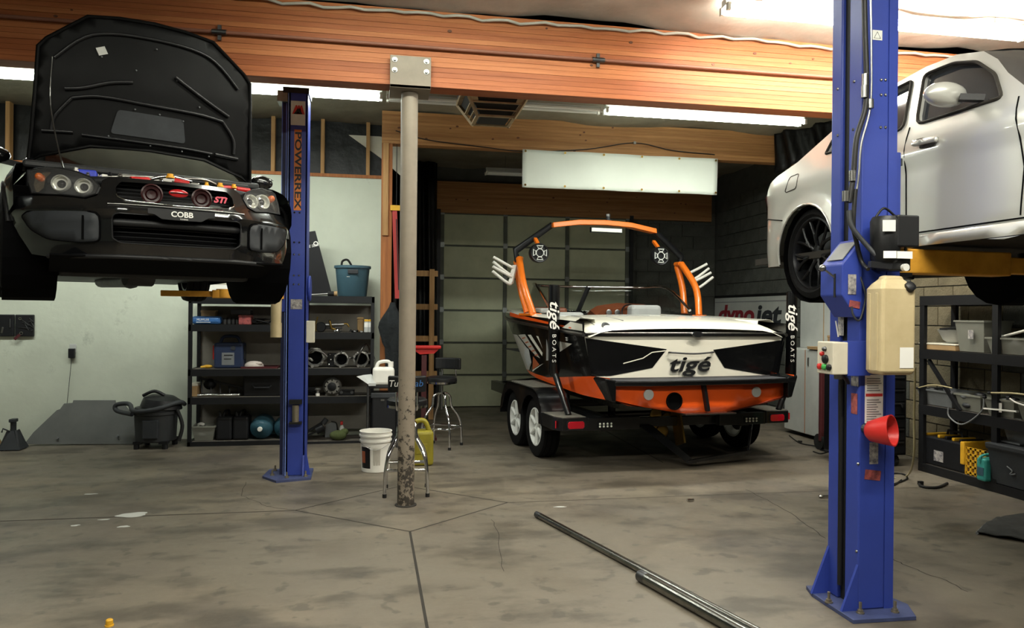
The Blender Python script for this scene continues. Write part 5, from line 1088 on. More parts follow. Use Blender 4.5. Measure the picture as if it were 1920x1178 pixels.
for k in range(4): MB().tube([(.0, -.02+.015*k, .02), (-.07, -.03+.02*k, .015)], .011, 6).build('finger', 'yellow', t, smooth=60)
t = thing('folded_rag', 'pale folded rag heaped on the red tray', 'rag', (sx(474), YF+.2, ZL[2]+.022)); MB().sphere((0, 0, .0), .11, 14, 8, (1, .7, .55)).build('cloth', 'cloth_white', t, smooth=180); MB().sphere((.05, -.03, .03), .05, 10, 6, (1, .7, .5)).build('fold', 'cloth_white', t, smooth=180)
t = thing('drip_tray', 'dark red flat tray under the pale rag', 'tray', (sx(487), YF+.2, ZL[2]+.002)); MB().bx(-.2, .2, -.12, .12, 0, .008).build('base', 'maroon', t); MB().bx(-.2, .2, -.12, -.112, .008, .022).bx(-.2, .2, .112, .12, .008, .022).bx(-.2, -.192, -.11, .11, .008, .022).bx(.192, .2, -.11, .11, .008, .022).build('rim', 'maroon', t)
# -- fourth shelf, left
t = thing('grille_insert', 'black plastic grille insert leaning on the lower left shelf', 'car part', (sx(412), YF+.18, ZL[3]+.01))
for k in range(5): MB().bar((-.2+.1*k, 0, .0), (-.22+.1*k, .05, .17-.022*k), .014).build('rib', 'black_plastic', t)
MB().bar((-.24, .05, .19), (.24, .05, .07), .025).bar((-.22, 0, .01), (.24, 0, .0), .025).build('frame', 'black_plastic', t); MB().sphere((-.13, .06, .12), .07, 12, 7, (1, .7, .9)).build('end_cap', 'black_plastic', t, smooth=180)
t = thing('foil_tube', 'crinkled silver foil tube on the lower left shelf edge', 'tube', (sx(412), YF+.07, ZL[3]+.018)); MB().tube(spline([(-.22, 0, 0), (-.1, .01, .004), (.05, 0, 0), (.22, .01, .002)]), [.016]*19, 9).build('sleeve', 'foil', t, smooth=60)
for x in (-.22, .22): MB().cyl((x-.004, .0 if x < 0 else .01, 0), (x+.004, .0 if x < 0 else .01, 0), .017, 10).build('end_ring', 'steel', t)
boxthing('open_carton', 'narrow brown carton at the left end of the lower left shelf', 'box', sx(357), sx(371), ZL[3]+.002, hz(380, 722, 746), 'cardboard', dep=.22, lid='off_white')
t = boxthing('tool_case', 'large black tool case behind the left lift column on the lower shelf', 'case', sx(457), sx(527), ZL[3]+.002, hz(480, 706, 746), 'black_plastic', dep=.28, bevel=.015, lid='black_plastic'); MB().tube([(-.1, -.145, .12), (-.08, -.17, .1), (.08, -.17, .1), (.1, -.145, .12)], .01, 6).build('handle', 'dark_grey', t)
# -- bottom shelf, left
def tub(name, label, x0, x1, y0, y1, z, h, m, cat='bin', rim=None, taper=.03, lab=None):
    t = thing(name, label, cat, ((x0+x1)/2, (y0+y1)/2, z)); a, b = (x1-x0)/2, (y1-y0)/2; k = taper
    R = lambda i, zz_: [(-a+i, -b+i, zz_), (a-i, -b+i, zz_), (a-i, b-i, zz_), (-a+i, b-i, zz_)]
    MB().loft([R(k+.006, .006), R(k, 0), R(0, h), R(.006, h), R(k+.006, .006)], caps=False).add(R(k, .001), [(0, 1, 2, 3)]).build('tub', m, t, bevel=.006)
    MB().loft([R(-.008, h-.012), R(-.008, h+.004), R(.008, h+.004), R(.008, h-.012), R(-.008, h-.012)], caps=False).build('rim', rim or m, t)
    return t
t = tub('clear_tub', 'clear plastic tub of small parts on the bottom left shelf', sx(361, 820), sx(405, 820), YF+.06, YF+.3, ZL[4]+.002, hz(380, 802, 829), 'tub_clear')
for k in range(9): MB().sphere((rr.uniform(-.09, .09), rr.uniform(-.07, .07), .05+rr.uniform(0, .12)), .035, 8, 6, (1.2, 1, .7)).build('parts_bag', ('foil', 'sticker_white', 'mid_grey')[k % 3], t, smooth=60)
for u, lb_ in ((421, 'black fuel can next to the clear tub on the bottom shelf'), (452, 'black fuel can next to the blue water bottles on the bottom shelf')):
    t = thing('fuel_can', lb_, 'fuel can', (sx(u, 800), YF+.2, ZL[4]+.002), 0, 'black fuel cans'); hh = hz(430, 785, 829); MB().bx(-.085, .085, -.12, .12, 0, hh).build('body', 'black_plastic', t, bevel=.025, seg=3); MB().tube(spline([(-.02, -.06, hh-.01), (.0, -.05, hh+.05), (.02, .05, hh+.05), (.02, .08, hh-.01)]), .014, 7).build('handle', 'black_plastic', t, smooth=60); MB().cyl((-.05, -.05, hh-.01), (-.055, -.06, hh+.05), .022, 12, .014).build('spout', 'black_plastic', t, smooth=50)
for u, lb_ in ((490, 'blue water bottle lying with its neck forward on the bottom shelf'), (535, 'blue water bottle half hidden behind the left lift column')):
    t = thing('water_bottle', lb_, 'bottle', (sx(u, 810), YF+.05, ZL[4]+.132), 0, 'blue water bottles'); Rb = Matrix.Rotation(-PI/2, 3, 'X')
    MB().lathe([(.02, -.05), (.024, -.045), (.03, -.02), (.07, .01), (.12, .05), (.128, .09), (.128, .16), (.122, .17), (.128, .18), (.128, .30), (.12, .33), (0, .32)], 28, (0, 0, 0), Rb).build('body', 'bottle_blue', t, smooth=50); MB().lathe([(.0, -.062), (.024, -.061), (.027, -.056), (.027, -.035), (.024, -.034)], 18, (0, 0, 0), Rb).build('cap', 'white_plastic', t, smooth=50)
# -- right unit: top
t = thing('leaning_board', 'tall black sign board with white lettering leaning on the wall above the shelf', 'board', (sx(560, 555), YF+.28, ZR[0]+.002))
bl_ = [onY(566, 554, 9.1), onY(623, 552, 9.1), onY(592, 434, 9.1), onY(560, 439, 9.1)]; q0 = t.location
MB().prism([p-V((q0.x, 9.1, q0.z)) for p in bl_], (0, 0, 0), (0, .02, 0)).build('board', 'dark_grey' if False else 'black_plastic', t, bevel=.003); pc_ = onY(583, 463, 9.1); text('lettering', 'RACE SERV', .045, 'letter_white', t, face((pc_.x-q0.x, -.002, pc_.z-q0.z), (0, -1, 0)) @ Matrix.Rotation(.2, 4, 'Z'), .0005, .2, width=.20); pc_ = onY(593, 460, 9.1); MB().lathe([(.018, 0), (.03, 0), (.03, .002), (.018, .002)], 8, (pc_.x-q0.x, -.0, pc_.z-q0.z+.012), Matrix.Rotation(PI/2, 3, 'X'), closed=True).build('gear_mark', 'letter_white', t)
xa_, xb_ = sx(630, 555), sx(700, 555); rw = (xb_-xa_)/2
t = thing('storage_tub', 'round blue-grey plastic tub with rope handle on top of the right shelf unit', 'tub', ((xa_+xb_)/2-.03, YF+.22, ZR[0]+.002)); hh = hz(660, 498, 556)
MB().lathe([(rw*.74, 0), (rw*.78, .01), (rw*.93, hh-.03), (rw*1.0, hh-.03), (rw*1.0, hh), (rw*.92, hh), (rw*.74, .02), (0, .015)], 32).build('tub', 'tub_blue', t, smooth=40); MB().tube(spline([(-.13, .05, hh), (-.12, .06, hh+.06), (-.06, .06, hh+.075), (-.01, .06, hh)]), .013, 7).build('handle', 'black_rubber', t, smooth=60); MB().bx(-.05, .07, -rw*.97, -rw*.9, hh-.10, hh-.05).build('grip', 'dark_grey', t, bevel=.01); MB().bx(-.06, .0, -rw*.87, -rw*.86, hh*.62, hh*.64).build('maker_mark', 'vinyl', t)
t = thing('rubber_mallet', 'mallet with a tan head lying on the shelf top beside the blue tub', 'mallet', (sx(622, 550), YF+.06, ZR[0]+.03)); MB().cyl((-.04, 0, 0), (.05, -.0, 0), .028, 14).build('head', 'black_rubber', t, smooth=40); MB().cyl((.03, -.0, 0), (.065, -.0, 0), .03, 14).build('tip', 'cardboard', t, smooth=40); MB().cyl((-.01, .0, 0), (-.25, .02, -.018), .010, 8).build('shaft', 'steel', t, smooth=50)
# -- castings helper
def casting(t, c, s, seed, m='cast_alu'):
    r = random.Random(seed); c = V(c)
    MB().lathe([(s*.5, -s*.12), (s*.52, s*.1), (s*.42, s*.12), (s*.38, -.0), (s*.36, -s*.1)], 9+seed % 4, c, Matrix.Rotation(PI/2, 3, 'X'), closed=True).build('flange', m, t, smooth=35)
    MB().lathe([(s*.37, -s*.1), (s*.3, -.0), (0, .0)], 12, c, Matrix.Rotation(PI/2, 3, 'X')).build('bore', 'void_black', t)
    for k in range(7):
        a = 2*PI*k/7+r.uniform(-.2, .2); p = c+V((math.cos(a)*s*.47, -s*.1, math.sin(a)*s*.47)); MB().cyl(p, p+V((0, -.025, 0)), s*.08, 8).build('stud', ('steel', m)[k % 2], t, smooth=50)
    for k in range(3):
        a = r.uniform(0, 6); p = c+V((math.cos(a)*s*.3, .03, math.sin(a)*s*.3)); q = p+V((r.uniform(-.6, .6)*s, r.uniform(0, .06), r.uniform(.1, .5)*s*.6)); MB().tube(spline([p, (p+q)/2+V((0, -.02, .02)), q]), s*.09, 8).build('pipe_boss', m, t, smooth=50)
# shelf 3 right: castings
for u, v, s, sd, lb_ in ((590, 677, .22, 1, 'cast aluminium timing cover next to the left lift column on the shelf'), (640, 677, .17, 2, 'cast aluminium housing with round bore in the middle of the shelf'), (677, 674, .18, 3, 'machined turbo housing at the right end of the shelf')):
    x = sx(u, v); z = ZR[2]+s*.53; t = thing('engine_casting', lb_, 'engine part', (x, YF+.15, ZR[2]+.004)); casting(t, (0, 0, s*.52), s, sd)
    if sd == 3: casting(t, (.09, .06, s*.5), s*.8, 8, 'dull_steel'); MB().tube(spline([(-.06, -.04, .03), (0, -.06, .2), (.06, 0, .27), (.1, .05, .2)]), .012, 8).build('oil_pipe', 'steel', t, smooth=60)
    if sd == 1: MB().tube(spline([(-.12, -.02, .12), (-.03, -.05, .20), (.09, -.04, .17), (.14, -.03, .12)]), .012, 8).build('pipe', 'steel', t, smooth=60)
    if sd == 2:
        for k, (dx, dz) in enumerate(((-.13, .15), (-.12, .09), (-.08, .12), (-.14, .03))): MB().sphere((dx, 0, dz), .013, 8, 6).build('plug', 'chrome', t, smooth=180)
        MB().bx(-.16, -.03, .0, .08, 0, .16).build('block', 'black_metal', t, bevel=.01)
# shelf 2 right
t = thing('valve_assembly', 'brass and steel valve assembly on the upper right shelf', 'engine part', (sx(618, 615), YF+.18, ZR[1]+.03)); MB().cyl((-.12, 0, .05), (.16, 0, .06), .018, 10).build('shaft', 'steel', t, smooth=50); MB().cyl((-.12, .03, .02), (.14, .03, .02), .014, 10).build('shaft', 'dull_steel', t, smooth=50); MB().lathe([(.05, -.02), (.06, 0), (.05, .02), (0, .02)], 14, (-.1, -.02, .03), Matrix.Rotation(PI/2, 3, 'X')).build('pulley', 'black_metal', t, smooth=40); MB().tube(spline([(0, 0, .08), (.0, -.02, .1), (.02, -.02, .02), (.06, 0, .0)]), .014, 8).build('bracket', 'brass', t, smooth=60); MB().tube(spline([(.13, 0, .06), (.19, 0, .07), (.22, 0, .03)]), .010, 8).build('lever', 'brass', t, smooth=60)
t = thing('bent_bracket', 'small bent metal frame at the column end of the upper right shelf', 'bracket', (sx(582, 615), YF+.14, ZR[1]+.01)); MB().tube([(-.06, 0, 0), (-.06, 0, .09), (.06, 0, .09), (.06, 0, 0)], .008, 6).build('frame', 'brass', t); MB().tube([(.06, 0, .09), (.08, 0, .17)], .008, 6).build('rod', 'brass', t)
t = thing('scrap_parts', 'flat heap of small grey fittings on the upper right shelf edge', 'hardware', (sx(652, 620), YF+.1, ZR[1]+.004))
for k in range(12): MB().lathe([(.014, 0), (.014, .01), (.008, .011), (.008, .025)], 6, (rr.uniform(-.16, .16), rr.uniform(-.04, .05), .008), Matrix.Rotation(rr.uniform(0, 3), 3, 'X') @ Matrix.Rotation(rr.uniform(0, 3), 3, 'Y')).build('fitting', ('dull_steel', 'steel', 'black_metal')[k % 3], t)
boxthing('paper_sack', 'brown paper sack beside the oil cartons', 'bag', sx(669), sx(681), ZR[1]+.002, hz(680, 596, 624), 'brown_bag', dep=.12, bevel=.02, lid='brown_bag')
for u, lb_ in ((686, 'pale oil carton with a yellow cap next to the brown sack'), (694, 'pale oil carton with a yellow cap at the shelf end')):
    t = thing('oil_carton', lb_, 'bottle', (sx(u), YF+.12, ZR[1]+.002), 0, 'oil cartons'); MB().bx(-.024, .024, -.04, .04, 0, .125).build('body', 'vinyl', t, bevel=.006); MB().bx(-.022, .022, -.0415, -.04, .06, .11).build('label', 'letter_white', t); MB().bx(-.024, .024, -.03, .03, .125, .15).build('cap', 'yellow', t, bevel=.006)
# shelf 4 right
t = thing('alternator', 'aluminium alternator on the lower right shelf', 'engine part', (sx(623, 735), YF+.15, ZR[3]+.11)); MB().lathe([(.0, -.09), (.05, -.09), (.09, -.06), (.105, -.03), (.105, .06), (.08, .09), (0, .09)], 18, (0, 0, 0), Matrix.Rotation(PI/2, 3, 'X')).build('housing', 'cast_alu', t, smooth=40); MB().lathe([(.035, .09), (.05, .1), (.05, .12), (.02, .125), (.02, .135), (0, .136)], 18, (0, 0, 0), Matrix.Rotation(PI/2, 3, 'X')).build('pulley', 'black_metal', t, smooth=40)
for k in range(8): a = k*PI/4; MB().box((.075*math.cos(a), -.092, .075*math.sin(a)), (.02, .006, .012), Matrix.Rotation(-a, 3, 'Y')).build('vent', 'void_black', t)
MB().box((.0, 0, -.098), (.16, .05, .02)).build('mount', 'cast_alu', t)
t = thing('steel_bracket', 'dark steel bracket bar next to the alternator', 'bracket', (sx(650, 740), YF+.12, ZR[3]+.004)); MB().bx(-.09, .09, -.02, .02, 0, .07).build('bar', 'black_metal', t, bevel=.005); MB().cyl((-.06, -.03, .035), (-.06, .03, .035), .018, 10).cyl((.06, -.03, .035), (.06, .03, .035), .018, 10).build('bushing', 'dull_steel', t)
t = thing('oil_filter', 'short white-capped filter in front of dark parts on the lower right shelf', 'filter', (sx(596, 740), YF+.09, ZR[3]+.002)); MB().cyl((0, 0, 0), (0, 0, .03), .022, 14).build('base', 'white_plastic', t, smooth=40); MB().lathe([(.016, .03), (.016, .06), (.03, .065), (.036, .08), (.02, .09), (0, .09)], 14).build('cap', 'cast_alu', t, smooth=40)
t = thing('pedal_assembly', 'dark pedal assembly behind the white-capped filter', 'car part', (sx(582, 738), YF+.22, ZR[3]+.002)); MB().bx(-.09, .05, -.03, .03, 0, .09).build('body', 'black_metal', t, bevel=.008); MB().bar((-.05, -.04, .06), (.08, -.06, .02), .02).build('arm', 'black_metal', t)
# bottom right
t = thing('wiper_motor', 'long dark wiper mechanism lying on the bottom right shelf', 'car part', (sx(590, 810), YF+.14, ZR[4]+.02)); MB().bar((-.16, 0, .03), (.10, 0, .19), .03).bar((-.12, -.03, .02), (.1, -.02, .12), .02).build('linkage', 'black_metal', t); MB().cyl((.02, -.03, .09), (.10, -.03, .13), .045, 14).build('motor', 'black_metal', t, smooth=40); MB().cyl((.09, 0, .17), (.13, 0, .22), .03, 12).build('pivot', 'dark_grey', t, smooth=40)
t = thing('heat_shield', 'grey metal plate standing on the bottom right shelf', 'plate', (sx(619, 815), YF+.3, ZR[4]+.002)); MB().prism([(-.07, 0, 0), (.07, 0, 0), (.07, 0, .15), (.03, 0, .19), (-.06, 0, .15)], (0, 0, 0), (0, .01, 0)).build('plate', 'mid_grey', t); MB().tube(spline([(-.0, -.01, .19), (.06, -.01, .17), (.075, -.01, .08)]), .006, 6).build('edge', 'black_rubber', t)
t = thing('spray_bottle', 'small bottle with a red top on the bottom right shelf', 'bottle', (sx(640, 800), YF+.22, ZR[4]+.002)); MB().lathe([(.03, 0), (.032, .02), (.03, .12), (.014, .16)], 14).build('body', 'sticker_white', t, smooth=40); MB().box((0, -.01, .18), (.03, .06, .04)).build('trigger', 'red', t, bevel=.006)
t = thing('green_bag', 'crumpled green cloth bag on the bottom right shelf', 'bag', (sx(634, 820), YF+.1, ZR[4]+.002)); MB().sphere((0, 0, .055), .09, 12, 8, (1.1, .7, .65)).build('sack', 'cloth_green', t, smooth=180); MB().sphere((.07, .02, .09), .05, 10, 6, (1, .7, .8)).build('fold', 'cloth_green', t, smooth=180)
# ================================================================== LEFT WALL THINGS
t = thing('cut_sheet', 'large dark grey cut panel leaning against the white wall', 'panel', (onY(160, 830, 9.0).x, 8.98, .0)); q0 = t.location
mat('panel_grey', '#5b5d5b', .6, var=.2, vs=3)
pp = [onY(u, v, 9.0) for u, v in ((46, 833), (60, 812), (98, 772), (104, 770), (110, 760), (126, 759), (127, 754), (207, 754), (209, 760), (224, 760), (250, 788), (275, 800), (275, 833))]
MB().prism([(p.x-q0.x, .22*min(1, max(0, p.z)/.6), max(.002, p.z)) for p in pp], (0, 0, 0), (0, .02, 0)).build('sheet', 'panel_grey', t); 
for u, v in ((107, 822), (220, 818)): p = onY(u, v, 8.99); MB().cyl((p.x-q0.x, .03, p.z), (p.x-q0.x, -.0, p.z), .012, 10).build('plug', 'mid_grey', t)
# wet vacuum
mat('vac_grey', '#2c2e30', .55, var=.2)
t = thing('shop_vacuum', 'dark grey wet-dry vacuum with a thick hose draped around its top', 'vacuum', (onZ(292, 838).x, 8.80, 0)); 
MB().lathe([(.19, .07), (.205, .08), (.22, .36), (.235, .37), (.235, .40), (.22, .41), (.215, .44)], 32).build('drum', 'vac_grey', t, smooth=40); MB().lathe([(.215, .44), (.20, .50), (.19, .53), (.12, .57), (.0, .575)], 32, (0, 0, 0), Matrix.Rotation(.12, 3, 'Y')).build('lid', 'black_plastic', t, smooth=40)
MB().tube(spline([(.10, -.06, .57), (.0, -.08, .62), (-.12, -.06, .57)]), .018, 8).build('handle', 'black_plastic', t, smooth=60); MB().bx(-.08, .08, -.235, -.20, .12, .32).build('front_plate', 'dark_grey', t, bevel=.01)
MB().tube(spline([(.28, .05, .46), (.26, -.12, .50), (.05, -.25, .44), (-.16, -.22, .42), (-.25, -.06, .47), (-.32, .0, .48), (-.42, .02, .46), (-.40, .0, .40), (-.2, -.16, .38)]), .024, 10).build('hose', 'dark_grey', t, smooth=60); MB().tube(spline([(.24, -.1, .42), (.30, -.12, .25), (.27, -.14, .08)]), .02, 8).build('hose_tail', 'black_rubber', t, smooth=60)
for a in range(4):
    a = a*PI/2+.7; MB().cyl((.21*math.cos(a), .21*math.sin(a), .0), (.21*math.cos(a), .21*math.sin(a), .07), .03, 10).box((.19*math.cos(a), .19*math.sin(a), .07), (.09, .09, .03)).build('caster', 'black_plastic', t)
# jack stands
for u, m, lb_ in ((27, 'dark_grey', 'dark grey jack stand at the foot of the white wall'), (-16, 'cardboard', 'tan jack stand cut off by the left edge of the picture')):
    p = onZ(u, 842); t = thing('jack_stand', lb_, 'jack stand', (p.x, 8.82, 0), 0, 'jack stands'); mb = MB()
    for a in range(4): a = a*PI/2+PI/4; mb.bar((.12*math.cos(a), .12*math.sin(a), .0), (.035*math.cos(a), .035*math.sin(a), .2), .02, .05)
    mb.build('leg', m, t); MB().loft([[(-.11, -.11, .01), (.11, -.11, .01), (.11, .11, .01), (-.11, .11, .01)], [(-.035, -.035, .2), (.035, -.035, .2), (.035, .035, .2), (-.035, .035, .2)]]).build('base', m, t); MB().cyl((0, 0, .18), (0, 0, .30), .028, 14).build('column', m, t, smooth=40); MB().box((0, 0, .31), (.06, .09, .035)).build('saddle', m, t, bevel=.006); MB().tube([(-.02, -.04, .2), (-.08, -.05, .23), (-.09, -.05, .19)], .008, 6).build('handle', m, t)
# tool case on the wall
t = thing('tool_case', 'open black tool set case hung on the white wall at the left edge', 'tool set', (onY(0, 610, YW).x, YW-.035, onY(30, 631, YW).z)); hh = hz(30, 590, 631, YW); 
for x0, x1 in ((-.25, onY(29, 610, YW).x-onY(0, 610, YW).x), (onY(30, 610, YW).x-onY(0, 610, YW).x, onY(66, 610, YW).x-onY(0, 610, YW).x)): MB().bx(x0+.003, x1-.003, 0, .034, 0, hh).build('shell', 'black_plastic', t, bevel=.008)
for k in range(12): MB().cyl((rr.uniform(.2, .38), -.004, rr.uniform(.06, hh-.04)), (rr.uniform(.2, .38), -.008, rr.uniform(.06, hh-.04)), .004, 6).build('bit', 'dull_steel', t)
MB().lathe([(.01, 0), (.016, 0), (.016, .004), (.01, .004)], 12, (.22, -.002, hh-.045), Matrix.Rotation(PI/2, 3, 'X'), closed=True).build('ring', 'chrome', t); MB().box((.04, -.004, .07), (.02, .006, .07), Matrix.Rotation(.2, 3, 'Y')).build('pliers', 'steel', t, bevel=.004); MB().cyl((.12, -.004, .1), (.12, -.004, .2), .008, 8).build('socket_rail', 'dull_steel', t)
t2 = thing('key_tag', 'red key tag dangling below the wall tool case', 'key tag', onY(40, 625, YW-.05)); MB().lathe([(.014, 0), (.018, 0), (.018, .004), (.014, .004)], 12, (0, 0, 0), Matrix.Rotation(PI/2, 3, 'X'), closed=True).build('ring', 'chrome', t2); MB().bar((-.015, 0, -.015), (-.07, 0, -.07), .03, .006, (0, 1, 0)).build('tag', 'maroon', t2)
# outlet and charger cord
t = thing('wall_charger', 'black plug-in charger on a small wall outlet with its cord hanging down', 'charger', onY(137, 660, YW)); MB().bx(-.035, .035, -.008, 0, -.01, .09).build('outlet_plate', 'vinyl', t, bevel=.003); MB().bx(-.035, .03, -.05, -.008, -.07, .04).build('adapter', 'black_plastic', t, bevel=.006); MB().tube(spline([(0, -.04, -.07), (-.02, -.035, -.3), (-.05, -.03, -.62), (-.06, -.03, -.64)]), .003, 5).build('cord', 'dark_grey', t)
# ================================================================== RIGHT SHELVES
XF, XBk = 5.28, 5.66
def zx(u, v, X=XF): return onX(u, v, X).z
t = thing('storage_shelf', 'black steel shelf unit along the right block wall under the silver sedan', 'shelf', (XF, 4.6, 0)); Y0s, Y1s = 0, onX(1724, 700, XF).y-4.6
ZS = [zx(1722, 556), zx(1722, 655), zx(1722, 758), zx(1722, 867)]
for y in (Y1s-.03, 1.0, .03):
    for x in (.015, XBk-XF-.015): MB().bx(x-.018, x+.018, y-.03, y+.03, 0, ZS[0]).build('upright', 'shelf_black', t)
for z in ZS: b = MB().bx(.02, XBk-XF-.02, 0, Y1s, z-.02, z-.001).build('shelf_board', 'particle_board', t); MB().bx(-.006, .02, 0, Y1s, z-.09, z+.001).bx(XBk-XF-.02, XBk-XF+.002, 0, Y1s, z-.09, z+.001).bx(0, XBk-XF, Y1s-.02, Y1s+.003, z-.08, z).build('edge_beam', 'shelf_black', b)
MB().bar((.02, Y1s-.1, ZS[1]-.1), (.02, Y1s-.5, ZS[2]), .03).build('brace', 'shelf_black', t)
def yx(u, v, X=XF+.05): return onX(u, v, X).y
def hx(u, va, vb): return onX(u, va, XF+.03).z-onX(u, vb, XF+.03).z
Xi, Xo = XF+.03, XBk-.05
boxthing('carton_tray', 'shallow open carton with white edges on the upper right-hand shelf', 'box', Xi, Xo, ZS[1]+.002, .06, 'cardboard', y0=yx(1795, 650), dep=yx(1727, 650)-yx(1795, 650), lid='off_white')
t = thing('steel_bowl', 'grey bowl of black tools above the carton on the right-hand shelf', 'bowl', ((Xi+Xo)/2, yx(1768, 640), ZS[1]+.072)); MB().lathe([(.06, 0), (.10, .03), (.145, .12), (.15, .125), (.138, .12), (.09, .03), (0, .012)], 24).build('bowl', 'vinyl', t, smooth=50)
for k in range(3): MB().bar((-.1+.03*k, .08, .13), (.04, -.1-.03*k, .15+.02*k), .03, .02).build('tool_handle', 'black_rubber', t, bevel=.006)
tb1 = tub('clear_bin', 'tall cloudy plastic bin on the right-hand shelf beside the bowl', Xi, Xo, yx(1848, 650), yx(1793, 650), ZS[1]+.004, hx(1810, 597, 655), 'tub_clear'); MB().bx(-.167, -.164, -.07, -.01, .12, .20).build('label', 'sticker_mix', tb1) 
for k in range(5): MB().sphere((rr.uniform(-.1, .08), rr.uniform(-.1, .1), .05+.04*k), .05, 8, 6).build('contents', ('dark_grey', 'mid_grey')[k % 2], tb1, smooth=60)
tb2 = tub('clear_bin', 'low cloudy plastic bin with a white pipe across it at the right edge', Xi, Xo, yx(1935, 650), yx(1852, 650), ZS[1]+.004, hx(1870, 628, 658), 'tub_clear')
for k in range(5): MB().sphere((rr.uniform(-.1, .08), rr.uniform(-.15, .15), .04+.01*k), .05, 8, 6).build('contents', ('vinyl', 'mid_grey')[k % 2], tb2, smooth=60)
t = thing('plastic_pipe', 'white plastic pipe with elbow lying over the low bin at the right edge', 'pipe', (Xi+.05, yx(1868, 630), ZS[1]+.17)); MB().tube([(0, .02, -.03), (0, -.5, .10)], .012, 8).build('pipe', 'white_plastic', t, smooth=50); MB().tube([(0, .05, -.035), (0, -.03, -.015)], .018, 8).build('elbow', 'vinyl', t, smooth=50)
for a_, b_, m, lb_ in ((1722, 1788, 'mid_grey', 'grey bin of wires on the middle right-hand shelf'), (1794, 1842, 'tub_clear', 'cloudy bin between two others on the middle right-hand shelf'), (1848, 1905, 'tub_clear', 'cloudy labelled bin at the right of the middle shelf'), (1910, 1990, 'tub_clear', 'cloudy bin running out of the right edge on the middle shelf')):  # bin tones carry the car's shade in their colour
    t = tub('parts_bin', lb_, Xi, Xo, yx(b_, 745), yx(a_, 745), ZS[2]+.004, .15, m)
    for k in range(6): MB().sphere((rr.uniform(-.12, .1), rr.uniform(-.08, .08), .05+.02*k), .045, 8, 6, (1, 1.3, .6)).build('contents', ('dark_grey', 'mid_grey', 'black_plastic')[k % 3], t, smooth=60)
    if b_ == 1905: MB().bx(-.165, -.162, -.05, .05, .04, .12).build('label', 'sticker_white', t)
for pts, m, r, lb_ in (([(1720, 728), (1750, 722), (1785, 728)], 'cable_tan', .006, 'tan cable lying over the grey bin of wires'), ([(1845, 745), (1840, 772), (1805, 796), (1780, 782), (1778, 765)], 'mid_grey', .007, 'grey cable loop hanging below the middle right-hand shelf'), ([(1855, 737), (1900, 738), (1940, 743)], 'cable_tan', .008, 'pale cable across the bins at the right edge'), ([(1890, 745), (1905, 755), (1925, 762)], 'white_plastic', .007, 'white cable drooping over the bins at the right edge')):
    t = thing('cable', lb_, 'cable', onX(pts[0][0], pts[0][1], XF-.02)); o0 = t.location.copy(); P_ = [onX(u, v, XF-.02)-o0 for u, v in pts]; MB().tube(spline(P_), r, 7).build('wire', m, t, smooth=60); MB().cyl(P_[0]+V((0, .01, 0)), P_[0]-V((0, .02, 0)), r*1.7, 8).build('plug', 'black_plastic', t)
t = thing('edge_strip', 'white plastic strip lying along the middle shelf at the right', 'strip', onX(1845, 766, XF-.015)); P_ = onX(1908, 772, XF-.015)-t.location; MB().bar((0, 0, 0), P_, .02, .012).build('strip', 'white_plastic', t); MB().bar(P_*.98, P_, .024, .016).build('end_cap', 'vinyl', t)
# bottom: battery case, jug, tote
ya_, yb_ = yx(1730, 840), yx(1812, 850)
t = thing('power_station', 'black and yellow ribbed tool case on the bottom right-hand shelf', 'case', (Xi+.14, (ya_+yb_)/2, ZS[3]+.002)); Wy = (ya_-yb_)/2; MB().bx(-.14, .14, -Wy, Wy, 0, .27).build('body', 'black_plastic', t, bevel=.015); 
for y in (-Wy+.02, Wy-.02): MB().bx(-.15, .15, y-.025, y+.025, .08, .29).build('yellow_band', 'yellow', t, bevel=.01)
for k in range(4): MB().bx(-.12, .12, -Wy+.06+k*.09, -Wy+.09+k*.09, .27, .30).build('rib', 'yellow' if k % 2 else 'black_plastic', t, bevel=.006)
MB().bx(-.144, -.140, -.02, .10, .05, .15).build('label', 'sticker_mix', t); MB().tube([(0, -.1, .29), (0, -.08, .34), (0, .08, .34), (0, .1, .29)], .012, 7).build('handle', 'black_plastic', t)
ya2, yb2 = yx(1814, 850), yx(1850, 850)
t = thing('yellow_crate', 'yellow lattice crate beside the black and yellow case', 'crate', (Xi+.13, (ya2+yb2)/2, ZS[3]+.002)); Wy = (ya2-yb2)/2; cr_ = MB().bx(-.11, .11, -Wy+.01, Wy-.01, .0, .22).build('core', 'maroon' if False else 'brown_bag', t)
for k in range(5): MB().bx(-.125, -.11, -Wy+k*Wy/2-.01*(k > 0), -Wy+k*Wy/2+.012, 0, .25).build('slat', 'yellow', t)
for k in range(5): MB().bx(-.125, -.11, -Wy, Wy, .01+k*.055, .028+k*.055).build('slat', 'yellow', t)
t = thing('coolant_jug', 'teal plastic jug squeezed between the crate and the grey tote', 'jug', (Xi+.0, yx(1853, 860, XF)+.02, ZS[3]+.002)); MB().bx(-.09, .09, -.05, .05, 0, .20).build('body', 'teal', t, bevel=.02, seg=3); MB().cyl((.03, 0, .20), (.03, 0, .24), .02, 12).build('neck', 'teal', t); MB().tube(spline([(-.08, 0, .15), (-.09, 0, .21), (-.0, 0, .23), (.02, 0, .21)]), .012, 7).build('handle', 'teal', t, smooth=60); MB().bx(-.094, -.09, -.035, .035, .05, .12).build('label', 'tub_blue', t)
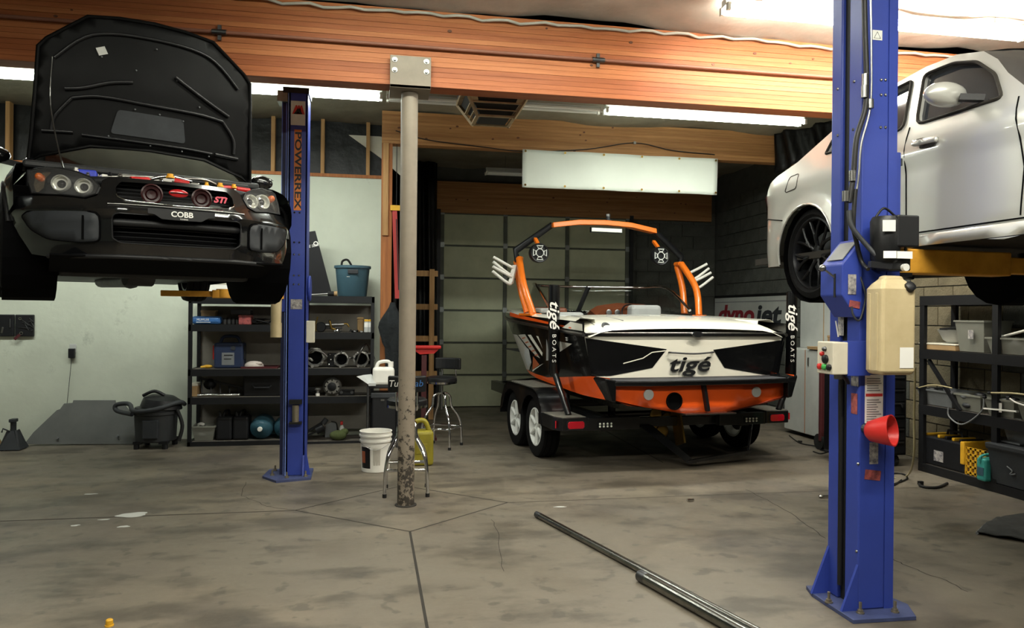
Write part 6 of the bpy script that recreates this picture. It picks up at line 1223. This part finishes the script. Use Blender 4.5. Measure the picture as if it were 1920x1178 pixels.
t = tub('grey_tote', 'big dark grey lidded tote at the right edge of the bottom shelf', XF-.03, Xo, yx(1990, 870), yx(1866, 870), ZS[3]+.006, .30, 'dark_grey', 'tote', taper=.03); yy_ = (yx(1866, 870)-yx(1990, 870))/2; MB().bx(-.20, .20, -yy_-.01, yy_+.01, .30, .345).build('lid', 'dark_grey', t, bevel=.01); MB().tube(spline([(-.172, .12, .17), (-.17, .07, .14), (-.17, .09, .11), (-.168, .04, .12)]), .006, 5).build('chalk_mark', 'mid_grey', t)
t = thing('grey_sheet', 'grey sheet-metal piece standing on the tote at the right edge', 'sheet', (XF+.12, yx(1905, 815, XF+.12), ZS[3]+.358)); MB().box((0, 0, .08), (.3, .22, .004), Matrix.Rotation(1.2, 3, 'Y')).build('sheet', 'mid_grey', t); MB().bx(-.06, .0, -.1, .1, 0, .012).build('flange', 'mid_grey', t)
# tool chest and white cabinet behind
t = thing('tool_chest', 'black rolling tool chest between the right lift column and the right-hand shelf', 'tool chest', (4.64, 6.66, 0)); MB().bx(0, .62, 0, .45, .12, .93).build('body', 'black_metal', t, bevel=.008)
for k in range(6): d_ = MB().bx(.02, .60, -.012, .0, .14+k*.13, .26+k*.13).build('drawer', 'black_metal', t, bevel=.003); MB().bx(.04, .58, -.024, -.012, .244+k*.13, .256+k*.13).build('pull', 'dull_steel', d_)
for x in (.08, .54):
    for y in (.08, .38): MB().cyl((x-.02, y, .06), (x+.02, y, .06), .06, 14).build('caster', 'black_rubber', t, smooth=40)
MB().lathe([(.012, 0), (.012, .02), (.02, .022), (.02, .03), (0, .031)], 10, (.55, -.012, .62), Matrix.Rotation(PI/2, 3, 'X')).build('lock', 'chrome', t)
p = onZ(1546, 845); t = thing('hand_truck', 'dark red hand truck standing behind the right lift column', 'hand truck', (p.x, p.y, 0)); MB().bx(-.05, .28, 0, .05, .10, .92).build('body', 'maroon', t, bevel=.01); MB().tube([(-.04, 0, .9), (-.04, .06, 1.0), (.26, .06, 1.0), (.26, 0, .9)], .014, 8).build('handle', 'maroon', t, smooth=60)
for x in (-.02, .25): MB().cyl((x-.02, .06, .09), (x+.02, .06, .09), .09, 18).build('wheel', 'black_rubber', t, smooth=40)
MB().bx(-.05, .28, -.12, .02, .0, .012).build('toe_plate', 'black_metal', t)
t = thing('storage_cabinet', 'white two-door cabinet against the block wall behind the boat stern', 'cabinet', (5.25, 7.95, 0)); mat('cabinet_white', '#b4b7b2', .5, var=.1)
MB().bx(.012, .42, 0, .95, .05, 1.10).build('body', 'cabinet_white', t)
for y in (0, .475): d_ = MB().bx(-.006, .012, y+.004, y+.471, .06, 1.09).build('door', 'cabinet_white', t); MB().bx(-.02, -.006, y+.40, y+.415, .9, 1.0).build('handle', 'steel', d_); MB().bx(-.010, -.006, y+.004, y+.012, .06, 1.09).build('rust_edge', 'lumber_red', d_)
t = thing('white_board', 'tall white sheet standing on the cabinet by the block wall', 'board', (5.46, 7.90, 1.104)); MB().bx(0, .015, 0, 1.0, 0, .62).build('sheet', 'cabinet_white', t); MB().bx(-.004, 0, .48, .492, 0, .62).build('joint', 'cardboard', t)
t = boxthing('flat_carton', 'flattened brown carton on the cabinet edge', 'box', 5.22, 5.42, 1.104, .03, 'cardboard', y0=7.86, dep=.5, lid='cardboard'); t = boxthing('small_carton', 'small grey-brown carton on the white cabinet next to the lift column', 'box', 5.27, 5.4, 1.15, .13, 'cardboard', y0=7.9, dep=.12, lid='cardboard')
# ================================================================== MIDDLE: BIN, STOOLS, BUCKET, CAN
t = thing('utility_cart', 'black utility cart with a dark bin standing right of the shelf unit', 'cart', (onZ(716, 832).x, 8.55, 0)); 
MB().bx(-.17, .18, -.15, .15, .66, .69).build('top', 'black_plastic', t, bevel=.006); MB().bx(-.12, .16, -.13, .13, .06, .60).build('bin', 'charger_blue' if False else 'black_plastic', t, bevel=.02); MB().bx(-.13, .17, -.14, .14, .55, .61).build('bin_rim', 'dark_grey', t, bevel=.01)
for x in (-.16, .17):
    for y in (-.14, .14): MB().cyl((x, y, .0), (x, y, .68), .014, 10).build('leg', 'dull_steel', t, smooth=50)
MB().bx(-.02, .02, -.142, -.14, .52, .54).build('badge', 'steel', t)
t = thing('fluid_jug', 'white plastic fluid jug on the utility cart', 'jug', (onY(714, 700, 8.5).x+.02, 8.5, .692)); MB().bx(-.11, .13, -.09, .09, 0, .20).build('body', 'white_plastic', t, bevel=.035, seg=3); MB().tube(spline([(-.07, 0, .19), (-.04, 0, .25), (.06, 0, .26), (.10, 0, .2)]), .02, 8).build('handle', 'white_plastic', t, smooth=60); MB().cyl((.09, 0, .2), (.09, 0, .26), .03, 14).build('neck', 'white_plastic', t, smooth=50)
t = thing('plastic_funnel', 'pale blue-white funnel sheet beside the white jug', 'funnel', (onY(686, 715, 8.48).x, 8.42, .692)); MB().add([(-.10, -.02, .10), (.05, -.05, .0), (.12, .0, .02), (.06, .05, .12), (-.03, .06, .11)], [(0, 1, 2, 3, 4)]).build('sheet', 'vinyl', t, solid=.004); MB().bx(.03, .11, -.05, .02, 0, .03).build('foot', 'vinyl', t)
mat('seat_black', '#121315', .4, var=.2)
def stool(x, y, rz, label, txt=False, sc=1.0):
    t = thing('bar_stool', label, 'stool', (x, y, 0), rz, 'swivel stools'); R = .165
    legs = []
    for k in range(4):
        a = k*PI/2+PI/4; d = V((math.cos(a), math.sin(a), 0)); P_ = [d*.245+V((0, 0, .012)), d*.235+V((0, 0, .22)), d*.20+V((0, 0, .34)), d*.115+V((0, 0, .46)), d*.10+V((0, 0, .56)), d*.055+V((0, 0, .60)), V((0, 0, .605))]
        l_ = MB().tube(spline(P_, 4), .0145, 8).build('leg', 'chrome', t, smooth=60); MB().cyl(d*.245+V((0, 0, 0)), d*.245+V((0, 0, .03)), .017, 10).build('foot_cap', 'black_rubber', l_)
    MB().tube([V((.235*math.cos(a), .235*math.sin(a), .22)) for a in [PI/4+k*PI/2 for k in range(4)]], .0135, 8, closed=True).build('foot_ring', 'chrome', t, smooth=60)
    MB().cyl((0, 0, .42), (0, 0, .70), .014, 10).build('screw_post', 'steel', t, smooth=50)
    MB().lathe([(0, .70), (R*.6, .70), (R*.7, .705), (R*.7, .71), (0, .712)], 24).build('seat_plate', 'black_metal', t); MB().lathe([(R-.01, .712), (R+.004, .715), (R+.004, .742), (R-.01, .745)], 32).build('seat_band', 'chrome', t, smooth=40); MB().lathe([(0, .72), (R, .72), (R+.006, .745), (R+.002, .775), (R*.9, .79), (0, .795)], 32).build('seat', 'seat_black', t, smooth=40)
    for s in (-1, 1): MB().tube(spline([(s*.07, .13, .71), (s*.08, .20, .72), (s*.085, .205, .80), (s*.085, .19, .92)]), .009, 7).build('back_post', 'chrome', t, smooth=60)
    rows = []
    for k in range(9): a = -.75+1.5*k/8; x_ = .21*math.sin(a)/.68*.72; y_ = .05+.16*math.cos(a); rows.append([(x_, y_-.02, .86), (x_*1.02, y_+.03, .86), (x_*1.02, y_+.03, .99), (x_, y_-.02, .99)])
    bk_ = MB().loft(rows).build('backrest', 'seat_black', t, bevel=.012, seg=3)
    if txt:
        text('lettering', 'Turbo', .075, 'letter_white', bk_, face((.06, .243, .93), (0, 1, 0)), .001, .2, width=.17); text('lettering', 'lab', .075, 'box_blue', bk_, face((-.085, .236, .93), (-.3, 1, 0)), .001, .2, width=.085)
    return t
stool(onZ(762, 925).x, 6.30, PI-.05, 'chrome swivel stool with printed black backrest behind the steel column', True); stool(onZ(826, 835).x, 8.40, -.5, 'chrome swivel stool with plain black backrest in front of the garage door')
# bucket
t = thing('white_bucket', 'white plastic bucket with dark label in front of the utility cart', 'bucket', (onZ(704, 884).x, 7.22, 0)); MB().lathe([(.126, 0), (.131, .004), (.142, .28), (.152, .283), (.152, .30), (.144, .303), (.146, .33), (.155, .333), (.155, .348), (.147, .35), (.149, .372), (.153, .374), (.153, .38), (.143, .38), (.126, .01), (0, .008)], 36).build('pail', 'white_plastic', t, smooth=40)
def cyl_label(par, r0, r1, a0, a1, z0, z1, m, nm='label'):
    n = 10; vs = []
    for k in range(n+1):
        a = a0+(a1-a0)*k/n
        for z, r in ((z0, r0), (z1, r1)): vs.append((r*math.cos(a), r*math.sin(a), z))
    return MB().add(vs, [(2*k, 2*k+2, 2*k+3, 2*k+1) for k in range(n)]).build(nm, m, par, smooth=60)
cyl_label(t, .1325, .1405, -2.75, -1.95, .04, .24, 'letter_black'); cyl_label(t, .1345, .139, -2.72, -2.35, .09, .2, 'graphic_rust', 'flame_print'); cyl_label(t, .1335, .1405, -1.75, -1.25, .07, .23, 'graphic_grey', 'warning_print'); MB().tube(spline([(-.15, 0, .30), (-.12, -.13, .27), (0, -.165, .22), (.12, -.13, .27), (.15, 0, .30)]), .003, 5).build('bail', 'steel', t, smooth=60)
# olive fuel can
t = thing('olive_fuel_can', 'olive yellow fuel can behind the steel column', 'fuel can', (onY(783, 860, 7.45).x-.02, 7.45, 0)); MB().bx(-.17, .17, -.10, .10, 0, .34).build('body', 'olive', t, bevel=.03, seg=3); MB().tube(spline([(-.02, 0, .32), (.0, 0, .42), (.08, 0, .43), (.12, 0, .36), (.13, 0, .32)]), .025, 8).build('handle', 'olive', t, smooth=60); MB().bx(.0, .11, -.108, -.10, .12, .22).build('emboss', 'olive', t, bevel=.006); MB().cyl((-.10, 0, .33), (-.10, 0, .40), .035, 14).build('cap', 'black_plastic', t, smooth=40)
# red stand, jacket, level, lumber frame
p = onY(790, 650, 9.0); t = thing('red_press_stand', 'red steel stand with a flat red top bar behind the steel column', 'stand', (p.x+.03, 8.95, 0)); MB().bx(-.20, .20, -.05, .05, p.z-.025, p.z+.015).build('top_bar', 'red', t, bevel=.012); MB().prism([(-.15, -.02, p.z-.025), (.18, -.02, p.z-.025), (.12, -.02, p.z-.08), (-.05, -.02, p.z-.09)], (0, 0, 0), (0, .03, 0)).build('gusset', 'red', t); MB().bx(-.03, .03, -.03, .03, .0, p.z-.1).build('post', 'maroon', t); MB().bx(-.15, .15, -.15, .15, 0, .03).build('foot', 'maroon', t)
p = onY(736, 575, 8.68); t = thing('hanging_jacket', 'dark jacket hanging on the wooden corner post', 'jacket', (p.x+.02, 8.68, 0)); mat('jacket', '#181d20', .9, var=.5, vs=10, bump=.5, bs=25); mat('maroon_red', '#9c2f2c', .45)
rows = []
for k_ in range(16):
    z = .76+.86*k_/15; wx = interp(z, [.76, .82, 1.0, 1.22, 1.36, 1.46, 1.56, 1.62], [.07, .10, .10, .125, .14, .10, .045, .025]); wy = wx*.55; ph = z*8
    rows.append([(wx*math.cos(a)*(1+.10*math.sin(5*a+ph)+.08*math.sin(3*a-ph*1.3))-.02*(z > 1.15), wy*math.sin(a)*(1+.18*math.sin(6*a+ph*.7)), z) for a in [k*2*PI/28 for k in range(28)]])
MB().loft(rows).build('coat', 'jacket', t, smooth=60); MB().tube(spline([(.09, -.03, 1.45), (.12, -.05, 1.15), (.10, -.05, .85)]), .04, 8).build('sleeve', 'jacket', t, smooth=60)
a_ = onY(740, 395, 8.78); b_ = onY(747, 560, 8.78); t = thing('red_level', 'long red straightedge with a yellow end hung beside the wooden post', 'straightedge', (a_.x+.0, 8.78, b_.z)); MB().bar((.04, 0, 0), (.0, 0, a_.z-b_.z), .02, .055, (1, 0, 0)).build('blade', 'maroon_red', t); MB().bar((.055, -.012, .1), (.02, -.012, a_.z-b_.z-.1), .004, .012, (1, 0, 0)).build('strap', 'cable_black', t); MB().bx(-.05, .10, -.02, .02, a_.z-b_.z, a_.z-b_.z+.06).build('end', 'yellow', t); MB().tube([(.02, 0, a_.z-b_.z+.05), (.02, .04, 3.47-b_.z)], .004, 6).build('hanging_cord', 'cable_black', t)
p = onY(800, 505, 10.6); t = thing('lumber_frame', 'rough lumber frame standing left of the garage door', 'lumber frame', (p.x, 10.6, 0)); 
for x in (-.35, .04): MB().bx(x, x+.07, -.04, 0, 0, p.z).build('stud', 'lumber', t)
for z in (.6, 1.1, 1.55, p.z-.1): MB().bx(-.35, .16, .0, .04, z, z+.08).build('rail', 'lumber', t)
# ================================================================== FLOOR ODDS AND ENDS
def pipe_(px0, px1, r, lb_, over=0):
    a = onZ(*px0); b = onZ(*px1); d = (b-a).normalized(); b = b+d*over; t = thing('steel_pipe', lb_, 'pipe', (a.x, a.y, 0)); e = b-a
    R = V((0, 0, 1)).rotation_difference(e).to_matrix(); L_n = e.length
    MB().lathe([(r, 0), (r, L_n), (r*.8, L_n), (r*.8, 0)], 20, (0, 0, r), R, closed=True).build('tube', 'pipe_steel', t, smooth=50); MB().lathe([(r*1.02, 0), (r*1.04, .01), (r*1.04, .06), (r*1.005, .065)], 20, (0, 0, r), R, caps=False).build('collar', 'dull_steel', t, smooth=50)
mat('pipe_steel', '#8b8a84', .22, 1, var=.4, vs=12)
pipe_((1006, 970), (1330, 1145), .022, 'thin galvanised pipe lying on the floor, far end towards the steel column', .35); pipe_((1200, 1090), (1355, 1178), .032, 'thicker pipe lying on the floor alongside the thin pipe', .5)
p = onZ(1295, 941); t = thing('chrome_socket', 'small chrome socket lying on the floor behind the pipes', 'socket', (p.x, p.y, .012)); MB().cyl((-.03, 0, 0), (.0, .005, 0), .012, 12).build('drive', 'chrome', t, smooth=50); MB().cyl((0, .005, 0), (.03, .01, 0), .010, 12).build('nose', 'chrome', t, smooth=50)
p = onZ(1542, 934); t = thing('ratchet', 'chrome ratchet on the floor beside the right lift column', 'ratchet', (p.x, p.y, .014)); MB().cyl((0, 0, 0), (.16, -.01, 0), .009, 10).build('handle', 'chrome', t, smooth=50); MB().sphere((-.01, 0, 0), .02, 12, 6, (1.3, 1, .6)).build('head', 'chrome', t, smooth=180)
t = thing('rubber_strap', 'short black strap curled on the floor before the right-hand shelf', 'strap', onZ(1726, 910)); o0 = t.location.copy(); MB().tube(spline([onZ(u, v)-o0+V((0, 0, .012)) for u, v in ((1724, 908), (1726, 914), (1740, 917), (1760, 916), (1776, 909))]), .012, 8).build('strap', 'black_rubber', t, smooth=60); MB().box((.0, .0, .02), (.04, .03, .03)).build('hook', 'black_metal', t)
t = thing('floor_rag', 'dark rumpled cloth on the floor at the right edge', 'rag', onZ(1885, 995)); o0 = t.location.copy(); mat('rag_dark', '#3a3a38', .9, var=.4, vs=14); pol = [onZ(u, v)-o0 for u, v in ((1832, 1003), (1850, 985), (1885, 972), (1940, 966), (1990, 990), (1940, 1022), (1880, 1012))]
surf(MB(), [(q.x, q.y) for q in pol], lambda x, y: V((x, y, .012+.03*abs(mnoise.noise(V((x*7, y*7, 2)))))), (), .04).build('cloth', 'rag_dark', t, smooth=180, solid=.008); MB().tube([q+V((0, 0, .01)) for q in pol[:3]], .01, 6).build('hem', 'mid_grey', t)
p = onZ(205, 1174); t = thing('yellow_plug', 'small yellow plastic cap at the bottom edge of the floor', 'cap', (p.x, p.y, 0)); MB().lathe([(.016, 0), (.017, .004), (.016, .028), (.012, .032), (0, .032)], 14).build('cap', 'yellow', t, smooth=40); MB().lathe([(.020, 0), (.020, .006), (.016, .007)], 14).build('skirt', 'yellow', t, smooth=40)
t = thing('drop_cord', 'pale cord hanging from the tank and coiling on the floor behind the right column', 'cord', onY(1716, 690, 4.6)); o0 = t.location.copy(); e_ = onZ(1712, 880); MB().tube(spline([(0, 0, 0), onY(1714, 780, 4.8)-o0, onY(1713, 860, 5.0)-o0, onZ(1700, 895)-o0+V((0, 0, .01)), onZ(1670, 900)-o0+V((0, 0, .01)), onZ(1662, 910)-o0+V((0, 0, .01))]), .008, 7).build('cord', 'cable_tan', t, smooth=60); MB().tube(spline([onZ(u, v)-o0+V((0, 0, .008)) for u, v in ((1690, 902), (1675, 912), (1655, 912), (1660, 893), (1690, 890), (1700, 900), (1660, 915))]), .008, 7).build('coil', 'cable_black', t, smooth=60)
t = thing('floor_cable', 'black cable snaking on the floor in front of the white cabinet', 'cable', onZ(1500, 830)); o0 = t.location.copy(); MB().tube(spline([onZ(u, v)-o0+V((0, 0, .007)) for u, v in ((1480, 818), (1500, 832), (1530, 838), (1556, 845), (1540, 852), (1525, 848))]), .007, 7).build('cable', 'cable_black', t, smooth=60); MB().box((0, 0, .012), (.04, .03, .02)).build('plug', 'black_plastic', t)
t = thing('electric_cord', 'thin dark cord looping under the middle roof beam to the banner', 'cord', onY(740, 268, Y2-.02)); o0 = t.location.copy(); MB().tube(spline([onY(u, v, Y2-.02)-o0 for u, v in ((742, 245), (800, 262), (900, 275), (985, 284), (1100, 280), (1190, 268), (1260, 282), (1340, 290))]), .006, 6).build('cord', 'cable_black', t, smooth=60); MB().box(onY(1190, 268, Y2-.02)-o0, (.03, .02, .03)).build('staple', 'steel', t)
# red magnetic cup on the column
c = onY(1656, 808, 3.29); t = thing('red_funnel_cup', 'red plastic cup stuck on the right lift column below the printed sheet', 'cup', c); Rc = face((0, 0, 0), (.55, -.83, .15)).to_3x3()
MB().lathe([(.0, -.085), (.03, -.082), (.05, -.065), (.068, .0), (.078, .045), (.072, .045), (.06, 0), (.03, -.06), (0, -.07)], 28, (0, 0, 0), Rc).build('cup', 'red', t, smooth=50); MB().lathe([(.0, -.0), (.025, 0), (.025, .035), (0, .035)], 14, (-.03, .095, 0), Matrix.Rotation(PI/2, 3, 'X')).build('magnet', 'dull_steel', t)
